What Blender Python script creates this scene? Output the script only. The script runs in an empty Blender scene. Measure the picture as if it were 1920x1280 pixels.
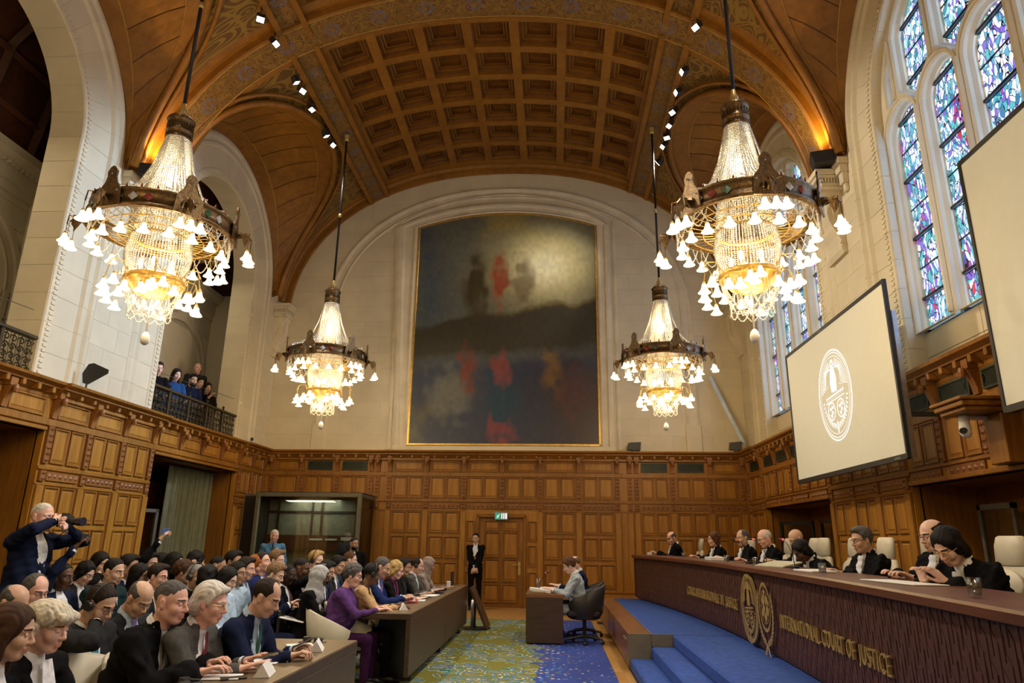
import bpy, math, random
import numpy as np
from mathutils import Matrix, Vector
PI = math.pi
rnd = random.Random(7)
S = bpy.context.scene
COL = S.collection
# ------------------------------------------------------------ camera, world, exposure
cam = bpy.data.cameras.new('camera'); cam.sensor_width = 36; cam.lens = 1290/1920*36; cam.clip_end = 200
co = bpy.data.objects.new('camera', cam); COL.objects.link(co); S.camera = co
_d = np.array([80, -374, -1290.]); _d /= np.linalg.norm(_d)
_u = np.array([62, 4490, -1290.]); _u -= _u.dot(_d)*_d; _u /= np.linalg.norm(_u)
_r = np.cross(_d, _u)
m = Matrix.Identity(4)
for i, row in enumerate((_r, _d, _u)):
    for j in range(3): m[i][j] = row[j]
m.translation = (1.37, 0, 1.62); co.matrix_world = m
S.view_settings.view_transform = 'Standard'; S.view_settings.look = 'None'
S.view_settings.gamma = 1; S.view_settings.use_curve_mapping = False
S.view_settings.exposure = 0.0
S.cycles.use_denoising = True
S.cycles.max_bounces = 5; S.cycles.diffuse_bounces = 3; S.cycles.glossy_bounces = 2
S.cycles.transmission_bounces = 4; S.cycles.transparent_max_bounces = 6
S.cycles.sample_clamp_indirect = 4
S.cycles.caustics_reflective = False; S.cycles.caustics_refractive = False
w = bpy.data.worlds.new('world'); S.world = w; w.use_nodes = True
w.node_tree.nodes['Background'].inputs[0].default_value = (.9, .8, .66, 1)
w.node_tree.nodes['Background'].inputs[1].default_value = .10

def light(kind, name, loc, energy, color, target=None, size=.2, angle=60, blend=.5):
    l = bpy.data.lights.new(name, kind); l.energy = energy; l.color = color
    if kind == 'AREA': l.size = size
    else: l.shadow_soft_size = size
    if kind == 'SPOT': l.spot_size = math.radians(angle); l.spot_blend = blend
    o = bpy.data.objects.new(name, l); COL.objects.link(o); o.location = loc
    if target is not None:
        o.rotation_euler = (Vector(target)-Vector(loc)).to_track_quat('-Z', 'Y').to_euler()
    return o
WARM = (1, .74, .40); COOL = (1, .88, .70)
CHAND = [(-3.85, 8.15), (3.80, 8.15), (-3.85, 15.05), (3.80, 15.05), (-3.85, 1.25), (3.80, 1.25)]
for x, y in CHAND:
    light('POINT', 'chandelier_glow', (x, y, 6.35), 75, WARM, size=.2)
    light('POINT', 'chandelier_glow', (x, y, 4.55), 120, WARM, size=.55)
    light('POINT', 'chandelier_glow', (x, y, 5.15), 45, WARM, size=.12)
# ceiling floodlights on the tracks (positions reused for the lamp bodies)
SPOTS = [(-4.15, 10.5, -1.2, 5.5, .5), (-4.15, 11.15, 3.2, 10, 1), (-4.15, 12.3, 0, 16, 1), (-4.15, 12.67, 4.5, 8, .8), (-4.15, 13.3, 0.5, 12, .6),
         (-4.15, 14.33, -1, 17.5, 2.5), (-4.15, 14.8, 4.8, 12, .8),
         (4.12, 11.1, -3, 6.5, .8), (4.12, 12.4, -5.9, 11.4, 5), (4.12, 13.1, -6.3, 11.8, 6), (4.12, 13.8, -2.5, 9.5, .8), (4.12, 14.3, -1.2, 12.5, .8),
         (4.12, 14.8, 2.5, 11.5, .5), (4.12, 15.2, -4.5, 14, .8), (4.12, 15.95, 0.3, 18.4, 8.5)]
for i, (x, y, tx, ty, tz) in enumerate(SPOTS):
    z = 7.6+4.6*(1-abs(x/6.25)**2.2)**(1/2.2)-.32
    light('SPOT', 'flood_and_fill_beam', (x, y, z), 430 if i not in (8, 9) else 2900, (1, .90, .76) if i not in (8, 9) else (.50, .70, 1), (tx, ty, tz), size=.08, angle=52 if i not in (8, 9) else 42, blend=.7)
for x, y in ((-4.1, 4.5), (-4.1, 6.5), (4.1, 3.5), (4.1, 5.8), (4.1, 7.2)):
    light('SPOT', 'flood_and_fill_beam', (x, y, 10.8), 620, (1, .90, .76), (-x*.45, y+1.6, .8), size=.1, angle=62, blend=.7)
for x, y, tx, ty in ((4.1, 8.6, -1.6, 5.0), (4.1, 9.4, -1.5, 8.5), (-4.1, 9.0, 4.3, 6.5)):  # extra fill beams without lamp bodies, added to brighten audience and bench
    light('SPOT', 'flood_and_fill_beam', (x, y, 10.75), 900, (1, .92, .82), (tx, ty, 1.1), size=.08, angle=38, blend=.7)
light('SPOT', 'flood_and_fill_beam', (-4.1, 12.2, 10.85), 2600, (1, .88, .70), (6.4, 11.2, 6.2), size=.08, angle=40, blend=.8)
light('SPOT', 'flood_and_fill_beam', (4.1, 10.2, 10.85), 800, (1, .92, .82), (-3.2, 14.0, 1.4), size=.08, angle=30, blend=.7)  # added fill beam, no lamp body: brightens the guards by the booth
# warm uplights standing on the corbels
for s in (-1, 1):
    for y, e in ((11.6, 150 if s > 0 else 230), (4.7, 80)):
        light('SPOT', 'corbel_uplight_beam', (s*6.08, y-.62, 8.30), e*.8, (1, .66, .24), (s*5.3, y-.25, 12), size=.06, angle=125, blend=.8)
# daylight pressing in through the tall windows
for yc in (15.05, 8.15, 1.25):
    a = light('AREA', 'window_daylight', (6.755, yc, 6.9), 95, (.30, .52, 1), (0, yc, 6.9), size=3.2); a.data.shape = 'RECTANGLE'; a.data.size = 3.2; a.data.size_y = 5

# ------------------------------------------------------------ materials
MATS = {}
def nt(name):
    mt = bpy.data.materials.new(name); mt.use_nodes = True; t = mt.node_tree
    return mt, t, t.nodes['Principled BSDF']
def nd(t, kind, **kw):
    n = t.nodes.new(kind)
    for k, v in kw.items():
        if hasattr(n, k): setattr(n, k, v)
        else: n.inputs[k.replace('_', ' ')].default_value = v
    return n
def ramp(t, fac, stops, interp='LINEAR'):
    r = t.nodes.new('ShaderNodeValToRGB'); r.color_ramp.interpolation = interp
    e = r.color_ramp.elements
    while len(e) > 1: e.remove(e[-1])
    e[0].position = stops[0][0]; e[0].color = (*stops[0][1], 1)
    for p, c in stops[1:]:
        k = e.new(p); k.color = (*c, 1)
    t.links.new(fac, r.inputs[0]); return r.outputs[0]
def coords(t, scale=(1, 1, 1), rot=(0, 0, 0), kind='Object'):
    c = t.nodes.new('ShaderNodeTexCoord'); mp = t.nodes.new('ShaderNodeMapping')
    mp.inputs['Scale'].default_value = scale; mp.inputs['Rotation'].default_value = rot
    t.links.new(c.outputs[kind], mp.inputs[0]); return mp.outputs[0]
def bump(t, b, h, strength=.3, dist=.01):
    n = t.nodes.new('ShaderNodeBump'); n.inputs['Strength'].default_value = strength; n.inputs['Distance'].default_value = dist
    t.links.new(h, n.inputs['Height']); t.links.new(n.outputs[0], b.inputs['Normal'])
def plain(name, c, rough=.6, metal=0, var=.12, sc=8, bmp=0, emit=None, es=1, spec=None, sheen=0):
    if name in MATS: return MATS[name]
    mt, t, b = nt(name)
    b.inputs['Roughness'].default_value = rough; b.inputs['Metallic'].default_value = metal
    n = nd(t, 'ShaderNodeTexNoise'); n.inputs['Scale'].default_value = sc; n.inputs['Detail'].default_value = 3
    t.links.new(coords(t), n.inputs['Vector'])
    lo = tuple(max(0, x*(1-var)) for x in c); hi = tuple(min(1, x*(1+var)) for x in c)
    t.links.new(ramp(t, n.outputs['Fac'], [(.3, lo), (.7, hi)]), b.inputs['Base Color'])
    if bmp: bump(t, b, n.outputs['Fac'], bmp)
    if emit: b.inputs['Emission Color'].default_value = (*emit, 1); b.inputs['Emission Strength'].default_value = es
    if spec is not None: b.inputs['Specular IOR Level'].default_value = spec
    if sheen: b.inputs['Sheen Weight'].default_value = sheen
    MATS[name] = mt; return mt
def wood(name, c1, c2, rough=.42, scale=(14, 14, 1.2), bmp=.15):
    if name in MATS: return MATS[name]
    mt, t, b = nt(name)
    n = nd(t, 'ShaderNodeTexNoise'); n.inputs['Scale'].default_value = 1.6; n.inputs['Detail'].default_value = 6; n.inputs['Distortion'].default_value = .6
    t.links.new(coords(t, scale), n.inputs['Vector'])
    n2 = nd(t, 'ShaderNodeTexNoise'); n2.inputs['Scale'].default_value = .9; n2.inputs['Detail'].default_value = 2
    t.links.new(coords(t, (1, 1, .7)), n2.inputs['Vector'])
    mx = nd(t, 'ShaderNodeMath', operation='MULTIPLY_ADD'); mx.inputs[1].default_value = .6
    t.links.new(n.outputs['Fac'], mx.inputs[0])
    m3 = nd(t, 'ShaderNodeMath', operation='MULTIPLY'); m3.inputs[1].default_value = .4
    t.links.new(n2.outputs['Fac'], m3.inputs[0]); t.links.new(m3.outputs[0], mx.inputs[2])
    oi = t.nodes.new('ShaderNodeObjectInfo')
    m4 = nd(t, 'ShaderNodeMath', operation='MULTIPLY_ADD'); m4.inputs[1].default_value = .10; 
    t.links.new(oi.outputs['Random'], m4.inputs[0]); t.links.new(mx.outputs[0], m4.inputs[2])
    t.links.new(ramp(t, m4.outputs[0], [(.38, c1), (.70, c2)]), b.inputs['Base Color'])
    b.inputs['Roughness'].default_value = rough
    bump(t, b, n.outputs['Fac'], bmp, .003)
    MATS[name] = mt; return mt
OAK = wood('golden_oak', (.27, .110, .010), (.46, .205, .024))
OAKD = wood('oak_moulding', (.19, .072, .008), (.35, .148, .018))
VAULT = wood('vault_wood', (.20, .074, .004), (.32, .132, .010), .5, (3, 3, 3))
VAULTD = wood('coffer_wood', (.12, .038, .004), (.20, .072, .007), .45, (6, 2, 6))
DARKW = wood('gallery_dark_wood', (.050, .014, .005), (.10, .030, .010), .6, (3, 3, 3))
DESKW = wood('walnut_desk', (.040, .022, .013), (.075, .042, .026), .38, (2, 14, 14), .1)
DESKT = wood('desk_top_wood', (.115, .078, .040), (.17, .12, .068), .35, (14, 1.5, 14), .08)
BENCHW = wood('dark_red_bench_wood', (.055, .018, .011), (.105, .038, .023), .5, (20, 20, 2), .1)
BENCHT = wood('bench_top_wood', (.09, .030, .014), (.15, .052, .024), .38, (10, 1, 10), .08)
FLOORW = wood('floor_oak', (.38, .19, .05), (.60, .34, .11), .3, (1.5, 12, 12), .08)
PLATW = wood('platform_cherry', (.17, .070, .030), (.26, .11, .05), .3, (12, 1, 12), .06)
GOLDLINE = plain('gilt_line', (.42, .24, .05), .4, .4)
CARVE = wood('carved_oak', (.15, .052, .009), (.34, .135, .026), .5, (30, 30, 30), .6)
def stone(name, c, var=.07):
    mt, t, b = nt(name)
    n = nd(t, 'ShaderNodeTexNoise'); n.inputs['Scale'].default_value = 2.2; n.inputs['Detail'].default_value = 8
    t.links.new(coords(t), n.inputs['Vector'])
    oi = t.nodes.new('ShaderNodeObjectInfo')
    a = nd(t, 'ShaderNodeMath', operation='MULTIPLY_ADD'); a.inputs[1].default_value = .22
    t.links.new(oi.outputs['Random'], a.inputs[0]); t.links.new(n.outputs['Fac'], a.inputs[2])
    t.links.new(ramp(t, a.outputs[0], [(.35, tuple(x*(1-var) for x in c)), (.85, tuple(min(1, x*(1+var)) for x in c))]), b.inputs['Base Color'])
    b.inputs['Roughness'].default_value = .85
    bump(t, b, n.outputs['Fac'], .25, .006); MATS[name] = mt; return mt
STONE = stone('cream_limestone', (.70, .61, .43))
STONEJ = stone('stone_joint', (.64, .56, .40))
STONEC = stone('carved_limestone', (.72, .63, .46), .14)
DBRONZE = plain('dark_bronze', (.055, .042, .022), .45, .6, .3, 30, .3)
BRONZE = plain('aged_bronze', (.20, .125, .055), .38, .85, .35, 30, .4)
BRASS = plain('brass', (.62, .44, .15), .38, .45, .15)
GILT = plain('gilt', (.72, .46, .12), .35, .6, .2)
BLACK = plain('black_metal', (.012, .012, .013), .4, .3)
BLACKP = plain('black_plastic', (.018, .018, .020), .45)
GREY = plain('grey_metal', (.16, .155, .13), .4, .5)
SILVER = plain('brushed_steel', (.45, .46, .48), .3, .9)
WHITE = plain('white_paint', (.75, .75, .73), .45, var=.04)
PAPER = plain('white_paper', (.80, .80, .78), .7, var=.03)
CREAM = plain('cream_leather', (.60, .55, .43), .42, var=.06, bmp=.1)
BLKLEA = plain('black_leather', (.022, .019, .017), .38, var=.1, bmp=.1)
def crystal():
    mt, t, b = nt('crystal_beads')
    b.inputs['Base Color'].default_value = (.92, .90, .84, 1); b.inputs['Roughness'].default_value = .12
    b.inputs['Transmission Weight'].default_value = .15; b.inputs['IOR'].default_value = 1.5
    b.inputs['Subsurface Weight'].default_value = 0
    return mt
CRYST = crystal()
def emitter(name, c, s):
    mt, t, b = nt(name); b.inputs['Base Color'].default_value = (*c, 1)
    b.inputs['Emission Color'].default_value = (*c, 1); b.inputs['Emission Strength'].default_value = s
    return mt
SHADE = emitter('lit_glass_shade', (1, .80, .48), 3.0)
BULB = emitter('lit_bulb', (1, .82, .5), 14)
FLOOD = emitter('lit_floodlight', (.9, .96, 1), 9)
def glassmat(name, c, alpha, rough=.05):
    mt, t, b = nt(name); out = t.nodes['Material Output']
    tr = t.nodes.new('ShaderNodeBsdfTransparent'); tr.inputs[0].default_value = (*c, 1)
    gl = t.nodes.new('ShaderNodeBsdfGlossy'); gl.inputs['Roughness'].default_value = rough
    mx = t.nodes.new('ShaderNodeMixShader'); mx.inputs[0].default_value = alpha
    t.links.new(tr.outputs[0], mx.inputs[1]); t.links.new(gl.outputs[0], mx.inputs[2]); t.links.new(mx.outputs[0], out.inputs[0])
    return mt
GLASS = glassmat('clear_glass', (.80, .84, .82), .10)
TUMBLER = glassmat('tumbler_glass', (.86, .9, .9), .22)
def stained():
    mt, t, b = nt('stained_glass'); v = coords(t, (1, 1, .55))
    cells = nd(t, 'ShaderNodeTexVoronoi', feature='F1'); cells.inputs['Scale'].default_value = 14
    edge = nd(t, 'ShaderNodeTexVoronoi', feature='DISTANCE_TO_EDGE'); edge.inputs['Scale'].default_value = 14
    wob = nd(t, 'ShaderNodeTexNoise'); wob.inputs['Scale'].default_value = 5
    t.links.new(v, wob.inputs['Vector'])
    add = nd(t, 'ShaderNodeVectorMath', operation='MULTIPLY_ADD'); add.inputs[1].default_value = (.22, .22, .22)
    t.links.new(wob.outputs['Color'], add.inputs[0]); t.links.new(v, add.inputs[2])
    for k in (cells, edge): t.links.new(add.outputs[0], k.inputs['Vector'])
    big = nd(t, 'ShaderNodeTexNoise'); big.inputs['Scale'].default_value = 1.9; big.inputs['Detail'].default_value = 2
    t.links.new(v, big.inputs['Vector'])
    sep = nd(t, 'ShaderNodeSeparateColor'); t.links.new(cells.outputs['Color'], sep.inputs[0])
    mm = nd(t, 'ShaderNodeMath', operation='MULTIPLY_ADD'); mm.inputs[1].default_value = .5
    t.links.new(sep.outputs[0], mm.inputs[0])
    m2 = nd(t, 'ShaderNodeMath', operation='MULTIPLY_ADD'); m2.inputs[1].default_value = 1.5; m2.inputs[2].default_value = -.5
    t.links.new(big.outputs['Fac'], m2.inputs[0]); t.links.new(m2.outputs[0], mm.inputs[2])
    col = ramp(t, mm.outputs[0], [(0, (.04, .26, .36)), (.12, (.40, .75, .90)), (.22, (.80, .88, 1)), (.30, (.12, .42, .60)), (.38, (.9, .92, 1)), (.46, (.22, .15, .65)), (.53, (.72, .76, 1)), (.60, (.04, .20, .42)),
                                  (.66, (.10, .50, .55)), (.74, (.85, .85, 1)), (.80, (.35, .08, .50)), (.87, (.60, .04, .07)), (.94, (.08, .08, .40))], 'CONSTANT')
    ln = nd(t, 'ShaderNodeMath', operation='GREATER_THAN'); ln.inputs[1].default_value = .04
    t.links.new(edge.outputs['Distance'], ln.inputs[0])
    st = nd(t, 'ShaderNodeMath', operation='MULTIPLY'); st.inputs[1].default_value = 1.25
    t.links.new(ln.outputs[0], st.inputs[0])
    t.links.new(col, b.inputs['Emission Color']); t.links.new(st.outputs[0], b.inputs['Emission Strength'])
    b.inputs['Base Color'].default_value = (.01, .01, .012, 1); b.inputs['Roughness'].default_value = .3
    return mt
STAIN = stained()
def painted(name, base, gold, blue, k=5.5, medal=True):
    """painted scroll ornament: UV.x runs along the band in metres, UV.y across"""
    mt, t, b = nt(name); v = coords(t, kind='UV')
    wv = nd(t, 'ShaderNodeTexNoise'); wv.inputs['Scale'].default_value = k*.8; wv.inputs['Detail'].default_value = 1
    t.links.new(v, wv.inputs['Vector'])
    add = nd(t, 'ShaderNodeVectorMath', operation='MULTIPLY_ADD'); add.inputs[1].default_value = (.35, .35, 0)
    t.links.new(wv.outputs['Color'], add.inputs[0]); t.links.new(v, add.inputs[2])
    vo = nd(t, 'ShaderNodeTexVoronoi', feature='DISTANCE_TO_EDGE'); vo.inputs['Scale'].default_value = k
    t.links.new(add.outputs[0], vo.inputs['Vector'])
    f = nd(t, 'ShaderNodeTexVoronoi', feature='F1'); f.inputs['Scale'].default_value = k
    t.links.new(add.outputs[0], f.inputs['Vector'])
    sn = nd(t, 'ShaderNodeMath', operation='SINE'); ml = nd(t, 'ShaderNodeMath', operation='MULTIPLY'); ml.inputs[1].default_value = 34
    t.links.new(f.outputs['Distance'], ml.inputs[0]); t.links.new(ml.outputs[0], sn.inputs[0])
    c1 = ramp(t, sn.outputs[0], [(.25, base), (.5, gold), (.85, gold)])
    r2 = ramp(t, vo.outputs['Distance'], [(.03, (1, 1, 1)), (.06, (0, 0, 0))])
    mx = nd(t, 'ShaderNodeMix', data_type='RGBA'); t.links.new(r2, mx.inputs[0]); t.links.new(c1, mx.inputs[6]); mx.inputs[7].default_value = (*gold, 1)
    out = mx.outputs[2]
    if medal:
        sp = nd(t, 'ShaderNodeSeparateXYZ'); t.links.new(v, sp.inputs[0])
        mo = nd(t, 'ShaderNodeMath', operation='PINGPONG'); mo.inputs[1].default_value = .5
        t.links.new(sp.outputs[0], mo.inputs[0])
        p = nd(t, 'ShaderNodeMath', operation='MULTIPLY'); t.links.new(mo.outputs[0], p.inputs[0]); t.links.new(mo.outputs[0], p.inputs[1])
        q = nd(t, 'ShaderNodeMath', operation='MULTIPLY'); t.links.new(sp.outputs[1], q.inputs[0]); t.links.new(sp.outputs[1], q.inputs[1])
        sm = nd(t, 'ShaderNodeMath', operation='ADD'); t.links.new(p.outputs[0], sm.inputs[0]); t.links.new(q.outputs[0], sm.inputs[1])
        sq = nd(t, 'ShaderNodeMath', operation='SQRT'); t.links.new(sm.outputs[0], sq.inputs[0])
        ring = ramp(t, sq.outputs[0], [(0, (.7,)*3), (.05, (0,)*3), (.09, (0,)*3), (.10, (.8,)*3), (.15, (.8,)*3), (.18, (0,)*3)])
        nz = nd(t, 'ShaderNodeTexNoise'); nz.inputs['Scale'].default_value = 22; t.links.new(v, nz.inputs['Vector'])
        g = nd(t, 'ShaderNodeMath', operation='GREATER_THAN'); g.inputs[1].default_value = .48; t.links.new(nz.outputs['Fac'], g.inputs[0])
        mu = nd(t, 'ShaderNodeMath', operation='MULTIPLY'); t.links.new(ring, mu.inputs[0]); t.links.new(g.outputs[0], mu.inputs[1])
        m3 = nd(t, 'ShaderNodeMix', data_type='RGBA'); t.links.new(mu.outputs[0], m3.inputs[0]); t.links.new(out, m3.inputs[6]); m3.inputs[7].default_value = (*blue, 1)
        out = m3.outputs[2]
    t.links.new(out, b.inputs['Base Color']); b.inputs['Roughness'].default_value = .55
    return mt
BAND = painted('painted_arch_band', (.15, .062, .010), (.26, .145, .024), (.13, .13, .24))
SCROLL = painted('painted_scrollwork', (.13, .060, .012), (.26, .155, .025), (.13, .13, .20), 2.6, False)
def carpet():
    mt, t, b = nt('patterned_carpet'); v = coords(t, (1, 1, 1))
    wv = nd(t, 'ShaderNodeTexNoise'); wv.inputs['Scale'].default_value = 2.2; t.links.new(v, wv.inputs['Vector'])
    add = nd(t, 'ShaderNodeVectorMath', operation='MULTIPLY_ADD'); add.inputs[1].default_value = (.5, .5, 0)
    t.links.new(wv.outputs['Color'], add.inputs[0]); t.links.new(v, add.inputs[2])
    f = nd(t, 'ShaderNodeTexVoronoi', feature='F1'); f.inputs['Scale'].default_value = 2.9; t.links.new(add.outputs[0], f.inputs['Vector'])
    f2 = nd(t, 'ShaderNodeTexVoronoi', feature='F1'); f2.inputs['Scale'].default_value = 5.5; t.links.new(add.outputs[0], f2.inputs['Vector'])
    sep = nd(t, 'ShaderNodeSeparateColor'); t.links.new(f2.outputs['Color'], sep.inputs[0])
    rings = nd(t, 'ShaderNodeMath', operation='MULTIPLY_ADD'); rings.inputs[1].default_value = 1.25
    t.links.new(f.outputs['Distance'], rings.inputs[0])
    hh = nd(t, 'ShaderNodeMath', operation='MULTIPLY'); hh.inputs[1].default_value = .35; t.links.new(sep.outputs[0], hh.inputs[0]); t.links.new(hh.outputs[0], rings.inputs[2])
    lime, teal, sky, cream, navy, red = (.15, .14, .012), (.01, .15, .13), (.06, .20, .46), (.46, .46, .30), (.012, .025, .10), (.22, .05, .03)
    c1 = ramp(t, rings.outputs[0], [(0, red), (.13, sky), (.25, navy), (.27, cream), (.33, teal), (.39, lime), (.50, navy), (.512, cream), (.56, lime), (.65, sky), (.71, navy), (.722, lime), (.82, teal), (.88, cream), (.92, lime)], 'CONSTANT')
    # blue field with small flecks towards the bench
    fl = nd(t, 'ShaderNodeTexVoronoi', feature='F1'); fl.inputs['Scale'].default_value = 13; t.links.new(v, fl.inputs['Vector'])
    s2 = nd(t, 'ShaderNodeSeparateColor'); t.links.new(fl.outputs['Color'], s2.inputs[0])
    fc = ramp(t, s2.outputs[0], [(0, lime), (.3, cream), (.5, sky), (.7, red), (.8, (.03, .06, .3))], 'CONSTANT')
    near = nd(t, 'ShaderNodeMath', operation='LESS_THAN'); t.links.new(fl.outputs['Distance'], near.inputs[0])
    sx = nd(t, 'ShaderNodeSeparateXYZ'); t.links.new(v, sx.inputs[0])
    mr = nd(t, 'ShaderNodeMapRange'); mr.inputs[1].default_value = .9; mr.inputs[2].default_value = 2.1; mr.inputs[3].default_value = .45; mr.inputs[4].default_value = .16
    t.links.new(sx.outputs[0], mr.inputs[0]); t.links.new(mr.outputs[0], near.inputs[1])
    m1 = nd(t, 'ShaderNodeMix', data_type='RGBA'); t.links.new(near.outputs[0], m1.inputs[0]); m1.inputs[6].default_value = (.018, .045, .26, 1); t.links.new(fc, m1.inputs[7])
    bw = nd(t, 'ShaderNodeTexNoise'); bw.inputs['Scale'].default_value = 1.6; t.links.new(v, bw.inputs['Vector'])
    ad = nd(t, 'ShaderNodeMath', operation='MULTIPLY_ADD'); ad.inputs[1].default_value = 1.6; t.links.new(bw.outputs['Fac'], ad.inputs[0]); t.links.new(sx.outputs[0], ad.inputs[2])
    gt = nd(t, 'ShaderNodeMath', operation='GREATER_THAN'); gt.inputs[1].default_value = 1.85; t.links.new(ad.outputs[0], gt.inputs[0])
    m2 = nd(t, 'ShaderNodeMix', data_type='RGBA'); t.links.new(gt.outputs[0], m2.inputs[0]); t.links.new(c1, m2.inputs[6]); t.links.new(m1.outputs[2], m2.inputs[7])
    t.links.new(m2.outputs[2], b.inputs['Base Color']); b.inputs['Roughness'].default_value = .95
    nz = nd(t, 'ShaderNodeTexNoise'); nz.inputs['Scale'].default_value = 90; t.links.new(v, nz.inputs['Vector']); bump(t, b, nz.outputs['Fac'], .5, .01)
    return mt
CARPET = carpet()
BLUEC = plain('blue_carpet', (.022, .070, .31), .95, var=.25, sc=14, bmp=.4)
def vcolmat(name, rough=.6):
    mt, t, b = nt(name); a = t.nodes.new('ShaderNodeVertexColor'); a.layer_name = 'Col'
    t.links.new(a.outputs[0], b.inputs['Base Color']); b.inputs['Roughness'].default_value = rough
    return mt

# ------------------------------------------------------------ mesh helpers
class MB:
    def __init__(s): s.v = []; s.f = []; s.mi = []; s.uv = {}
    def add(s, v, f, mi=0):
        n = len(s.v); s.v.extend([tuple(p) for p in v])
        for q in f: s.f.append(tuple(i+n for i in q)); s.mi.append(mi)
        return s
    def box(s, x0, x1, y0, y1, z0, z1, mi=0):
        v = [(x, y, z) for x in (x0, x1) for y in (y0, y1) for z in (z0, z1)]
        return s.add(v, [(0, 1, 3, 2), (4, 6, 7, 5), (0, 4, 5, 1), (2, 3, 7, 6), (0, 2, 6, 4), (1, 5, 7, 3)], mi)
    def bbox(s, x0, x1, y0, y1, z0, z1, b=.01, mi=0):
        """box with chamfered edges"""
        b = min(b, (x1-x0)*.45, (y1-y0)*.45, (z1-z0)*.45)
        rings = []
        for z, k in ((z0, b), (z0+b, 0), (z1-b, 0), (z1, b)):
            a = [(x0+k, y0+b), (x0+b, y0+k), (x1-b, y0+k), (x1-k, y0+b), (x1-k, y1-b), (x1-b, y1-k), (x0+b, y1-k), (x0+k, y1-b)]
            if k: a = [(x0+b, y0+b), (x0+b, y0+b), (x1-b, y0+b), (x1-b, y0+b), (x1-b, y1-b), (x1-b, y1-b), (x0+b, y1-b), (x0+b, y1-b)]
            rings.append([(x, y, z) for x, y in a])
        v = sum(rings, []); f = []
        for r in range(3):
            for i in range(8):
                j = (i+1) % 8; f.append((r*8+i, r*8+j, r*8+8+j, r*8+8+i))
        f.append((6, 4, 2, 0)); f.append((24, 26, 28, 30))
        return s.add(v, f, mi)
    def tube(s, pts, r, n=6, mi=0, closed=False, cap=True):
        pts = [Vector(p) for p in pts]; N = len(pts)
        rr = r if hasattr(r, '__len__') else [r]*N
        v = []; up = Vector((0, 0, 1)); prev = None
        for i, p in enumerate(pts):
            if closed: d = pts[(i+1) % N]-pts[i-1]
            else: d = pts[min(i+1, N-1)]-pts[max(i-1, 0)]
            d.normalize()
            a = (prev - d*prev.dot(d)) if prev is not None else (up.cross(d) if abs(d.z) < .95 else Vector((1, 0, 0)).cross(d))
            if a.length < 1e-6: a = Vector((1, 0, 0)).cross(d)
            a.normalize(); prev = a; b = d.cross(a)
            for k in range(n):
                t = 2*PI*k/n; v.append(p+(a*math.cos(t)+b*math.sin(t))*rr[i])
        f = []
        M = N if closed else N-1
        for i in range(M):
            j = (i+1) % N
            for k in range(n):
                l = (k+1) % n; f.append((i*n+k, i*n+l, j*n+l, j*n+k))
        if cap and not closed: f.append(tuple(range(n-1, -1, -1))); f.append(tuple((N-1)*n+k for k in range(n)))
        return s.add(v, f, mi)
    def lathe(s, prof, n=16, c=(0, 0, 0), mi=0, a0=0, a1=2*PI):
        full = abs(a1-a0-2*PI) < 1e-6; m = n if full else n+1; v = []
        for r, z in prof:
            for k in range(m):
                t = a0+(a1-a0)*k/n; v.append((c[0]+r*math.cos(t), c[1]+r*math.sin(t), c[2]+z))
        f = []
        for i in range(len(prof)-1):
            for k in range(n):
                l = (k+1) % m; f.append((i*m+k, i*m+l, i*m+m+l, i*m+m+k))
        return s.add(v, f, mi)
    def prism(s, poly, h0, h1, axis='z', mi=0):
        n = len(poly)
        def P(a, b, h): return (a, b, h) if axis == 'z' else ((a, h, b) if axis == 'y' else (h, a, b))
        v = [P(a, b, h0) for a, b in poly]+[P(a, b, h1) for a, b in poly]
        f = [tuple(range(n-1, -1, -1)), tuple(range(n, 2*n))]+[(i, (i+1) % n, n+(i+1) % n, n+i) for i in range(n)]
        return s.add(v, f, mi)
    def grid(s, P, mi=0, flip=False):
        """P: array (a,b,3)"""
        P = np.asarray(P); a, b = P.shape[:2]
        f = [(i*b+j, i*b+j+1, (i+1)*b+j+1, (i+1)*b+j) for i in range(a-1) for j in range(b-1)]
        if flip: f = [q[::-1] for q in f]
        return s.add(P.reshape(-1, 3), f, mi)
    def mesh(s, name, mats, smooth=False):
        me = bpy.data.meshes.new(name); me.from_pydata(s.v, [], s.f)
        for mt in (mats if isinstance(mats, (list, tuple)) else [mats]): me.materials.append(mt)
        if any(s.mi): me.polygons.foreach_set('material_index', s.mi)
        if smooth: me.polygons.foreach_set('use_smooth', [True]*len(s.f))
        me.update(); return me
    def obj(s, name, mats, parent=None, smooth=False, **kw):
        return link(name, s.mesh(name, mats, smooth), parent, **kw)
def link(name, me, parent=None, loc=None, rotz=None, rot=None, scale=None, **kw):
    o = bpy.data.objects.new(name, me); COL.objects.link(o)
    if parent is not None: o.parent = parent
    if loc is not None: o.location = loc
    if rotz is not None: o.rotation_euler = (0, 0, rotz)
    if rot is not None: o.rotation_euler = rot
    if scale is not None: o.scale = scale if hasattr(scale, '__len__') else (scale,)*3
    for k, v in kw.items(): o[k] = v
    return o
def tag(o, label=None, cat=None, group=None, kind=None):
    if label: o['label'] = label
    if cat: o['category'] = cat
    if group: o['group'] = group
    if kind: o['kind'] = kind
    return o
def thing(name, label, cat, loc=(0, 0, 0), rotz=0, group=None, scale=1):
    o = bpy.data.objects.new(name, None); COL.objects.link(o); o.location = loc; o.rotation_euler = (0, 0, rotz); o.scale = (scale,)*3
    o.empty_display_size = .1
    return tag(o, label, cat, group)
def struct(name, loc=(0, 0, 0), rotz=0, label=None):
    o = bpy.data.objects.new(name, None); COL.objects.link(o); o.location = loc; o.rotation_euler = (0, 0, rotz)
    return tag(o, label, None, None, 'structure')
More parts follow.
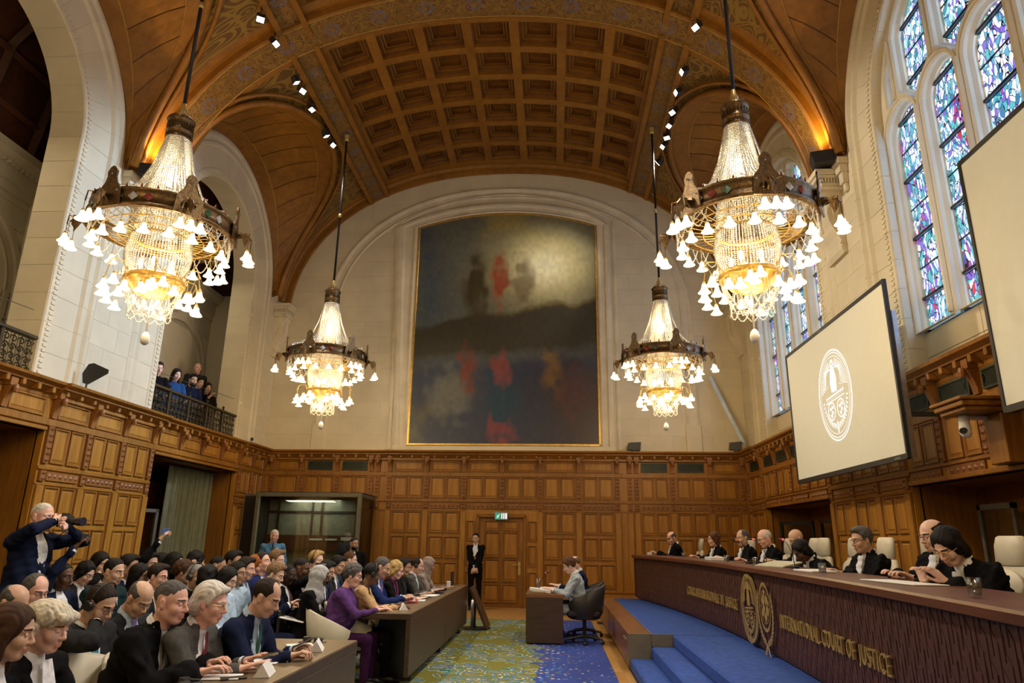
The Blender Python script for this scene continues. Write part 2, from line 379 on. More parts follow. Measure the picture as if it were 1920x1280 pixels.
def dup(root, loc, rotz, label=None, group=None, scale=None):
    r = root.copy(); COL.objects.link(r); r.location = loc; r.rotation_euler = (0, 0, rotz)
    if label: r['label'] = label
    if group: r['group'] = group
    if scale: r.scale = (scale,)*3
    for ch in root.children:
        c = ch.copy(); COL.objects.link(c); c.parent = r
        for g in ch.children:
            d = g.copy(); COL.objects.link(d); d.parent = c
    return r
def sub(c, s): return tuple(x*s for x in c)
# ------------------------------------------------------------ the hall: dimensions
WL, WR, YB, YF = -6.5, 6.42, 18.44, -2.3
ZC = 3.88                 # top of the wainscot cornice
ZS, RO = 8.05, 2.90        # springing and outer radius of the side arches
BAYS = [15.05, 8.15, 1.25]
AB = [14.76, 7.86, .96]      # centres of the side arches
EA, EB, EN, EZ = 6.25, 4.6, 2.2, 7.6
def zM(x, w=0):
    a, b = EA+w, EB+w
    t = min(1, abs(x)/a); return EZ+b*(1-t**EN)**(1/EN)
def nrm(x):
    h = .01; dz = (zM(min(x+h, EA-.001))-zM(max(x-h, -EA+.001)))/(2*h)
    n = Vector((-dz, 0, 1)); n.normalize(); return n
def VP(x, y, w):
    """point on the vault: w metres outwards (up) from the soffit"""
    x = max(-EA+.02, min(EA-.02, x)); n = nrm(x); return (x+n.x*w, y, zM(x)+n.z*w)
def arcx(n=48, a=EA-.02):
    """x stations evenly spaced along the vault curve"""
    xs = np.sin(np.linspace(-PI/2, PI/2, 2001))*a; zs = np.array([zM(x) for x in xs])
    s = np.concatenate([[0], np.cumsum(np.hypot(np.diff(xs), np.diff(zs)))])
    return np.interp(np.linspace(0, s[-1], n+1), s, xs), s[-1]
def clip(poly, a, b, c):
    """keep the part of a 2D polygon where a*x+b*y <= c"""
    out = []
    for i in range(len(poly)):
        p, q = poly[i], poly[(i+1) % len(poly)]
        dp, dq = a*p[0]+b*p[1]-c, a*q[0]+b*q[1]-c
        if dp <= 0: out.append(p)
        if dp*dq < 0:
            t = dp/(dp-dq); out.append((p[0]+(q[0]-p[0])*t, p[1]+(q[1]-p[1])*t))
    return out
def area(p): return abs(sum(p[i][0]*p[(i+1) % len(p)][1]-p[(i+1) % len(p)][0]*p[i][1] for i in range(len(p))))/2
# ------------------------------------------------------------ floor
fl = struct('floor')
MB().box(WL-2, WR+2, YF, YB+.2, -.12, -.012).obj('subfloor', plain('dark_subfloor', (.05, .03, .015)), fl)
pb = MB().bbox(-.75, .75, -.058, .058, -.012, .004, .003).mesh('plank', FLOORW)
for j in range(24):
    for i in range(4):
        link('plank', pb, fl, (-.15+1.51*i-(j % 2)*.6, 15.76+j*.118, 0))
pb2 = MB().bbox(-.054, .054, -.75, .75, -.012, .004, .003).mesh('plank', FLOORW)
for j in range(2):
    for i in range(9): link('plank', pb2, fl, (2.19+j*.11, 3.0+i*1.51-(j % 2)*.7, 0))
MB().box(WL, -.95, 0, 18.3, -.012, .0).obj('carpet_underlay', plain('grey_blue_carpet', (.035, .045, .07), .95), fl)
t_ = MB().box(-2.6, 2.13, -2, 15.68, -.01, .012).obj('carpet', CARPET); tag(t_, 'large lime, blue and cream patterned carpet running down the middle of the hall', 'carpet')
# ------------------------------------------------------------ wainscot of oak panels
def panel_mesh(wd, ht, field=OAK, frame=OAKD):
    b = MB(); r = []
    for ins, d in ((0, 0), (.0, .030), (.018, .030), (.034, .006), (.05, .006), (.066, .016)):
        r.append([(-wd/2+ins, -d, ins), (wd/2-ins, -d, ins), (wd/2-ins, -d, ht-ins), (-wd/2+ins, -d, ht-ins)])
    v = sum(r, []); f = []
    for k in range(5):
        for i in range(4): j = (i+1) % 4; f.append((k*4+i, k*4+j, k*4+4+j, k*4+4+i))
    b.add(v, f, 1); b.add(r[-1], [(0, 1, 2, 3)], 0)
    for k in range(16, 20): b.mi[k] = 0
    return b.mesh('panel', [field, frame])
_pm = {}
def panel(wd, ht):
    k = (round(wd, 3), round(ht, 3))
    if k not in _pm: _pm[k] = panel_mesh(*k)
    return _pm[k]
def rosette_strip(ht, wd=.12):
    b = MB(); n = max(2, int(ht/.085))
    b.box(-wd/2, wd/2, -.045, 0, 0, ht)
    for i in range(n):
        z = (i+.5)*ht/n; s = .028 if i % 2 else .04
        b.add([(-s, -.046, z), (0, -.046, z-s), (s, -.046, z), (0, -.046, z+s), (0, -.072, z)], [(0, 1, 4), (1, 2, 4), (2, 3, 4), (3, 0, 4)])
        for q in (-1, 1): b.add([(q*.05, -.046, z-.03), (q*.035, -.046, z+.03), (q*.02, -.046, z-.01), (q*.034, -.062, z)], [(0, 1, 3), (1, 2, 3), (2, 0, 3)])
    return b.mesh('carved_pilaster', CARVE)
RS1, RS2 = rosette_strip(.56), rosette_strip(.16)
CONS = MB()
for i in range(8):
    a0, a1 = i/8, (i+1)/8
    y0, y1 = -.05-.10*a0**2, -.05-.10*a1**2
    CONS.add([(-.055, 0, 3.34+.30*a0), (.055, 0, 3.34+.30*a0), (.055, y0, 3.34+.30*a0), (-.055, y0, 3.34+.30*a0), (-.055, 0, 3.34+.30*a1), (.055, 0, 3.34+.30*a1), (.055, y1, 3.34+.30*a1), (-.055, y1, 3.34+.30*a1)],
             [(0, 1, 2, 3), (7, 6, 5, 4), (3, 2, 6, 7), (0, 3, 7, 4), (1, 5, 6, 2)])
CONS.lathe([(0, -.06), (.03, -.055), (.042, 0), (.03, .055), (0, .06)], 8, (0, -.17, 3.60))
CONS.box(-.065, .065, -.13, 0, 3.645, 3.76)
CONS = CONS.mesh('console_bracket', CARVE)
PIL = MB().bbox(-.075, .075, -.05, 0, .42, 2.33, .012).mesh('pilaster', OAK)
VENT = MB()
VENT.box(-.34, .34, -.03, 0, 0, .025); VENT.box(-.34, .34, -.03, 0, .215, .24); VENT.box(-.34, -.315, -.03, 0, 0, .24); VENT.box(.315, .34, -.03, 0, 0, .24)
VENT.box(-.33, .33, -.004, 0, .01, .23, 1)
for i in range(17):
    x = -.32+i*.04
    for q in (-1, 1):
        VENT.add([(x-.008-q*.09, -.022, .02), (x+.008-q*.09, -.022, .02), (x+.008+q*.09, -.022, .22), (x-.008+q*.09, -.022, .22)], [(0, 1, 2, 3)]) if abs(x-q*.09) < .33 and abs(x+q*.09) < .33 else None
VENT = VENT.mesh('vent_grille', [plain('green_black_grille', (.05, .06, .035), .5, .4), BLACK])
MOD = MB().bbox(-.03, .03, -.16, 0, 3.69, 3.78, .01).mesh('modillion', OAKD)
def mod_panels(wall, u0, u1, vent=False, low=2.33, single=False, lowrows=True):
    """one module of panelling between pilasters centred at u0 and u1"""
    uc = (u0+u1)/2; wd = u1-u0
    if vent: link('vent_grille', VENT, wall, (uc, -.01, 3.37))
    else: link('frieze_panel', panel(wd-.20, .27), wall, (uc, 0, 3.35))
    if single:
        link('panel', panel(wd-.24, .54), wall, (uc, 0, 2.67))
    else:
        pw = (wd-.26)/2
        for q in (-1, 1): link('panel', panel(pw, .54), wall, (uc+q*(pw/2+.02), 0, 2.67))
    cw = wd-.2; b = _pm.get(('cb', round(cw, 2)))
    if b is None:
        q = MB(); q.box(-cw/2, cw/2, -.028, 0, 0, .13); n = int(cw/.11)
        for i in range(n):
            x = -cw/2+(i+.5)*cw/n
            q.add([(x-.045, -.028, .065), (x, -.028, .02), (x+.045, -.028, .065), (x, -.028, .11), (x, -.052, .065)], [(0, 1, 4), (1, 2, 4), (2, 3, 4), (3, 0, 4)])
        b = _pm[('cb', round(cw, 2))] = q.mesh('carved_band', CARVE)
    if low >= 2.3: link('carved_band', b, wall, (uc, 0, 2.41))
    else: link('carved_band', b, wall, (uc, 0, 2.46))
    if lowrows:
        pw = (wd-.26)/2
        for z, h in ((1.79, .53), (1.17, .53), (.50, .56)):
            for q in (-1, 1): link('panel', panel(pw, h), wall, (uc+q*(pw/2+.02), 0, z))
def mod_pil(wall, u, low=True):
    link('carved_pilaster', RS1, wall, (u, 0, 2.66)); link('console_bracket', CONS, wall, (u, 0, 0))
    link('carved_pilaster', RS2, wall, (u, 0, 2.39))
    if low: link('pilaster', PIL, wall, (u, 0, 0))
CPROF = [(0, 3.62), (-.05, 3.64), (-.05, 3.69), (-.15, 3.77), (-.19, 3.78), (-.19, 3.80), (-.27, 3.84), (-.28, 3.88), (.1, 3.89)]
def cornice(wall, u0, u1, out=0):
    b = MB()
    P = [[(u, y-out, z) for y, z in CPROF] for u in (u0, u1)]
    b.grid(P, flip=False); b.add([P[0][i] for i in range(9)]+[P[1][i] for i in range(9)], [tuple(range(9)), tuple(range(17, 8, -1))])
    b.obj('cornice', OAKD, wall)
    n = max(1, int((u1-u0)/.30))
    for i in range(n): link('modillion', MOD, wall, (u0+(i+.5)*(u1-u0)/n, -out*.0, 0))
def rail(wall, u0, u1, z0, z1, d=.03, m_=None):
    MB().bbox(u0, u1, -d, 0, z0, z1, .01).obj('rail', m_ or OAKD, wall)
# back wall (local x = world x, faces -y)
wb = struct('wall_back', (0, 18.35, 0))
MB().box(WL, WR, 0, .3, 0, ZC).obj('backing_board', OAK, wb)
us = [-3, -2, -1, 0, 1, 2, 3]
for a, b in zip(us, us[1:]): mod_panels(wb, a, b, lowrows=not (-1.1 < (a+b)/2 < 1.1))
for u in us: mod_pil(wb, u, low=abs(u) > .5)
for s in (-1, 1):
    for u in (3.32, 3.50, 4.42, 5.38): mod_pil(wb, s*u)
    for a, b in ((3.50, 4.42), (4.42, 5.38)): mod_panels(wb, min(s*a, s*b), max(s*a, s*b), vent=True)
    mod_panels(wb, min(s*5.38, s*6.2), max(s*5.38, s*6.2), single=True)
    mod_pil(wb, s*6.2)
cornice(wb, -3.15, 3.15, .03); cornice(wb, WL, -3.15); cornice(wb, 3.15, WR)
for a, b in ((WL, -3.12), (-3.12, 3.12), (3.12, WR)):
    rail(wb, a, b, 3.22, 3.33, .035); rail(wb, a, b, 2.56, 2.62, .03)
for a, b in ((WL, -1.0), (1.0, WR)):
    rail(wb, a, b, 2.33, 2.37, .02); rail(wb, a, b, .38, .44, .05)
MB().bbox(WL, -1.0, -.03, 0, 0, .38, .01).obj('baseboard', OAK, wb); MB().bbox(1.0, WR, -.03, 0, 0, .38, .01).obj('baseboard', OAK, wb)
# doorway in the back wall
dr = struct('door_1', (0, 18.35, 0))
for s in (-1, 1):
    MB().bbox(min(s*.60, s*.96), max(s*.60, s*.96), -.03, 0, 0, 2.36, .01).obj('side_panel', OAK, dr)
    MB().bbox(min(s*.58, s*.64), max(s*.58, s*.64), -.09, 0, 0, 2.24, .015).obj('door_jamb', OAKD, dr)
    for z, h in ((1.6, .5), (1.0, .5), (.3, .55)): link('panel', panel(.22, h), dr, (s*.80, -.03, z))
MB().bbox(-.64, .64, -.09, 0, 2.18, 2.26, .015).obj('door_head', OAKD, dr)
MB().bbox(-.96, .96, -.035, 0, 2.26, 2.36, .01).obj('lintel_board', OAK, dr)
MB().box(-.58, .58, -.012, 0, .02, 2.18).obj('door_leaf', OAKD, dr)
for z, h in ((1.86, .25), (1.20, .62), (.62, .54), (.12, .44)):
    for q in (-1, 1): link('panel', panel(.40, h), dr, (q*.235, -.012, z))
hd = MB(); hd.box(.44, .50, -.03, -.012, .78, 1.10); hd.tube([(.47, -.03, 1.03), (.47, -.07, 1.03), (.30, -.075, 1.03)], .012, 6); hd.obj('door_handle', BRASS, dr)
ex = thing('exit_sign', 'small green and white emergency exit sign above the panelled door', 'sign', (0, 18.22, 2.12))
MB().bbox(-.17, .17, -.03, .03, 0, .20, .008).obj('sign_box', plain('grey_sign_case', (.25, .27, .27)), ex)
g = MB(); g.box(-.155, -.02, -.034, -.031, .02, .18); g.obj('green_panel', emitter('sign_green', (.02, .35, .22), .5), ex)
g = MB()
g.box(.0, .03, -.036, -.031, .03, .17); g.box(.05, .08, -.036, -.031, .03, .17); g.box(.10, .15, -.036, -.031, .03, .17)
g.tube([(-.12, -.036, .04), (-.09, -.036, .09), (-.06, -.036, .11), (-.04, -.036, .15)], .008, 5); g.tube([(-.09, -.036, .09), (-.06, -.036, .05)], .007, 5); g.tube([(-.08, -.036, .12), (-.11, -.036, .10)], .007, 5)
g.obj('pictogram', emitter('sign_white', (.75, .85, .85), .8), ex)

# side wainscots
wl = struct('wall_left', (WL+.08, 0, 0), PI/2)
wr = struct('wall_right', (WR-.06, 0, 0), -PI/2)
def side(wall, sg, solids, opens, head, vents=()):
    """sg=+1: local u = world y; sg=-1: local u = -world y"""
    U = lambda a, b: (min(sg*a, sg*b), max(sg*a, sg*b))
    for y0, y1 in solids:
        a, b = U(y0, y1)
        MB().box(a, b, 0, .12, 0, ZC).obj('backing_board', OAK, wall)
        n = max(1, round((y1-y0)/.95)); st = (y1-y0-.2)/n
        for i in range(n+1): mod_pil(wall, sg*(y0+.1+i*st))
        for i in range(n):
            c, d = U(y0+.1+i*st, y0+.1+(i+1)*st); mod_panels(wall, c, d, vent=(y0+.1+(i+.5)*st) > 0 and sg < 0)
        cornice(wall, a, b, .02); rail(wall, a, b, 3.22, 3.33, .035); rail(wall, a, b, 2.56, 2.62); rail(wall, a, b, 2.33, 2.37, .02); rail(wall, a, b, .38, .44, .05)
        MB().bbox(a, b, -.03, 0, 0, .38, .01).obj('baseboard', OAK, wall)
    for y0, y1 in opens:
        a, b = U(y0, y1)
        MB().box(a, b, 0, .12, head, ZC).obj('backing_board', OAK, wall)
        n = max(1, round((y1-y0)/.93)); st = (y1-y0)/n
        for i in range(n):
            c, d = U(y0+i*st, y0+(i+1)*st); uc = (c+d)/2
            if sg > 0:
                link('frieze_panel', panel(st-.20, .27), wall, (uc, 0, 3.35))
            else:
                mod_panels(wall, c, d, vent=True, low=2.2, lowrows=False)
            if i:
                link('console_bracket', CONS, wall, (sg*(y0+i*st), 0, 0))
                if sg < 0: link('carved_pilaster', RS1, wall, (sg*(y0+i*st), 0, 2.66))
        cornice(wall, a, b, -.04); rail(wall, a, b, 3.22, 3.33, .035)
        rail(wall, a, b, head, head+.06, .05)
        if sg < 0: rail(wall, a, b, 2.60, 2.64)
side(wl, 1, [(16.65, 18.35), (10.05, 13.03), (3.2, 6.35), (-2.2, -.4)], [(13.03, 16.65), (6.35, 10.05), (-.4, 3.2)], 3.14)
side(wr, -1, [(16.97, 18.35), (10.12, 13.05), (3.2, 6.35), (-2.2, -.4)], [(13.05, 16.97), (6.35, 10.12), (-.4, 3.2)], 2.42)
# recesses below the galleries
def recess(wall, sg, y0, y1, head, dep, m1, m2):
    a, b = min(sg*y0, sg*y1), max(sg*y0, sg*y1)
    MB().box(a, b, dep, dep+.06, 0, head+.3).obj('recess_wall', m1, wall)
    MB().box(a-.05, a, .1, dep, 0, head+.3).obj('recess_side', m2, wall); MB().box(b, b+.05, .1, dep, 0, head+.3).obj('recess_side', m2, wall)
    MB().box(a-.05, b+.05, 0, dep+.06, head, head+.06).obj('recess_ceiling', m2, wall)
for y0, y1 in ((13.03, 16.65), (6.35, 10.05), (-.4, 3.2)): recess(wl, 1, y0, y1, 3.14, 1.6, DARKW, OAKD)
for y0, y1 in ((13.05, 16.97), (6.35, 10.12), (-.4, 3.2)): recess(wr, -1, y0, y1, 2.42, 1.0, OAKD, OAKD)
for y, n in ((15.9, 3), (7.2, 3)):       # carved linenfold in the left recesses
    for i in range(n): link('panel', panel(.7, .56), wl, (y+.0+i*.75, 1.59, 2.3)); link('panel', panel(.7, 1.0), wl, (y+i*.75, 1.59, 1.1))
for i, y in enumerate((14.0, 15.0, 16.1)):
    link('panel', panel(.6, .5), wr, (-y, .99, 1.5))
# ------------------------------------------------------------ side arches of stone
def sweep_arch(prof, x0, sx, r0, z0, ts, yc=0):
    """prof: (dr, dx); r = r0+dr; the path climbs a jamb, rounds the arch and descends. ts: path stations"""
    H = ZS-z0; L = H*2+PI*r0; out = []
    for t in ts:
        s = t*L; row = []
        for dr, dx in prof:
            r = r0+dr
            if s < H: y, z = r, z0+s
            elif s < H+PI*r0:
                a = (s-H)/r0; y, z = r*math.cos(a), ZS+r*math.sin(a)
            else: y, z = -r, z0+L-s
            row.append((x0+sx*dx, yc+y, z))
        out.append(row)
    return out
def arch_blocks(name, parent, prof, x0, sx, r0, z0, nj, na, gap=.004, mat_=STONE, flip=False, **kw):
    H = ZS-z0; L = H*2+PI*r0
    st = [i*H/nj for i in range(nj)]+[H+i*PI*r0/na for i in range(na)]+[H+PI*r0+i*H/nj for i in range(nj+1)]
    for i in range(len(st)-1):
        a, b = st[i]+gap, st[i+1]-gap; k = 2 if (a < H-.01 and b < H+.01) or a > H+PI*r0-.01 else 4
        P = sweep_arch(prof, x0, sx, r0, z0, [(a+(b-a)*q/(k-1))/L for q in range(k)])
        m_ = MB().grid(P, flip=flip)
        # closed ends so the joint reads as a groove
        n = len(prof)
        for row, fl_ in ((P[0], not flip), (P[-1], flip)):
            back = [(p[0]+sx*.03, p[1], p[2]) for p in (row[0], row[-1])]
            m_.add(row+[back[1], back[0]], [tuple(range(n+2))[::(-1 if fl_ else 1)]])
        yield m_.mesh(name, mat_)
def bay_arch(side_, parent, rin, zsill, depth):
    sx = -side_; x0 = WL if side_ < 0 else WR        # dx>0 goes out of the room
    ring = [(0, .05), (0, 0), (-.07, -.035), (-.13, -.035), (-.17, .01), (-.22, .015), (-.27, -.02), (-.33, -.02), (-.37, .03), (RO*0+rin-RO+.22, .05), (rin-RO+.20, .03), (rin-RO+.02, .03), (rin-RO, .06)]
    ms = list(arch_blocks('voussoir', parent, ring, x0, -sx if side_ < 0 else 1, RO, zsill, 9, 17, flip=side_ < 0))
    if side_ < 0: pass
    rv = [(0, .05), (0, depth)]
    ms2 = list(arch_blocks('reveal_stone', parent, rv, x0, -1 if side_ < 0 else 1, rin, zsill, 9, 13, flip=side_ < 0))
    sxx = -1 if side_ < 0 else 1; bk = []
    for pf_, r_ in ((ring, RO), (rv, rin)):
        bk.append(MB().grid(sweep_arch([(q, w+.007) if pf_ is ring else (q+.007, w) for q, w in pf_], x0, sxx, r_, zsill, np.linspace(0, 1, 90))).mesh('mortar_bed', STONEJ))
    d = MB(); H = ZS-zsill; r = rin+.12; L = 2*H+PI*r; n = int(L/.085)
    for i in range(n):
        s = (i+.5)*L/n
        for q in (0,):
            if s < H: y, z, a = r, zsill+s, 0
            elif s < H+PI*r: a = (s-H)/r; y, z = r*math.cos(a), ZS+r*math.sin(a)
            else: y, z, a = -r, zsill+L-s, PI
            c, e = math.cos(a), math.sin(a); xa, xb = (x0-.005, x0+.03)
            if side_ < 0: xa, xb = x0-.04, x0-.012
            if side_ > 0: xa, xb = x0+.012, x0+.04
            vs = []
            for X in (xa, xb):
                for du, dv in ((-.04, -.020), (.04, -.020), (.04, .020), (-.04, .020)):
                    vs.append((X, y+du*c-dv*e, z+du*e+dv*c))
            d.add(vs, [(0, 1, 2, 3), (7, 6, 5, 4), (0, 4, 5, 1), (1, 5, 6, 2), (2, 6, 7, 3), (3, 7, 4, 0)])
    return ms, ms2, d.mesh('dentil_moulding', STONEC), bk
LM = bay_arch(-1, None, 1.84, ZC, .62); RM = bay_arch(1, None, 2.00, ZC, .36)
stl = struct('wall_left.001'); stl.name = 'wall_left_upper'; strr = struct('wall_right_upper')
BLK = {}
def block(w_, h_, dx):
    k = (round(w_, 3), round(h_, 3), dx)
    if k not in BLK:
        BLK[k] = MB().bbox(-.10 if dx > 0 else -.0, .0 if dx > 0 else .10, -w_/2+.003, w_/2-.003, .003, h_-.003, .004).mesh('stone_block', STONE)
    return BLK[k]
for yc in AB:
    for par, (ms, ms2, dn, bk), s in ((stl, LM, -1), (strr, RM, 1)):
        for q in ms: link('voussoir', q, par, (0, yc, 0))
        for q in ms2: link('reveal_stone', q, par, (0, yc, 0))
        link('dentil_moulding', dn, par, (0, yc, 0), kind='stuff')
        for q in bk: link('mortar_bed', q, par, (0, yc, 0))
for s, par in ((-1, stl), (1, strr)):
    x0 = WL if s < 0 else WR
    for i, (ya, yb) in enumerate(((AB[0]+RO, YB), (AB[1]+RO, AB[0]-RO), (AB[2]+RO, AB[1]-RO), (YF, AB[2]-RO))):
        # mortar behind the blocks
        MB().box(x0 if s > 0 else x0-.3, x0+.3 if s > 0 else x0, ya, yb, ZC, 9.6).obj('mortar_bed', STONEJ, par).location.x = s*.005
        h = .43; z = ZC
        for c in range(13):
            if yb-ya > .95:
                w1 = (yb-ya)*(.36 if c % 2 else .64); parts = [(ya, ya+w1), (ya+w1, yb)]
            else: parts = [(ya, yb)]
            for p, q in parts: link('stone_block', block(q-p, h, 1 if s < 0 else -1), par, (x0 + (.0), (p+q)/2, z+c*h))
# sills under the windows and the wall zone below
for yc in AB:
    for i, (z0, z1) in enumerate(((ZC, 4.2), (4.2, 4.56))):
        for k in range(3):
            a = yc-2.04+k*1.36
            MB().bbox(WR+.30, WR+.62, a+.005, a+1.355, z0+.004, z1-.004, .006).obj('sill_stone', STONE, strr)
# ------------------------------------------------------------ back wall of stone above the panelling
wbu = struct('wall_back_upper')
MB().box(WL, WR, YB+.0, YB+.3, ZC, 12.6).obj('mortar_bed', STONEJ, wbu)
ell = []
for i in range(40):
    t = PI*i/39; c, s_ = math.cos(t), math.sin(t)
    ell.append((EA*math.copysign(abs(c)**(2/EN), c), EZ+EB*s_**(2/EN)))
def inside_clip(poly):
    for i in range(len(ell)-1):
        (x0, z0), (x1, z1) = ell[i], ell[i+1]
        a, b = (z1-z0), -(x1-x0)          # outward normal for a curve run right to left
        poly = clip(poly, a, b, a*x0+b*z0)
        if len(poly) < 3: return []
    return poly
h = .46; z = ZC; c = 0
xs0 = [-6.5, -5.62, -4.55, -3.4, -2.62, -1.7, -.6, .5, 1.6, 2.62, 3.5, 4.5, 5.55, 6.42]
while z < 12.2:
    xs = xs0 if c % 2 == 0 else [-6.5, -5.1, -4.0, -2.62, -2.1, -1.1, 0, 1.1, 2.1, 2.62, 3.9, 5.0, 5.9, 6.42]
    for x0, x1 in zip(xs, xs[1:]):
        if -2.63 < (x0+x1)/2 < 2.63 and z < 10.3: continue
        p = [(x0+.003, z+.003), (x1-.003, z+.003), (x1-.003, z+h-.003), (x0+.003, z+h-.003)]
        if z > 7: p = inside_clip(p)
        if len(p) > 2 and area(p) > .004:
            MB().prism(p, YB-.008, YB+.03, 'y').obj('stone_block', STONE, wbu)
    z += h; c += 1
def sweep_path(name, path, prof, parent, mat_, y0=YB, closed=False, **kw):
    """path of (x,z); prof of (outward offset, depth towards the room)"""
    P = []; n = len(path)
    for i, (x, z_) in enumerate(path):
        a = path[max(i-1, 0)]; b = path[min(i+1, n-1)]
        dx, dz = b[0]-a[0], b[1]-a[1]; l = math.hypot(dx, dz) or 1
        nx, nz = dz/l, -dx/l
        k = 1
        if 0 < i < n-1:
            d1 = (path[i][0]-a[0], path[i][1]-a[1]); l1 = math.hypot(*d1) or 1
            k = 1/max(.5, (d1[0]*dx+d1[1]*dz)/(l1*l))
        P.append([(x+nx*o*k, y0-d, z_+nz*o*k) for o, d in prof])
    return MB().grid(P, flip=False).obj(name, mat_, parent, **kw)
def ell_path(a, b, z_start, n=48):
    p = [(a, z_start)]
    for i in range(n+1):
        t = PI*i/n; c_, s2 = math.cos(t), math.sin(t)
        p.append((a*math.copysign(abs(c_)**(2/EN), c_), EZ+b*s2**(2/EN)))
    return p+[(-a, z_start)]
sweep_path('arch_moulding', ell_path(5.2, 4.12, 4.6), [(.0, 0), (0, .05), (-.05, .07), (-.10, .05), (-.14, .02), (-.24, .02), (-.30, .05), (-.34, 0)], wbu, STONEC)
def paint_path(hw, zs, zt, z0, n=16):
    R = (hw*hw+(zt-zs)**2)/(2*(zt-zs)); a = math.asin(hw/R); zc = zt-R
    return [(hw, z0)]+[(R*math.sin(a*(1-2*i/n)), zc+R*math.cos(a*(1-2*i/n))) for i in range(n+1)]+[(-hw, z0)]
sweep_path('frame_moulding', paint_path(2.62, 10.46, 10.90, 4.02), [(.34, 0), (.34, .05), (.28, .08), (.22, .08), (.18, .03), (.08, .03), (.04, .07), (0, .05), (0, -.04)], wbu, STONEC)
sweep_path('frame_moulding', paint_path(3.05, 10.62, 11.45, 3.95), [(.10, 0), (.10, .03), (.05, .05), (0, .03), (0, 0)], wbu, STONEC)
for s in (-1, 1): MB().bbox(min(s*4.85, s*5.25), max(s*4.85, s*5.25), YB-.07, YB, ZC, 4.62, .01).obj('plinth_block', STONE, wbu)
MB().bbox(-2.98, 2.98, YB-.09, YB, ZC, 4.03, .01).obj('plinth_course', STONE, wbu)
# large painting: a generic allegory of light over dark rocks
pt = thing('painting', 'huge dark painting of glowing clouds above a rock ledge in a thin gilt frame', 'painting', (0, YB-.03, 0))
NX, NZ = 230, 300
R_ = (2.58**2+.42**2)/(2*.42)
gx = np.linspace(-2.56, 2.58, NX); vv = []; 
gz = np.linspace(0, 1, NZ); GX, GT = np.meshgrid(gx, gz, indexing='ij')
TOP = 10.86-R_+np.sqrt(R_**2-np.clip(GX, -2.57, 2.57)**2)
GZ = 4.10+GT*(TOP-4.10)
u = (GX+2.57)/5.14; v_ = (10.86-GZ)/6.76          # v_ down from the top
rng = np.random.RandomState(5)
def vnoise(u, v, f, seed):
    r = np.random.RandomState(seed).rand(64, 64); x, y = u*f, v*f
    xi, yi = np.floor(x).astype(int), np.floor(y).astype(int); fx, fy = x-xi, y-yi
    fx, fy = fx*fx*(3-2*fx), fy*fy*(3-2*fy); g_ = lambda i, j: r[i % 64, j % 64]
    return (g_(xi, yi)*(1-fx)+g_(xi+1, yi)*fx)*(1-fy)+(g_(xi, yi+1)*(1-fx)+g_(xi+1, yi+1)*fx)*fy
fb = sum(vnoise(u, v_*1.3, 4*2**k, k)*.5**k for k in range(5))/1.9
def mixc(c, col, a): a = np.clip(a, 0, 1)[..., None]; return c*(1-a)+np.array(col)*a
sm = lambda x, a, b: np.clip((x-a)/(b-a), 0, 1)
C_ = np.ones(u.shape+(3,))*np.array((.12, .125, .10))
C_ = mixc(C_, (.24, .20, .09), sm(fb, .45, .75)*sm(v_, .5, .1))
C_ = mixc(C_, (.06, .085, .11), sm(u, .35, .05)*sm(fb, .35, .6))
gl = np.exp(-(((u-.70)/.25)**2+((v_-.24)/.17)**2)); C_ = mixc(C_, (.62, .52, .20), gl*.95); C_ = mixc(C_, (.98, .94, .62), np.exp(-(((u-.70)/.14)**2+((v_-.25)/.09)**2)))
C_ = mixc(C_, (.30, .24, .08), np.exp(-(((u-.5)/.22)**2+((v_-.04)/.06)**2))*sm(fb, .4, .6))
# the ledge
ledge = .50-.16*(u-.15)+.02*(fb-.5)*6; low = ledge+.14+.10*u
inl = sm(v_, ledge-.012, ledge+.012)*sm(low, v_-.02, v_+.02)
C_ = mixc(C_, (.05, .045, .03), inl); C_ = mixc(C_, (.20, .15, .04), inl*np.exp(-((v_-ledge)/.012)**2)*sm(u, .3, .8))
bot = sm(v_, low-.02, low+.06); C_ = mixc(C_, (.035, .045, .075), bot); C_ = mixc(C_, (.10, .09, .06), bot*sm(fb, .5, .7)*sm(u, .5, .1)); C_ = mixc(C_, (.05, .035, .04), bot*sm(fb, .55, .4)*sm(u, .6, .9))
C_ = mixc(C_, (.12, .12, .05), sm(v_, .84, .97)*sm(fb, .45, .62)*.7)
def blob(cx, cy, rx, ry, col, k=1., p=2):
    global C_
    d_ = (np.abs((u-cx+(fb-.5)*.02)/rx)**p+np.abs((v_-cy)/ry)**p); C_ = mixc(C_, col, sm(d_, 1.15, .8)*k)
# loose colour patches only, freely invented
def patch(cx, cy, rx, ry, col, k=.8, s_=1):
    global C_
    n_ = vnoise(u*2, v_*2, 14, 30+s_)-.5; d_ = np.sqrt(((u-cx+n_*.05)/rx)**2+((v_-cy+n_*.09)/ry)**2); C_ = mixc(C_, col, sm(d_, 1.2, .55)*k*(.7+.6*fb))
for q in ((.33, .33, .07, .16, (.055, .04, .018), .9, 1), (.47, .30, .05, .12, (.34, .06, .025), .85, 2), (.60, .32, .07, .11, (.20, .15, .08), .8, 3), (.20, .80, .12, .12, (.16, .16, .13), .7, 4), (.30, .69, .05, .09, (.20, .045, .03), .8, 5),
          (.49, .84, .09, .15, (.015, .055, .085), .9, 6), (.48, .69, .05, .08, (.26, .06, .05), .8, 7), (.49, .96, .08, .05, (.26, .05, .06), .8, 8), (.75, .71, .06, .09, (.22, .12, .03), .8, 9), (.86, .80, .11, .11, (.085, .032, .032), .8, 10)): patch(*q)
C_ *= (.88+.24*vnoise(u, v_, 60, 9))[..., None]
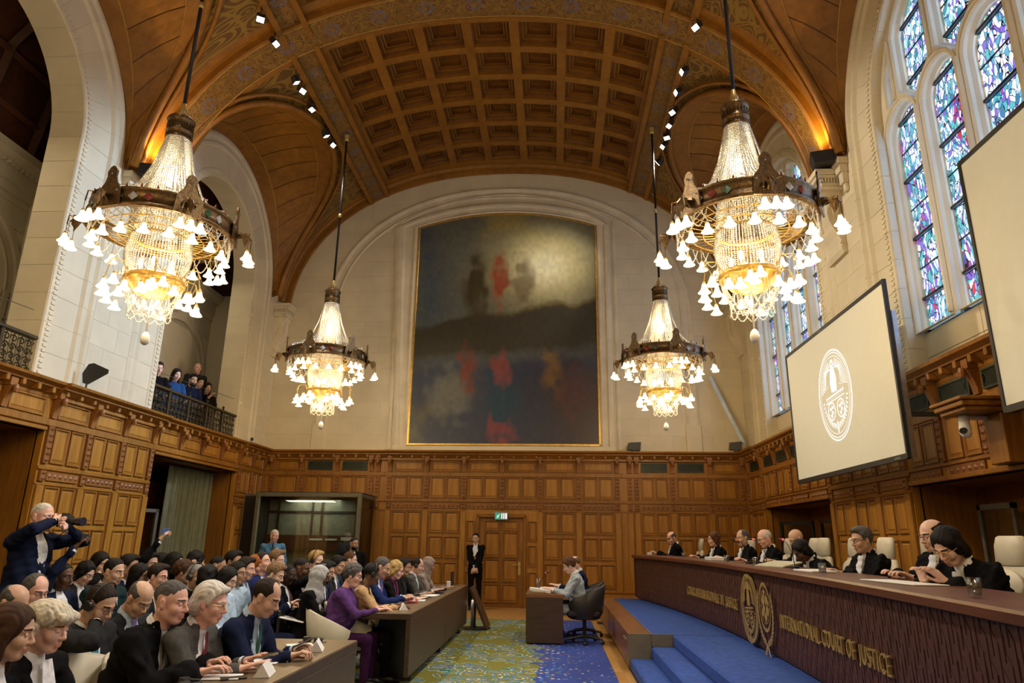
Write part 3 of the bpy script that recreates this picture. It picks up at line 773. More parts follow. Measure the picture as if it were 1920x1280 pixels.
b = MB().grid(np.stack([GX, 0*GX, GZ], -1), flip=True); me = b.mesh('canvas', vcolmat('painting_pigment', .38))
at_ = me.color_attributes.new('Col', 'FLOAT_COLOR', 'POINT')
at_.data.foreach_set('color', np.concatenate([C_.reshape(-1, 3), np.ones((NX*NZ, 1))], 1).astype(np.float32).ravel())
link('canvas', me, pt)
o_ = sweep_path('gilt_frame', paint_path(2.56, 10.43, 10.85, 4.10)+[(2.56, 4.10)], [(.05, 0), (.05, .04), (0, .04), (-.02, .0)], pt, GILT, y0=.02)

# ------------------------------------------------------------ ceiling
ce = struct('ceiling')
XS, AL = arcx(64)
# transverse arches: profile (y offset, w)
def transverse(y, half=False):
    tr = [(-.66, .32), (-.66, .16), (-.60, .10), (-.52, .10), (-.47, .14), (-.42, .14), (-.40, .02), (-.37, 0), (-.34, 0)]
    b = MB(); b.grid([[VP(x, dy, w_) for dy, w_ in tr] for x in XS], flip=False)
    if not half: b.grid([[VP(x, -dy, w_) for dy, w_ in reversed(tr)] for x in XS], flip=False)
    return b.mesh('arch_rib', VAULT, True)
TR, TRH = transverse(0), transverse(0, True)
for me in (TR, TRH): me.polygons.foreach_set('use_smooth', [False]*len(me.polygons))
def uvgrid(P, U, V, name, mt):
    P = np.asarray(P); b = MB().grid(P); me = b.mesh(name, mt)
    uv = me.uv_layers.new(name='UVMap'); a, c = P.shape[:2]
    UU = np.stack([np.broadcast_to(U, (a, c)), np.broadcast_to(V, (a, c))], -1).reshape(-1, 2)
    idx = np.empty(len(me.loops), int); me.loops.foreach_get('vertex_index', idx)
    uv.data.foreach_set('uv', UU[idx].astype(np.float32).ravel()); return me
sarc = np.linspace(0, AL, 65)
TB = uvgrid([[VP(x, dy, .004) for dy in (-.34, 0, .34)] for x in XS], sarc[:, None], np.array([-.34, 0, .34])[None], 'painted_band', BAND)
TE = MB()
for dy in (-.345, .345): TE.grid([[VP(x, dy+q, -.012*(abs(q) < .009)) for q in (-.012, 0, .012)] for x in XS])
TE = TE.mesh('gilt_edge', GOLDLINE)
for y in (11.6, 4.7): link('arch_rib', TR, ce, (0, y, 0)); link('painted_band', TB, ce, (0, y, 0)); link('gilt_edge', TE, ce, (0, y, 0))
link('arch_rib', TRH, ce, (0, YB+.35, 0))
CW = .22    # height of the vault surface above the arch soffit
# coffers: 7 across, 6 along each bay
def stationx(n, x0, x1):
    xs = np.linspace(x0, x1, 801); zs = np.array([zM(x) for x in xs]); s = np.concatenate([[0], np.cumsum(np.hypot(np.diff(xs), np.diff(zs)))])
    return np.interp(np.linspace(0, s[-1], n+1), s, xs)
BX = 3.58; cx = stationx(7, -BX+.07, BX-.07); Y0, Y1 = -2.82, 2.98   # bay-local extents between the arches
cy = np.linspace(Y0, Y1, 7)
def coffer_mesh(i):
    xa, xb = cx[i], cx[i+1]; hy = (cy[1]-cy[0])/2; b = MB()
    rings = [(.08, 0, 0), (.12, .10, 0), (.17, .10, 1), (.18, .16, 1), (.24, .16, 0), (.25, .24, 0), (.31, .24, 1), (.32, .28, 1), (.37, .28, 0)]
    last = None
    for q, (ins, w_, _) in enumerate(rings):
        k = ins/1.0
        row = [VP(xa+k, -hy+ins, CW+w_), VP(xb-k, -hy+ins, CW+w_), VP(xb-k, hy-ins, CW+w_), VP(xa+k, hy-ins, CW+w_)]
        n = len(b.v); b.v.extend(row)
        if q:
            for e in range(4): f = (e+1) % 4; b.f.append((n-4+f, n-4+e, n+e, n+f)); b.mi.append(1 if rings[q][2] and rings[q-1][1] != w_ and q in (3, 7) else 0)
        last = n
    b.f.append((last+3, last+2, last+1, last)); b.mi.append(2)
    for s0, s1 in (((.17, .10), (.185, .088)), ((.24, .16), (.255, .148))):    # gilt line
        a_, w1 = s0; c_, w2 = s1
        r1 = [VP(xa+a_, -hy+a_, CW+w1-.004), VP(xb-a_, -hy+a_, CW+w1-.004), VP(xb-a_, hy-a_, CW+w1-.004), VP(xa+a_, hy-a_, CW+w1-.004)]
        r2 = [VP(xa+c_, -hy+c_, CW+w1-.006), VP(xb-c_, -hy+c_, CW+w1-.006), VP(xb-c_, hy-c_, CW+w1-.006), VP(xa+c_, hy-c_, CW+w1-.006)]
        n = len(b.v); b.v.extend(r1+r2)
        for e in range(4): f = (e+1) % 4; b.f.append((n+e, n+f, n+4+f, n+4+e)); b.mi.append(3)
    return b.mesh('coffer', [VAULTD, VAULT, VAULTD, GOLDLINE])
CM = [coffer_mesh(i) for i in range(7)]
def band_between(xa, xb, y0, y1, w0, w1, n=3):
    """a slab of the vault from x=xa..xb, y0..y1, thickness w0..w1"""
    xs = np.linspace(xa, xb, n); b = MB()
    b.grid([[VP(x, y0, w0), VP(x, y1, w0)] for x in xs])
    b.grid([[VP(x, y0, w1), VP(x, y0, w0)] for x in xs]); b.grid([[VP(x, y1, w0), VP(x, y1, w1)] for x in xs])
    b.grid([[VP(xa, y0, w1), VP(xa, y1, w1)], [VP(xa, y0, w0), VP(xa, y1, w0)]]); b.grid([[VP(xb, y0, w0), VP(xb, y1, w0)], [VP(xb, y0, w1), VP(xb, y1, w1)]])
    return b
LR = [band_between(x-.10 if 0 < i else x-.08, x+.10 if i < 7 else x+.08, Y0, Y1, CW-.04, CW+.10).mesh('ceiling_rib', VAULT) for i, x in enumerate(cx)]
XR = band_between(-BX+.02, BX-.02, -.10, .10, CW-.035, CW+.10, 30).mesh('cross_rib', VAULT)
END = band_between(-BX, BX, 0, .34, CW-.02, CW+.10, 30).mesh('end_board', VAULTD)
# longitudinal beams with painted band
def beam(s):
    a, b_ = 3.55, 4.12
    o = [band_between(s*a, s*(a+.10), -3.2, 3.4, -.02, CW+.1).mesh('beam_moulding', VAULT), band_between(s*(b_-.10), s*b_, -3.2, 3.4, -.02, CW+.1).mesh('beam_moulding', VAULT)]
    xs = [s*(a+.10), s*(a+.235), s*(b_-.10)]
    P = [[VP(x, y, .07) for x in (xs if s < 0 else xs)] for y in np.linspace(-3.2, 3.4, 14)]
    U = np.linspace(-3.2, 3.4, 14)[:, None]*1.25; V = np.array([-.23, 0, .23])[None]
    o.append(uvgrid(P, U, V, 'painted_band', BAND)); return o
BE = {s: beam(s) for s in (-1, 1)}
# groin of the lunettes
def gw(phi, s):
    X = 6.30-2.08*math.sin(phi); return s*X, 2.88*math.cos(phi)
PH = np.linspace(0, PI, 41)
def gpt(phi, s, w_=.12):
    X, Y = gw(phi, s); p = VP(X, Y, w_); return (p[0], Y, max(p[2], 8.02))
def wpt(phi, s): return (WL-.02 if s < 0 else WR+.02, (RO+.01)*math.cos(phi), ZS+(RO+.01)*math.sin(phi))
def lunette(s):
    out = []
    def ruled(phs, s0, s1, dz, n=4):
        P = []
        for ph in phs:
            A, G = np.array(wpt(ph, s)), np.array(gpt(ph, s)); row = []
            for k in np.linspace(s0, s1, n):
                q = A+(G-A)*k; q[2] += .18*math.sin(PI*k)*math.sin(ph)+dz*max(.2, math.sin(ph)); q[1] += dz*math.cos(ph); row.append(q)
            P.append(row)
        return P
    fl_ = s > 0
    out.append(('lunette_board', MB().grid(ruled(PH, 0, 1, .03, 6), flip=fl_).mesh('lunette_board', VAULTD)))
    out.append(('lunette_border', MB().grid(ruled(PH, 0, .16, -.01), flip=fl_).mesh('lunette_border', VAULT)))
    out.append(('lunette_border', MB().grid(ruled(PH, .80, 1, -.03), flip=fl_).mesh('lunette_border', VAULT)))
    out.append(('gilt_edge', MB().grid(ruled(PH, .155, .165, -.016), flip=fl_).mesh('gilt_edge', GOLDLINE)))
    out.append(('gilt_edge', MB().grid(ruled(PH, .79, .80, -.035), flip=fl_).mesh('gilt_edge', GOLDLINE)))
    st = np.linspace(.04, PI-.04, 17)
    for a, c in zip(st, st[1:]): out.append(('plank', MB().grid(ruled(np.linspace(a+.004, c-.004, 4), .16, .80, 0), flip=fl_).mesh('plank', VAULT)))
    # moulded rib standing on the groin
    g1 = MB()
    for off, r in ((.0, .075), (.17, .045)):
        pts = []
        for ph in np.linspace(.0, PI, 41):
            X, Y = gw(ph, s); k = math.sin(ph); p = VP(X-s*off*(.2+k), Y+off*math.cos(ph), .04); pts.append((p[0], Y+off*math.cos(ph), max(p[2], 8.02)))
        g1.tube(pts, r, 6)
    out.append(('groin_rib', g1.mesh('groin_rib', VAULT, True)))
    # spandrels with painted scrolls either side, from the beam out to the springing
    for q in (-1, 1):
        XX = np.linspace(4.10, 6.20, 22); P = []; U = []
        for X in XX:
            t = (6.30-X)/2.08
            y0 = 2.88*math.sqrt(max(0, 1-t*t)) if t < 1 else 0
            ye = max(y0+.02, 3.41 if q > 0 else 2.85); P.append([VP(s*X, q*(y0+(ye-y0)*k), .14) for k in np.linspace(0, 1, 8)])
        P = np.array(P)
        out.append(('painted_spandrel', uvgrid(P, P[..., 1]*1.0, -P[..., 0]+P[..., 2]*.7, 'painted_spandrel', SCROLL)))
        # plain border against the arch
        g2 = MB(); yq = 3.45 if q > 0 else 2.87; g2.grid([[VP(s*X, q*yq, .03), VP(s*X, q*yq, .13), VP(s*X, q*(yq-.19), .13), VP(s*X, q*(yq-.20), .16)] for X in XX]); out.append(('spandrel_border', g2.mesh('spandrel_border', VAULT)))
    return out
LU = {s: lunette(s) for s in (-1, 1)}
for yc in BAYS:
    off = yc-.0
    for i in range(7):
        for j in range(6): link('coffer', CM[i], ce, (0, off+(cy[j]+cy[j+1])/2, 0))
    for q in LR: link('ceiling_rib', q, ce, (0, off, 0))
    for y in cy: link('cross_rib', XR, ce, (0, off+y, 0))
    link('end_board', END, ce, (0, off+Y1, 0)); link('end_board', END, ce, (0, off+Y0-.34, 0))
    for s in (-1, 1):
        for q in BE[s]: link(q.name.split('.')[0], q, ce, (0, off, 0))
        for n_, q in LU[s]: link(n_, q, ce, (0, yc-.29, 0))
# outer shell above the ceiling and the front end wall keep daylight out
MB().box(-11, 8.1, YF-.1, YB+.3, 13.3, 13.4).obj('roof_shell', DARKW, ce)
wf = struct('wall_front'); MB().box(-9, 8, YF-.1, YF, 0, 13).obj('plaster', STONE, wf)
wx = struct('wall_outer'); MB().box(8.0, 8.1, YF, YB, 0, 13.4).obj('plaster', DARKW, wx); MB().box(-11.1, -11, YF, YB, 0, 13.4).obj('plaster', DARKW, wx); MB().box(-11, 8, YB+.3, YB+.4, 0, 13.4).obj('plaster', DARKW, wx)
# ------------------------------------------------------------ corbels
def corbel(s, y, half=False):
    """stone bracket; local x points out of the wall into the room"""
    t = thing('stone_corbel', None, 'corbel', (WL if s < 0 else WR, y, -.07), 0 if s < 0 else PI); t.scale = (.58, 1, 1)
    h0, h1 = (-.55, .55) if not half else ((-.0, .55) if s > 0 else (-.55, 0))
    lo = max(h0, -.55)
    b = MB()
    for z0, z1, d, e in ((7.93, 8.03, .80, 0), (7.86, 7.93, .74, .03), (7.72, 7.86, .62, .07), (7.66, 7.72, .66, .05)):
        b.bbox(0, d, h0+(e if not half or s < 0 else 0), h1-(e if not half or s > 0 else 0), z0, z1, .012)
    b.obj('abacus', STONEC, t)
    b = MB()
    for i in range(7):
        x = .07+i*.085
        for yy in ([h0+.05, h1-.05] if not half else [h0+.05 if s < 0 else h1-.05]): b.box(x, x+.045, yy-.03, yy+.03, 7.78, 7.85)
    for i in range(int((h1-h0)/.09)): b.box(.60, .66, h0+.04+i*.09, h0+.085+i*.09, 7.78, 7.85)
    b.obj('dentils', STONEC, t, kind='stuff')
    # scroll-shaped body
    w0, w1 = (max(h0, -.36), min(h1, .36))
    pr = [(0, 6.55), (.10, 6.52), (.17, 6.60), (.15, 6.74), (.22, 6.86), (.34, 6.98), (.44, 7.12), (.47, 7.28), (.43, 7.42), (.47, 7.52), (.56, 7.60), (.58, 7.68), (0, 7.68)]
    MB().prism([(a, c) for a, c in pr], w0, w1, 'y').obj('bracket', STONEC, t)
    b = MB()
    for yy in (w0, w1):
        for (a, c, r) in ((.30, 7.36, .10), (.13, 6.68, .06)):
            b.tube([(a+r*math.cos(k*.5)*(1-k/16), yy, c+r*math.sin(k*.5)*(1-k/16)) for k in range(14)], .018, 5)
        for k in range(3): b.tube([(.10+.09*k, yy, 6.95+.1*k), (.13+.09*k, yy, 7.1+.1*k), (.10+.09*k, yy, 7.22+.1*k)], .02, 5)
    b.tube([(.50, (w0+w1)/2, 7.55), (.50, (w0+w1)/2, 7.3), (.40, (w0+w1)/2, 7.05)], [.06, .09, .03], 7)
    b.obj('carved_scroll', STONEC, t, kind='stuff')
    # the upper side pieces that carry the wall ribs
    if not half:
        for yy in (-.66, .66):
            b = MB(); b.bbox(0, .30, yy-.14, yy+.14, 8.0, 8.12, .01); b.bbox(0, .24, yy-.10, yy+.10, 7.86, 8.0, .01); b.bbox(0, .17, yy-.08, yy+.08, 7.66, 7.86, .01); b.bbox(0, .10, yy-.06, yy+.06, 7.52, 7.66, .01)
            b.obj('side_bracket', STONEC, t)
    return t
LB = {(-1, 11.6): 'carved stone corbel on the gallery side, half hidden by the hanging beads', (1, 11.6): 'large carved cream stone corbel between the two stained glass windows',
      (-1, 18.0): 'stone corbel in the far corner above the balcony', (1, 18.0): 'stone corbel in the far corner behind the chandelier'}
for (s, y), l in LB.items():
    c_ = corbel(s, y if y < 18 else YB-.02, y > 17); c_['label'] = l
    if y < 12:
        f_ = thing('uplight', 'black uplight box on top of the corbel '+('by the gallery arch' if s < 0 else 'between the windows'), 'light', (s*6.12, y-.55, 7.99), -.3*s)
        b = MB(); b.prism([(-.16, 0), (.16, 0), (.22, .22), (-.22, .22)], -.20, .20, 'y'); b.obj('lamp_housing', BLACKP, f_)
        MB().box(-.18, .18, -.16, .16, .222, .225).obj('lamp_glass', emitter('warm_lamp', (1, .6, .25), 6), f_)
# ------------------------------------------------------------ stained glass windows on the right
from mathutils.geometry import tessellate_polygon
XG = 6.78
def arc_pts(yc, z0, r, n, a0=0, a1=PI): return [(yc+r*math.cos(a0+(a1-a0)*i/n), z0+r*math.sin(a0+(a1-a0)*i/n)) for i in range(n+1)]
RW = 2.0
outer = [(RW, 4.56)]+arc_pts(0, ZS, RW, 28)+[(-RW, 4.56)]
LIGHTS = []
for c in (-1.53, -.51, .51, 1.53):
    LIGHTS.append([(c+.40, 4.60)]+arc_pts(c, 7.62, .40, 12)+[(c-.40, 4.60)])
rc = 1.88
def upper(c, hw, zb):
    L, Rr = c-hw, c+hw
    top = []
    for i in range(9):
        y = Rr+(L-Rr)*i/8; top.append((y, ZS+math.sqrt(max(.01, rc*rc-y*y))-(.10 if i in (0, 8) else .02)))
    return [(c, zb), (Rr, zb+.38)]+top+[(L, zb+.38)]
for c in (-1.02, 0, 1.02): LIGHTS.append(upper(c, .40, 7.88))
LIGHTS.append([(1.56, 8.16), (1.78, 8.22), (1.76, ZS+math.sqrt(rc*rc-1.76**2)-.02), (1.56, ZS+math.sqrt(rc*rc-1.56**2)-.03)])
LIGHTS.append([(-y, z) for y, z in LIGHTS[-1]][::-1])
def inset(poly, d):
    cy_ = sum(p[0] for p in poly)/len(poly); cz = sum(p[1] for p in poly)/len(poly); n = len(poly); out = []
    for i in range(n):
        a, p, b = poly[i-1], poly[i], poly[(i+1) % n]
        n1 = Vector((p[1]-a[1], -(p[0]-a[0]))); n2 = Vector((b[1]-p[1], -(b[0]-p[0])))
        if n1.length < 1e-9: n1 = n2
        if n2.length < 1e-9: n2 = n1
        n1.normalize(); n2.normalize(); nn = (n1+n2); nn.normalize(); k = d/max(.5, nn.dot(n1))
        out.append((p[0]+nn.x*k, p[1]+nn.y*k))
    return out
def signed(p): return sum(p[i][0]*p[(i+1) % len(p)][1]-p[(i+1) % len(p)][0]*p[i][1] for i in range(len(p)))/2
for i, p in enumerate(LIGHTS):
    if signed(p) < 0: LIGHTS[i] = p[::-1]
tb = MB()
def plate(x, polys, holes_widen=0):
    loops = [polys[0]]+polys[1:]
    tris = tessellate_polygon([[Vector((a, b, 0)) for a, b in l] for l in loops]); flat = sum(loops, [])
    tb.add([(x, a, b) for a, b in flat], tris)
front = [outer]+[inset(p, .05) for p in LIGHTS]       # splayed lights: wider opening on the room side
plate(WR+.17, front)
for p in LIGHTS:
    f_ = inset(p, .05); m1 = inset(p, .03); n = len(p)
    for q0, x0, q1, x1 in ((f_, WR+.17, m1, WR+.20), (m1, WR+.20, m1, WR+.25), (m1, WR+.25, p, WR+.30), (p, WR+.30, p, XG+.02)):
        tb.add([(x0, a, b) for a, b in q0]+[(x1, a, b) for a, b in q1], [(i, (i+1) % n, n+(i+1) % n, n+i) for i in range(n)])
TRAC = tb.mesh('tracery', STONE)
# raised mouldings on the mullions
mu = MB()
for c in (-1.02, 0, 1.02): mu.tube([(WR+.16, c, 4.58), (WR+.16, c, 7.7)], .045, 6)
for c in (-1.53, -.51, .51, 1.53): mu.tube([(WR+.165, y, z) for y, z in arc_pts(c, 7.62, .50, 12)], .022, 5)
for c in (-1.53, -.51, .51, 1.53): mu.tube([(WR+.165, c, 8.15), (WR+.165, c, ZS+math.sqrt(rc*rc-c*c)+.05)], .035, 5)
MULL = mu.mesh('mullion_moulding', STONE)
panes = []; bars = MB()
for li, p in enumerate(LIGHTS):
    zs_ = [q[1] for q in p]; z0, z1 = min(zs_), max(zs_); step = .47; k = 0; z = z0
    while z < z1-.05:
        zt = min(z+step, z1)
        q = clip(clip(p, 0, 1, zt-.004), 0, -1, -(z+.004))
        if len(q) > 2 and area(q) > .003:
            panes.append(MB().prism(q, XG, XG+.01, 'x').mesh('glass_pane', STAIN))
        ys = [v[0] for v in clip(clip(p, 0, 1, zt+.01), 0, -1, -(zt-.03))] if zt < z1 else []
        if ys and max(ys)-min(ys) > .1: hh = .020 if k % 2 == 0 else .008; bars.box(XG-(.05 if k % 2 == 0 else .015), XG-.001, min(ys)-.02, max(ys)+.02, zt-hh, zt+hh)
        z = zt; k += 1
    ys = [v[0] for v in p]
BARS = bars.mesh('saddle_bars', BLACK)
for i, yc in enumerate(AB):
    w_ = struct('window_%d' % (i+1), (0, yc-.06*0, 0))
    link('tracery', TRAC, w_); link('mullion_moulding', MULL, w_); link('saddle_bars', BARS, w_, kind='stuff')
    for q in panes: link('glass_pane', q, w_)
MB().box(XG+.03, XG+.06, YF, YB, 4.2, 12).obj('plaster', BLACKP, wx)
# ------------------------------------------------------------ galleries behind the left arches
ga = struct('wall_gallery')
XBk = -8.35
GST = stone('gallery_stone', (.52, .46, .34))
MB().box(-8.6, WL-.05, YF, YB+.2, 3.60, ZC-.03).obj('gallery_floor', STONEJ, ga)
MB().box(XBk-.1, XBk, YF, YB, ZC, 8.25).obj('mortar_bed', STONEJ, ga)
for yc in AB:
    # ashlar around a round niche
    yn = yc+1.75; rn = 1.25; zn = 5.75
    for c in range(10):
        z0 = ZC+c*.43; xs = [yc-3.45, yc-2.2-(c % 2)*.5, yc-1.0-(c % 2)*.4, yc-.35, yc+.9+(c % 2)*.4, yc+2.45, yc+3.45]
        for a, b in zip(xs, xs[1:]):
            p = [(a+.005, z0+.004), (b-.005, z0+.004), (b-.005, z0+.426), (a+.005, z0+.426)]
            cl = False
            # cut away the niche
            if z0 < zn and a < yn+rn and b > yn-rn:
                for q in (clip(p, 1, 0, yn-rn), clip(p, -1, 0, -(yn+rn))):
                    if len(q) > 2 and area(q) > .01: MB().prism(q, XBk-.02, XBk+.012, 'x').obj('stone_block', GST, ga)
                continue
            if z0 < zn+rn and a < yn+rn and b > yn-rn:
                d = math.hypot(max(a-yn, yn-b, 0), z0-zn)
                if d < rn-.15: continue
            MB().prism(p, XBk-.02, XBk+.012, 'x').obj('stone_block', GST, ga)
    b = MB(); P = []
    for t in np.linspace(0, 1, 30):
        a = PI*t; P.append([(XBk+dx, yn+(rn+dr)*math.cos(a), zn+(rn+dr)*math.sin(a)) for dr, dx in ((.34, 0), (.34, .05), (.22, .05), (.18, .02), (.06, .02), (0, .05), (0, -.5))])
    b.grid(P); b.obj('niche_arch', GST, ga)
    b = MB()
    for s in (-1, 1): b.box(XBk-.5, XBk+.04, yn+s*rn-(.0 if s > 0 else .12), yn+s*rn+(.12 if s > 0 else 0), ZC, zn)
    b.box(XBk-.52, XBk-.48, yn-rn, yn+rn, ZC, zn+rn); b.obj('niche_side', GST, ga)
    MB().prism([(yn-.16, zn+rn-.02), (yn+.16, zn+rn-.02), (yn+.20, zn+rn+.42), (yn-.20, zn+rn+.42)], XBk, XBk+.10, 'x').obj('keystone', GST, ga)
    gd = MB(); gd.bbox(XBk-.50, XBk-.44, yn-.75+.3, yn+.75+.3, ZC, 6.0, .01); gd.obj('gallery_door', DARKW, ga)
    for q in (-1, 1):
        for z in (4.0, 5.0): link('panel', panel(.5, .8), ga, (XBk-.44, yn+.3+q*.33, z), PI/2)
    # entablature
    b = MB(); b.grid([[(XBk+dx, y, z) for dx, z in ((0, 7.45), (.05, 7.47), (.05, 7.62), (.09, 7.64), (.09, 7.92), (.20, 8.0), (.28, 8.06), (.30, 8.2), (0, 8.24))] for y in (yc-3.45, yc+3.45)]); b.obj('entablature', GST, ga)
    b = MB()
    for k in range(60): b.box(XBk+.09, XBk+.15, yc-3.4+k*.115, yc-3.35+k*.115, 7.90, 7.97)
    b.obj('dentils', GST, ga, kind='stuff')
    # dark coffered timber above
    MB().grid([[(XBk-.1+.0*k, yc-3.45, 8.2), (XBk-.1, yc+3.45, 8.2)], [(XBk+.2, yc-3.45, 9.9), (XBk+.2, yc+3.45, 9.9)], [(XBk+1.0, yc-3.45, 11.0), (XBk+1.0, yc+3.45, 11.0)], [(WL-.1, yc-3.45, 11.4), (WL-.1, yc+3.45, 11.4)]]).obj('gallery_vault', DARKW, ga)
    for k in range(6):
        y = yc-2.9+k*1.16
        MB().tube([(XBk-.02, y, 8.2), (XBk+.27, y, 9.85), (XBk+1.05, y, 10.9), (WL-.1, y, 11.3)], .09, 4).obj('vault_rib', DARKW, ga)
    for z, x in ((8.9, XBk+.07), (9.75, XBk+.24), (10.5, XBk+.72)): MB().tube([(x, yc-3.4, z), (x, yc+3.4, z)], .08, 4).obj('vault_rib', DARKW, ga)
for y in (11.31, 4.41, YB-.1):
    MB().bbox(XBk, WL-.55, y-.28, y+.28, ZC, 8.24, .02).obj('cross_wall', GST, ga)
    MB().box(XBk, WL-.3, y-.2, y+.2, 8.2, 11.5).obj('cross_wall', DARKW, ga)
lp = light('AREA', 'gallery_lamp', (-7.5, 15.3, 8.1), 12, (1, .85, .6), (-7.6, 15.5, 4), size=1.0); light('AREA', 'gallery_lamp', (-7.5, 8.3, 8.1), 16, (1, .85, .6), (-7.6, 8.3, 4), size=1.0)
# wrought balustrades
def balustrade(yc, label):
    t = thing('balustrade', label, 'railing', (WL-.10, yc, ZC))
    L = 2.02
    for z0, z1, nm in ((.0, .05, 'bottom_rail'), (.60, .66, 'hand_rail')):
        MB().bbox(-.05, .05, -L, L, z0, z1, .012).obj(nm, DBRONZE, t)
    for i in range(6):
        y = -L+.03+i*(2*L-.06)/5
        b = MB(); b.bbox(-.035, .035, y-.03, y+.03, .03, .62, .01); b.lathe([(0, .66), (.035, .67), (.02, .70), (.035, .73), (0, .77)], 6, (0, y, 0)); b.obj('post', DBRONZE, t)
    for i in range(5):
        y0 = -L+.06+i*(2*L-.06)/5; wd = (2*L-.06)/5-.06; b = MB()
        for k in range(5):
            c = y0+wd*(k+.5)/5; r = wd/10*.98
            for zc, dr in ((.13, 1), (.25, -1), (.38, 1), (.51, -1)):
                b.tube([(0, c+r*(1-j/15)*math.cos(j*.62)*dr, zc+r*.85*(1-j/15)*math.sin(j*.62)) for j in range(13)], .012, 4)
            b.tube([(0, c-r, .05), (0, c-r*1.02, .6)], .007, 4)
            b.tube([(0, c, .06), (.01, c+r*.5, .13), (0, c, .315), (.01, c-r*.5, .5), (0, c, .59)], .009, 4)
        b.obj('scroll_panel', DBRONZE, t, kind='stuff')
    return t
balustrade(14.76, 'wrought bronze scroll railing in front of the standing spectators')
balustrade(7.86, 'wrought bronze scroll railing at the left edge, empty gallery behind')
for y, l in ((16.2, 'far'), (9.35, 'near')):
    pass
rp = []
for yc in (14.76, 7.86):
    r_ = MB().tube([(-7.1, yc-1.7, 4.95), (-6.62, yc+1.72, 4.93)], .006, 4).obj('safety_cable', GREY)
    tag(r_, 'thin steel cable stretched above the balcony railing '+('with the spectators' if yc > 10 else 'at the left edge'), 'cable')
# ------------------------------------------------------------ chandeliers
ico = None
def beads(b, pts, r=.011, sp=.021):
    """strand of little octahedral beads along a path"""
    pts = [np.array(p) for p in pts]; seg = [np.linalg.norm(q-p) for p, q in zip(pts, pts[1:])]; L = sum(seg); n = int(L/sp)
    cum = np.concatenate([[0], np.cumsum(seg)]); P = np.array(pts)
    for i in range(n):
        s = (i+.5)*L/n; p = [np.interp(s, cum, P[:, k]) for k in range(3)]; n0 = len(b.v)
        b.v.extend([(p[0]+r, p[1], p[2]), (p[0], p[1]+r, p[2]), (p[0]-r, p[1], p[2]), (p[0], p[1]-r, p[2]), (p[0], p[1], p[2]+r), (p[0], p[1], p[2]-r)])
        for q in ((0, 1, 4), (1, 2, 4), (2, 3, 4), (3, 0, 4), (1, 0, 5), (2, 1, 5), (3, 2, 5), (0, 3, 5)): b.f.append(tuple(k+n0 for k in q)); b.mi.append(0)
def pol(r, a, z): return (r*math.cos(a), r*math.sin(a), z)
BELL = MB().lathe([(.016, .0), (.024, -.012), (.030, -.045), (.046, -.085), (.078, -.118), (.074, -.119), (.042, -.088), (.0, -.05)], 12).mesh('lamp_shade', SHADE, True)
BCAP = MB().lathe([(0, .028), (.014, .024), (.022, .006), (.020, -.006), (.0, -.006)], 8).mesh('lamp_cap', BRASS, True)
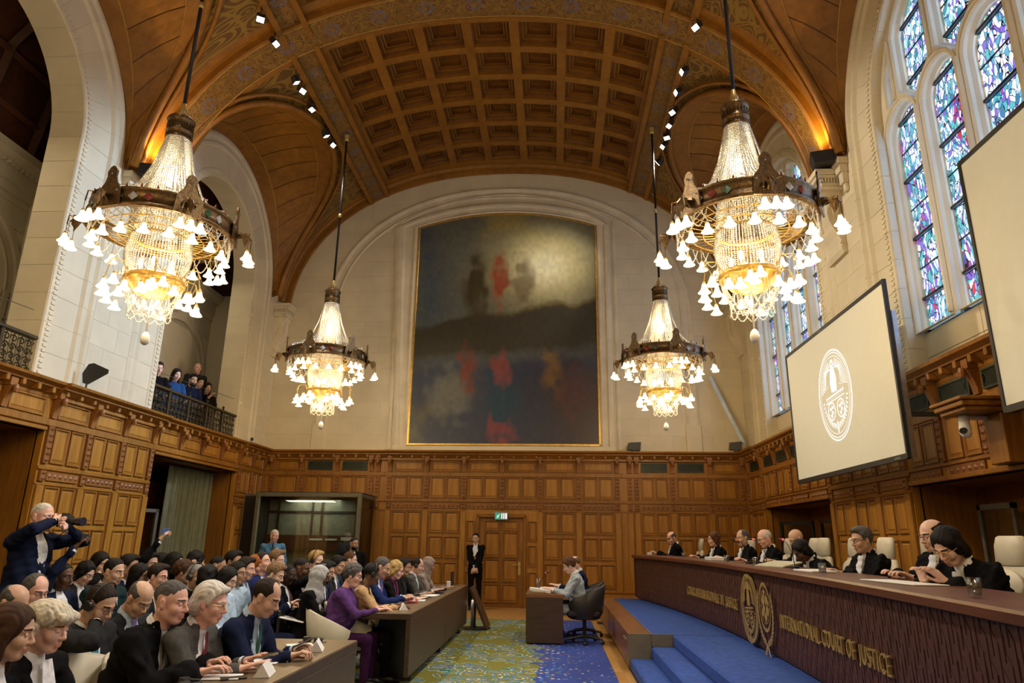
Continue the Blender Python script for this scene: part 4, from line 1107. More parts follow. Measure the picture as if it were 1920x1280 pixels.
def chand_parts():
    out = []
    def add(nm, b, mt, smooth=True, loc=(0, 0, 0), rz=0, kids=(), kind=None): out.append((nm, b.mesh(nm, mt, smooth) if isinstance(b, MB) else b, loc, rz, kids, kind))
    b = MB(); b.lathe([(0, 7.52), (.03, 7.50), (.035, 7.44), (.062, 7.38), (.05, 7.32), (.02, 7.29), (.03, 7.26), (0, 7.26)], 12); add('finial', b, BRASS)
    b = MB(); b.lathe([(0, 7.27), (.12, 7.27), (.175, 7.24), (.18, 7.20), (.165, 7.17), (.160, 7.06), (.178, 7.04), (.178, 7.02), (.165, 7.0), (.168, 6.93), (.175, 6.92), (.15, 6.91)], 24)
    for i in range(24):
        a = i*PI/12; b.lathe([(0, .02), (.014, 0), (0, -.02)], 4, pol(.178, a, 7.215)); b.lathe([(0, .016), (.011, 0), (0, -.016)], 4, pol(.172, a+.13, 6.97))
        b.add([pol(.12, a-.08, 7.26), pol(.12, a+.08, 7.26), pol(.14, a, 7.33)], [(0, 1, 2)])
        b.tube([pol(.166, a, 7.16), pol(.172, a+.09, 7.11), pol(.166, a, 7.06)], .006, 3)
    add('canopy', b, BRONZE)
    # inner curtain of beads
    b = MB()
    for i in range(60):
        a = 2*PI*i/60; r = .0
        beads(b, [pol(.155, a, 6.92), pol(.24, a, 6.3), pol(.33, a, 5.7), pol(.40, a, 5.2), pol(.35, a, 4.86)], .0135, .026)
    add('bead_curtain', b, CRYST, True, kind='stuff')
    # swags to the ring crests
    for k in range(6):
        b = MB(); a = 2*PI*k/6+.3
        for j in (-2, -1, 0, 1, 2):
            aa = a+j*.10
            beads(b, [pol(.16, a+j*.03, 6.92), pol(.27, aa, 6.45), pol(.42, aa, 6.08), pol(.60, aa, 5.88), pol(.82, a+j*.16, 5.80)], .0135, .027)
        add('bead_swag', b, CRYST, True, kind='stuff')
    # crown ring
    b = MB(); b.lathe([(.86, 5.48), (.89, 5.49), (.89, 5.52), (.865, 5.53), (.865, 5.68), (.89, 5.69), (.89, 5.72), (.85, 5.73), (.84, 5.68), (.84, 5.53), (.83, 5.48), (.86, 5.48)], 48)
    add('crown_ring', b, BRONZE)
    b = MB()
    for k in range(36):
        a = 2*PI*k/36; b.tube([pol(.84, a, 5.47), pol(.60, a+.03, 5.42), pol(.37, a, 5.40)], .006, 3)
    b.lathe([(.36, 5.38), (.38, 5.40), (.36, 5.42), (.34, 5.40), (.36, 5.38)], 24)
    for r, z in ((.70, 5.44), (.52, 5.41)): b.lathe([(r-.01, z), (r, z+.01), (r+.01, z), (r, z-.01), (r-.01, z)], 32)
    add('openwork_disc', b, GILT)
    b = MB()
    for k in range(30):      # lozenges round the ring
        a = 2*PI*k/30
        if k % 5 == 0: continue
        b.add([pol(.868, a-.07, 5.605), pol(.872, a, 5.545), pol(.868, a+.07, 5.605), pol(.872, a, 5.665), pol(.895, a, 5.605)], [(0, 1, 4), (1, 2, 4), (2, 3, 4), (3, 0, 4)], k % 3)
        b.lathe([(0, .06), (.01, .03), (.016, 0), (0, 0)], 4, pol(.87, a+.1, 5.73))
    add('jewels', b, [plain('garnet_glass', (.25, .04, .04), .2), plain('green_glass', (.05, .13, .08), .2), plain('opal_glass', (.5, .5, .55), .2)], False, kind='stuff')
    for k in range(6):
        b = MB(); r = .90; w_ = .10
        b.prism([(-.17, 5.46), (.17, 5.46), (.15, 5.70), (.09, 5.78), (.065, 5.86), (.075, 5.93), (.04, 5.99), (0, 6.01), (-.04, 5.99), (-.075, 5.93), (-.065, 5.86), (-.09, 5.78), (-.15, 5.70)], r-.012, r+.012, 'x')
        b.lathe([(0, .0), (.02, .0)], 8, (r+.02, 0, 5.9)); b.lathe([(.09, -.02), (.075, .02), (0, .03)], 10, (r+.02, 0, 5.60))
        for q in (-.12, .12, 0): b.lathe([(0, .016), (.016, 0), (0, -.016)], 6, (r+.016, q, 5.66 if q else 5.9), 1)
        # arm reaching out with a spray of three lamps
        add('crest', b, [BRONZE, plain('opal_glass', (.5, .5, .55), .2)], False, (0, 0, 0), 2*PI*k/6+.3)
        b = MB(); b.tube([(.88, 0, 5.50), (.96, 0, 5.58), (1.06, 0, 5.60), (1.12, 0, 5.53)], .013, 5); b.tube([(1.0, 0, 5.59), (1.10, .10, 5.58), (1.10, .12, 5.45)], .009, 4); b.tube([(1.0, 0, 5.59), (1.10, -.10, 5.58), (1.10, -.12, 5.45)], .009, 4)
        b.add([(.98, -.05, 5.60), (1.08, -.04, 5.62), (1.10, 0, 5.50), (1.08, .04, 5.62), (.98, .05, 5.60), (1.04, 0, 5.42)], [(0, 1, 5), (1, 2, 5), (2, 3, 5), (3, 4, 5), (4, 0, 5)])
        for x, y, z in ((1.12, 0, 5.53), (1.10, .12, 5.45), (1.10, -.12, 5.45)): b.tube([(x, y, z), (x, y, 5.33)], .004, 3)
        add('lamp_arm', b, BRONZE, False, (0, 0, 0), 2*PI*k/6+.3)
    bells = []
    for k in range(6):
        a = 2*PI*k/6+.3
        for (x, y) in ((1.12, 0), (1.10, .12), (1.10, -.12)):
            bells.append((x*math.cos(a)-y*math.sin(a), x*math.sin(a)+y*math.cos(a), 5.32))
    for k in range(18): bells.append(pol(.80, 2*PI*(k+.5)/18+.3, 5.29))
    b = MB()
    for k in range(18): p = bells[18+k]; b.tube([(p[0], p[1], 5.48), (p[0], p[1], 5.31)], .005, 3)
    for k in range(8): p = pol(.40, 2*PI*(k+.5)/8, 4.72); bells.append((p[0], p[1], 4.70)); b.tube([pol(.36, 2*PI*(k+.5)/8, 4.80), (p[0], p[1], 4.80), (p[0], p[1], 4.71)], .006, 4)
    for k in range(6):
        a = 2*PI*k/6
        b.tube([pol(.34, a, 4.82), pol(.44, a, 4.96), pol(.56, a, 4.95), pol(.62, a, 4.84)], .008, 4)
        for r, da, z in ((.62, 0, 4.66), (.58, .20, 4.72), (.58, -.20, 4.60)): bells.append(pol(r, a+da, z)); b.tube([pol(.58, a, 4.92), pol(r, a+da, z+.02)], .004, 3)
    add('lamp_stems', b, BRASS, False, kind='stuff')
    # festoons
    b = MB(); n = 30
    for k in range(n):
        a0, a1 = 2*PI*k/n, 2*PI*(k+1.55)/n; beads(b, [pol(.85, a0+(a1-a0)*t, 5.47-.20*math.sin(PI*t)) for t in np.linspace(0, 1, 7)], .0125, .023)
    add('ring_festoons', b, CRYST, True, kind='stuff')
    b = MB()
    for k in range(12):
        a0, a1 = 2*PI*k/12, 2*PI*(k+2)/12; beads(b, [pol(.36-.10*math.sin(PI*t), a0+(a1-a0)*t, 4.78-.30*math.sin(PI*t)) for t in np.linspace(0, 1, 8)], .0115, .021)
        beads(b, [pol(.35, a0, 4.76), pol(.31, a0, 4.55), pol(.20, a0+.1, 4.36), pol(.04, a0+.3, 4.34)], .0115, .021)
        beads(b, [pol(.26*(1-.0*t), a0+.52*t*2, 4.52-.22*math.sin(PI*t)) for t in np.linspace(0, 1, 8)], .0115, .021)
    add('lower_festoons', b, CRYST, True, kind='stuff')
    b = MB(); b.lathe([(.35, 4.76), (.375, 4.77), (.375, 4.83), (.355, 4.85), (.34, 4.84), (.335, 4.77), (.35, 4.76)], 32); b.lathe([(.34, 4.78), (.25, 4.66), (.12, 4.60), (.02, 4.59)], 20)
    for k in range(16): b.lathe([(0, .05), (.01, .02), (.014, 0), (0, 0)], 4, pol(.40, 2*PI*k/16, 4.85))
    add('lower_ring', b, GILT)
    b = MB(); b.tube([(0, 0, 4.60), (0, 0, 4.40), (0, 0, 4.12)], [.012, .016, .010], 6); b.lathe([(0, 4.13), (.02, 4.12), (.045, 4.09), (.060, 4.03), (.050, 3.98), (.022, 3.955), (0, 3.95)], 14); add('crystal_drop', b, CRYST)
    b = MB(); b.lathe([(0, 6.45), (.05, 6.43), (.06, 6.3), (.05, 6.18), (0, 6.16)], 8)
    for k in range(5): b.lathe([(0, 5.10), (.025, 5.08), (.03, 5.0), (0, 4.94)], 6, pol(.2, 2*PI*k/5, 0))
    add('bulbs', b, BULB, True, kind='stuff')
    return out, bells
CP, BL = chand_parts()
CL = ['nearest chandelier on the gallery side, its bead curtain in front of the white pier', 'nearest chandelier on the window side, in front of the stained glass and stone corbel',
      'farther chandelier on the gallery side, hanging left of the painting', 'farther chandelier on the window side, hanging right of the painting']
for i, (x, y) in enumerate(CHAND[:4]):
    t = thing('chandelier', CL[i], 'chandelier', (x, y, 0), [.0, .25, .1, .4][i], 'great crystal chandeliers')
    for nm, me, loc, rz, kids, kind in CP:
        o = link(nm, me, t, loc, rz)
        if kind: o['kind'] = kind
    for p in BL:
        o = link('lamp_shade', BELL, t, p); link('lamp_cap', BCAP, o)
    zt = zM(x)+.05
    link('rod', MB().tube([(0, 0, 7.5), (0, 0, zt)], .026, 8).mesh('rod', BLACK, True), t)
    link('ceiling_rose', MB().lathe([(0, zt), (.07, zt), (.08, zt-.04), (.045, zt-.1), (.06, zt-.14), (.03, zt-.18), (0, zt-.18)], 12).mesh('ceiling_rose', BRASS, True), t)
    zz = 9.2
    link('rod_collar', MB().lathe([(.0, .06), (.03, .05), (.045, 0), (.03, -.05), (0, -.06)], 10, (0, 0, zz)).mesh('rod_collar', BRASS, True), t)
# ------------------------------------------------------------ ceiling floodlights
names = ['at the top left of the vault', 'beside the first rib, gallery side', 'nearest to the arch on the gallery-side beam', 'second in the gallery-side row', 'third in the gallery-side row', 'fourth in the gallery-side row', 'last in the gallery-side row',
         'above the near window-side chandelier', 'first in the window-side row, by the arch', 'second in the window-side row, brightest', 'third in the window-side row', 'fourth in the window-side row', 'fifth in the window-side row', 'sixth in the window-side row', 'last in the window-side row, next to the wall']
for i, (x, y, tx, ty, tz) in enumerate(SPOTS):
    z = zM(x)-.17
    f_ = thing('floodlight', 'small black box floodlight, '+names[i], 'light', (x, y, z), 0, 'floodlights along the ceiling beams')
    d = Vector((tx, ty, tz))-Vector((x, y, z)); q = Vector((d.x, d.y, 0)).normalized()
    R3 = (d.normalized()).to_track_quat('-Z', 'Y').to_matrix().to_4x4()
    b = MB(); b.bbox(-.075, .075, -.06, .06, -.09, .06, .01); me = b.mesh('lamp_housing', BLACKP); me.transform(R3); link('lamp_housing', me, f_)
    me = MB().box(-.065, .065, -.05, .05, -.096, -.091).mesh('lamp_glass', FLOOD); me.transform(R3); link('lamp_glass', me, f_)
    MB().tube([(-.085, 0, 0), (-.085, 0, .12), (.085, 0, .12), (.085, 0, 0)], .008, 4).obj('yoke', BLACKP, f_); MB().tube([(0, 0, .12), (0, 0, .30)], .01, 4).obj('stem', BLACKP, f_)
for s in (-1, 1):
    tk = MB(); 
    for y0, y1 in ((12.3, 16.2),): tk.tube([(s*4.13, y0, zM(4.13)+.06), (s*4.13, y1, zM(4.13)+.06)], .014, 4)
    tag(tk.obj('lighting_track', BLACKP), 'black lighting track running along the '+('gallery' if s < 0 else 'window')+'-side beam', 'track')
# ------------------------------------------------------------ projection screens
def emblem_icj(b, P, k_=1.0):
    def ring(r, w_, ry=1.0, n=48, a0=0, a1=2*PI, c0=(0, 0)):
        v = []
        for i in range(n+1):
            a = a0+(a1-a0)*i/n
            w2 = w_*k_; v += [P(c0[0]+(r-w2)*math.cos(a), c0[1]+(r-w2)*math.sin(a)*ry), P(c0[0]+(r+w2)*math.cos(a), c0[1]+(r+w2)*math.sin(a)*ry)]
        b.add(v, [(2*i, 2*i+1, 2*i+3, 2*i+2) for i in range(n)])
    def line(p, q, w_=.008):
        d = Vector((q[0]-p[0], q[1]-p[1])); d.normalize(); nx, nz = -d.y*w_*k_, d.x*w_*k_
        b.add([P(p[0]-nx, p[1]-nz), P(p[0]+nx, p[1]+nz), P(q[0]+nx, q[1]+nz), P(q[0]-nx, q[1]-nz)], [(0, 1, 2, 3)])
    ring(.64, .010, 1.12); ring(.60, .006, 1.12); ring(.55, .004, 1.12)
    for k in range(40):
        a = PI*(.04+.92*k/39); 
        if abs(a-PI/2) > .2: line((.34*math.cos(a), .08+.38*math.sin(a)), (.52*math.cos(a), .02+.56*math.sin(a)), .006)
    # seated robed figure with scales above a pedestal, globes beneath
    for pl in ([(-.10, .05), (.10, .05), (.12, .25), (.07, .40), (.0, .46), (-.08, .40), (-.13, .2)],):
        b.add([P(*p) for p in pl], [tuple(range(len(pl)))])
    ring(.05, .02, 1, 16, c0=(0, .50)); line((-.32, .42), (.30, .42)); line((-.30, .42), (-.30, .18)); line((.28, .42), (.28, .15))
    ring(.07, .006, .5, 16, PI, 2*PI, (-.30, .18)); ring(.07, .006, .5, 16, PI, 2*PI, (.28, .15))
    for zz in (-.02, -.10): line((-.36, zz), (.36, zz+.05), .008)
    for k in range(9): line((-.32+k*.08, -.015+k*.01), (-.32+k*.08, -.095+k*.01), .006)
    for c0 in ((-.18, -.24), (.18, -.24)):
        ring(.14, .009, 1, 28, c0=c0); ring(.14, .004, .4, 24, c0=c0); line((c0[0], c0[1]-.14), (c0[0], c0[1]+.14), .004)
        for (dx, dz) in ((-.04, .04), (.03, -.02), (-.02, -.07), (.05, .06)): ring(.016, .016, .8, 8, c0=(c0[0]+dx, c0[1]+dz))
    for sgn in (-1, 1):
        for k in range(11):
            a = -PI/2+sgn*(.12+k*.13); x_, z_ = .45*math.cos(a), .52*math.sin(a)
            line((x_, z_), (x_*.88+.03*sgn, z_*.86), .012); line((x_, z_), (x_*1.10, z_*1.04), .010)
    line((0, -.42), (0, -.60), .02)

def screen(y0, y1, z0, z1, x, label, emblem=True):
    yc = (y0+y1)/2
    t = thing('projection_screen', label, 'screen', (x, yc, 0))
    h_ = (y1-y0)/2
    scr = plain('lit_screen_cloth', (.50, .45, .32), .7, var=.02, emit=(.66, .60, .42), es=.34)
    MB().box(-.004, .004, -h_, h_, z0, z1).obj('screen_cloth', scr, t)
    fr = MB(); 
    fr.box(-.02, .03, -h_-.04, -h_, z0-.06, z1+.05); fr.box(-.02, .03, h_, h_+.04, z0-.06, z1+.05); fr.box(-.02, .03, -h_, h_, z1, z1+.05); fr.box(-.02, .03, -h_, h_, z0-.07, z0)
    fr.obj('screen_frame', BLACKP, t)
    MB().box(.03, .09, -h_-.06, -h_-.02, z0-.05, z1-.4).obj('support_post', SILVER, t); MB().box(.03, .09, h_+.02, h_+.06, z0-.05, z1-.4).obj('support_post', SILVER, t)
    MB().box(.03, .50, -h_-.05, -h_-.02, 3.2, 3.26).obj('wall_bracket', BLACKP, t); MB().box(.03, .50, h_+.02, h_+.05, 3.2, 3.26).obj('wall_bracket', BLACKP, t)
    MB().box(-.022, -.02, -h_+.15, -h_+.30, z0-.05, z0-.03).obj('maker_plate', SILVER, t)
    if emblem:
        em = plain('projected_white', (.60, .64, .70), .7, var=.01, emit=(.85, .92, 1), es=.75)
        b = MB(); emblem_icj(b, lambda a, c: (-.008, -.02-a, (z0+z1)/2+.02+c))
        b.obj('projected_emblem', em, t)
    return t
screen(8.98, 12.97, 2.74, 5.02, 5.80, 'big pale projection screen with a white oval court emblem, hung over the panelling')
screen(3.10, 6.93, 2.95, 5.6, 5.80, 'second projection screen at the right edge, mostly out of the frame', False)
# camera on a wooden bracket
t = thing('camera_bracket', 'moulded wooden wall bracket holding the white dome camera', 'bracket', (WR-.06, 7.75, 2.6))
MB().bbox(-.36, 0, -.13, .17, 0, .52, .012).obj('bracket_arm', OAKD, t) if False else MB().bbox(-.22, 0, -.16, .16, -.12, .42, .012).obj('bracket_arm', OAKD, t)
b = MB()
for z0, z1, e in ((.42, .47, .0), (.47, .53, .04), (.53, .57, .07)): b.bbox(-.62-e, 0, -.22-e, .26+e, z0, z1, .01)
b.obj('bracket_shelf', OAKD, t)
t = thing('remote_camera', 'white remote camera hanging under the wooden wall bracket', 'camera', (WR-.52, 7.85, 3.02))
b = MB(); b.lathe([(0, 0), (.05, 0), (.055, -.03), (.055, -.10), (.06, -.12), (.06, -.20), (.04, -.24), (0, -.25)], 16); b.obj('camera_body', WHITE, t, True)
b = MB(); b.tube([(-.03, -.03, -.17), (-.07, -.07, -.185)], .034, 12); b.obj('lens', BLACKP, t)
MB().bbox(.04, .28, -.03, .03, -.05, -.01, .008).obj('camera_mount', WHITE, t)
def small_cam(x, y, rz, label):
    t = thing('wall_camera', label, 'camera', (x, y, ZC), rz)
    MB().bbox(-.04, .04, -.035, .035, .0, .12, .008).obj('camera_body', WHITE, t); b = MB(); b.lathe([(0, .05), (.03, .03), (.038, 0), (.03, -.03), (0, -.05)], 12, (.0, -.05, .13)); b.obj('camera_dome', BLACKP, t)
small_cam(-6.33, 17.15, .3, 'small white and black camera on the cornice in the far corner, balcony side')
small_cam(6.22, 13.1, -.6, 'small white camera on the cornice at the left edge of the screen')
def speaker_box(x, y, z, rz, label, w_=.34):
    t = thing('loudspeaker', label, 'speaker', (x, y, z), rz)
    b = MB(); b.prism([(-w_/2, .04), (w_/2-.02, .02), (w_/2, .24), (-w_/2+.03, .22)], -.09, .09, 'y'); b.obj('cabinet', BLACKP, t)
    MB().prism([(-w_/2+.02, .055), (w_/2-.04, .04), (w_/2-.02, .225), (-w_/2+.05, .205)], -.10, -.091, 'y').obj('front_grille', BLACK, t)
    MB().box(-.05, .05, -.05, .05, -.0, .05).obj('foot', BLACKP, t)
speaker_box(3.45, 18.2, ZC+.01, .1, 'small black loudspeaker on the cornice below the right far chandelier')
speaker_box(6.02, 18.05, ZC+.01, -.3, 'small black loudspeaker on the cornice in the far window-side corner')
t = thing('antenna_paddle', 'black paddle-shaped radio antenna standing on the cornice by the white pier', 'antenna', (-6.30, 10.62, ZC+.01), .2)
MB().prism([(-.06, .12), (.02, .10), (.30, .30), (.30, .36), (.06, .46), (-.02, .44), (-.09, .28)], -.012, .012, 'y').obj('paddle', BLACKP, t); MB().tube([(0, 0, 0), (0, 0, .14)], .015, 6).obj('stand', BLACKP, t)
MB().lathe([(0, 0), (.06, 0), (.05, .03), (0, .04)], 8).obj('base', BLACKP, t)
t_ = MB().tube([(5.55, 18.28, 5.9), (6.25, 18.1, 4.1)], .055, 10).obj('light_tube', plain('pale_blue_tube', (.55, .66, .82), .4)); tag(t_, 'pale blue-lit tube leaning in the corner right of the far chandelier', 'pipe')
# curtain in the left recess
t = thing('curtain', 'tall pale green pleated curtain hanging in the opening under the balcony', 'curtain', (-7.0, 15.62, 0))
n = 120; P = []
for i in range(n+1):
    y = -1.0+2.0*i/n; x = .05*math.sin(i*.75)+.02*math.sin(i*.31+1)
    P.append([(x, y*(1-.03*k), .02+3.08*k) for k in (0, .5, 1)])
MB().grid(P).obj('drape', plain('sage_curtain', (.20, .20, .11), .9, var=.12, sc=5), t, True); MB().tube([(0, -1.05, 3.11), (0, 1.05, 3.11)], .02, 6).obj('curtain_rail', BLACKP, t)
# tall open glass door beside it
def glass_door(loc, rz, h_, w_, label, fr=GREY):
    t = thing('glass_door', label, 'door', loc, rz); b = MB()
    for x0, x1, z0, z1 in ((-w_/2, -w_/2+.06, 0, h_), (w_/2-.06, w_/2, 0, h_), (-w_/2, w_/2, h_-.07, h_), (-w_/2, w_/2, 0, .12), (-w_/2, w_/2, 1.0, 1.03)): b.box(x0, x1, -.025, .025, z0, z1)
    b.obj('door_frame', fr, t); MB().box(-w_/2+.06, w_/2-.06, -.006, .006, .1, h_-.07).obj('pane', GLASS, t)
    return t
glass_door((-7.05, 13.95, 0), 1.15, 2.15, .8, 'grey framed glass door standing in the opening left of the curtain')
MB().box(-7.8, -7.75, 13.2, 15, 0, 2.3).obj('recess_panel', plain('dull_grey_panel', (.22, .24, .22), .5), ga)
g1 = glass_door((6.95, 9.3, 0), -PI/2, 2.15, .75, 'black framed glass door behind the bench, nearer pane'); g1.name = 'glass_door'
glass_door((6.95, 8.0, 0), -PI/2-.2, 2.15, .85, 'black framed glass door at the right edge, half open')
t = glass_door((6.55, 15.6, 0), -PI/2+.5, 2.1, .9, 'dark metal grid gate opened in the far right opening', BLACK)
t = glass_door((6.7, 14.2, 0), -PI/2, 2.1, .8, 'dark metal grid gate behind the bald judge', BLACK)
light('AREA', 'booth_lamp', (-4.65, 17.3, 2.52), 30, (1, .95, .8), (-4.65, 17.5, 0), size=1.2)
# ------------------------------------------------------------ interpreters' booth at the back
t = thing('interpreter_booth', 'dark glass interpreters booth with thin grey frame at the back', 'booth', (0, 0, 0))
fr = plain('booth_frame', (.16, .15, .10), .5, .3)
MB().bbox(-5.95, -3.36, 16.97, 17.03, 2.58, 2.68, .01).obj('top_frame', fr, t)
for x in (-5.93, -3.38): MB().bbox(x-.05, x+.05, 16.95, 17.05, .0, 2.68, .01).obj('corner_post', fr, t)
MB().bbox(-5.95, -3.36, 16.97, 17.03, .0, .95, .01).obj('lower_panel', plain('booth_panel', (.15, .15, .11), .6), t)
MB().box(-5.88, -3.43, 16.995, 17.005, .95, 2.6).obj('glass_front', glassmat('booth_glass', (.70, .74, .68), .16), t)
MB().bbox(-3.40, -3.34, 17.0, 18.3, 2.58, 2.66, .01).obj('side_frame', fr, t); MB().box(-3.375, -3.40, 17.05, 18.3, .0, 2.6).obj('side_glass', glassmat('booth_side_glass', (.50, .42, .38), .25), t)
MB().box(-5.95, -3.36, 17.0, 18.3, 2.66, 2.70).obj('booth_roof', BLACKP, t)
MB().box(-6.0, -5.9, 17.0, 18.3, 0, 2.66).obj('side_wall', BLACKP, t)
for x in (-5.62, -4.75, -4.50, -3.62): MB().box(x-.025, x+.025, 17.60, 17.63, .1, 2.5).obj('inner_bar', BLACKP, t)
MB().box(-5.88, -3.45, 17.60, 17.63, 2.22, 2.27).obj('inner_bar', BLACKP, t)
MB().box(-5.88, -3.45, 17.64, 17.68, 0, 2.55).obj('back_blind', plain('booth_blind', (.24, .24, .19), .8, var=.2), t)
MB().box(-5.88, -3.45, 17.57, 17.60, 1.32, 1.68).obj('red_band', plain('booth_red_band', (.075, .025, .015), .5), t)
for a, b in ((-4.75, -4.42), (-4.35, -4.05), (-3.95, -3.65), (-3.62, -3.48)): MB().box(a, b, 17.55, 17.57, 1.56, 1.60 if a < -4 else 1.64).obj('paper_strip', PAPER, t)
t = thing('booth_side_panel', 'narrow dark framed panel standing left of the interpreters booth', 'panel', (-6.25, 17.3, 0))
b = MB(); b.bbox(-.14, .14, -.03, .03, 0, 2.62, .01); b.obj('board', BLKLEA, t); MB().bbox(-.16, .16, -.035, .035, 2.6, 2.66, .01).obj('top_trim', fr, t); MB().bbox(-.17, -.14, -.035, .035, 0, 2.66, .01).obj('edge_trim', fr, t)
# ------------------------------------------------------------ platform, steps
pf = struct('platform')
MB().box(2.66, WR-.05, 9.95, 15.95, 0, .448).obj('platform_carpet', BLUEC, pf)
for x0, z1 in ((2.36, .15), (2.64, .30), (2.93, .448)): MB().bbox(x0, WR-.05, -2, 9.94, 0 if z1 < .2 else z1-.15, z1, .02).obj('step', BLUEC, pf)
MB().bbox(2.34, 2.64, 9.96, 15.95, .03, .45, .006).obj('platform_box', PLATW, pf)
GP = plain('grey_green_end_panel', (.17, .155, .105), .6)
MB().box(2.335, 2.645, 9.945, 9.965, 0, .45).obj('end_panel', GP, pf); MB().box(2.64, 2.95, 9.945, 9.965, .30, .45).obj('end_panel', GP, pf)
MB().box(2.64, 2.66, 9.95, 15.95, .43, .453).obj('metal_trim', SILVER, pf)
b = MB()
for y, z in ((10.15, .36), (10.15, .12), (10.35, .36), (10.35, .12)): b.lathe([(0, .02), (.018, .015), (.018, 0), (0, 0)], 8, (0, 0, 0)) if False else b.tube([(2.34, y, z), (2.315, y, z)], .016, 8)
b.obj('fixing_bolts', SILVER, pf, kind='stuff')
# ------------------------------------------------------------ the curved judges' bench
def XK(y): return 70 if y > 9.3 else 112
def XB(y): return 3.74-(y-9.3)**2/XK(y)
BY0, BY1, ZB0, ZB1 = 1.6, 15.9, .50, 1.30
jb = thing('judges_bench', 'long curved dark red-brown bench with carved front, gilt lettering and two gilt emblems', 'bench', (0, 0, 0))
ys = np.linspace(BY0, BY1, 70)
def bnorm(y): n = Vector((-1, -2*(y-9.3)/XK(y), 0)); n.normalize(); return n
def BPt(y, z, d=0): n = bnorm(y); return (XB(y)+n.x*d, y+n.y*d, z)
b = MB(); b.grid([[BPt(y, z, d) for z, d in ((ZB1-.01, .05), (ZB1+.0, .075), (ZB1+.045, .075), (ZB1+.06, .06), (ZB1+.06, -.60), (ZB1, -.60), (ZB1-.01, .05))] for y in ys])
b.add([BPt(BY1, z, d) for z, d in ((ZB1-.01, .05), (ZB1+.045, .075), (ZB1+.06, .06), (ZB1+.06, -.60), (ZB1, -.60))], [(0, 1, 2, 3, 4)]); b.obj('bench_top', BENCHT, jb)
b = MB(); b.grid([[BPt(y, z, d) for z, d in ((ZB1, -.02), (.47, -.02), (.47, -.08), (ZB1, -.08))] for y in ys]); b.obj('bench_carcass', BENCHW, jb)
MB().grid([[BPt(y, z, -.07) for z in (.45, .52)] for y in ys]).obj('plinth', BLACK, jb)
e = [BPt(BY1, ZB0, .02), BPt(BY1, ZB1, .02), BPt(BY1, ZB1, -.55), BPt(BY1, ZB0, -.55)]; MB().add(e, [(0, 1, 2, 3)]).obj('end_panel', BENCHW, jb)
# vertical carved staves, four patterns
ST = []
for ph in range(4):
    b = MB(); w_ = .052; b.box(-w_+.002, w_-.002, -.016, 0, ZB0, ZB1)
    r2 = random.Random(ph)
    z = ZB0-.30+ph*.085
    while z < ZB1:
        for x0, x1, dz in ((-w_+.004, -.006, 0), (.006, w_-.006, .11)):
            a, c = z+dz, z+dz+.24
            a2, c2 = max(ZB0+.004, a), min(ZB1-.004, c)
            if c2-a2 > .03:
                sl = .05 if a2 == a else 0; st_ = .05 if c2 == c else 0
                v = [(x0, -.016, a2+sl), (x1, -.016, a2), (x1, -.016, c2-st_), (x0, -.016, c2), (x0+.001, -.021, a2+sl+.002), (x1-.001, -.021, a2+.002), (x1-.001, -.021, c2-st_-.002), (x0+.001, -.021, c2-.002)]
                b.add(v, [(4, 5, 6, 7), (0, 1, 5, 4), (1, 2, 6, 5), (2, 3, 7, 6), (3, 0, 4, 7)])
        z += .27
    ST.append(b.mesh('carved_stave', BENCHW))
y = BY0+.05; k = 0
while y < BY1-.03:
    n = bnorm(y); link('carved_stave', ST[k % 4], jb, BPt(y, 0, -.018), math.atan2(-n.x, n.y)+0 if False else math.atan2(n.y, n.x)+PI/2); y += .1045; k += 1
# lettering
GL = {'C': [[(.95, .82), (.75, .97), (.45, .98), (.15, .75), (.08, .5), (.15, .25), (.45, .02), (.75, .03), (.95, .18)], 1.0], 'O': [[(.5, 1), (.15, .8), (.05, .5), (.15, .2), (.5, 0), (.85, .2), (.95, .5), (.85, .8), (.5, 1)], 1.05],
      'U': [[(.12, 1), (.12, .3), (.3, .04), (.6, .04), (.82, .3), (.82, 1)], .95], 'R': [[(.15, 0), (.15, 1)], [(.15, .97), (.6, .97), (.75, .75), (.6, .52), (.15, .5)], [(.45, .5), (.9, 0)], .9], 'I': [[(.2, 0), (.2, 1)], .42],
      'N': [[(.12, 0), (.12, 1)], [(.12, 1), (.85, 0)], [(.85, 0), (.85, 1)], 1.0], 'T': [[(.4, 0), (.4, 1)], [(0, .9), (0, .98), (.8, .98), (.8, .9)], .82], 'E': [[(.15, 0), (.15, 1)], [(.15, .97), (.65, .97)], [(.15, .5), (.55, .5)], [(.15, .03), (.68, .03)], .76],
      'A': [[(.02, 0), (.45, 1)], [(.45, 1), (.9, 0)], [(.2, .36), (.7, .36)], .95], 'L': [[(.15, 0), (.15, 1)], [(.15, .03), (.65, .03), (.68, .15)], .72], 'D': [[(.15, 0), (.15, 1)], [(.15, .98), (.5, .98), (.85, .75), (.9, .5), (.85, .25), (.5, .02), (.15, .02)], .98],
      'J': [[(.3, 1), (.3, .05), (.15, -.15), (0, -.15)], .5], 'S': [[(.6, .85), (.45, .98), (.2, .95), (.1, .75), (.25, .57), (.5, .45), (.65, .25), (.5, .03), (.2, .02), (.08, .18)], .74], 'F': [[(.15, 0), (.15, 1)], [(.15, .97), (.65, .97)], [(.15, .5), (.55, .5)], .7]}
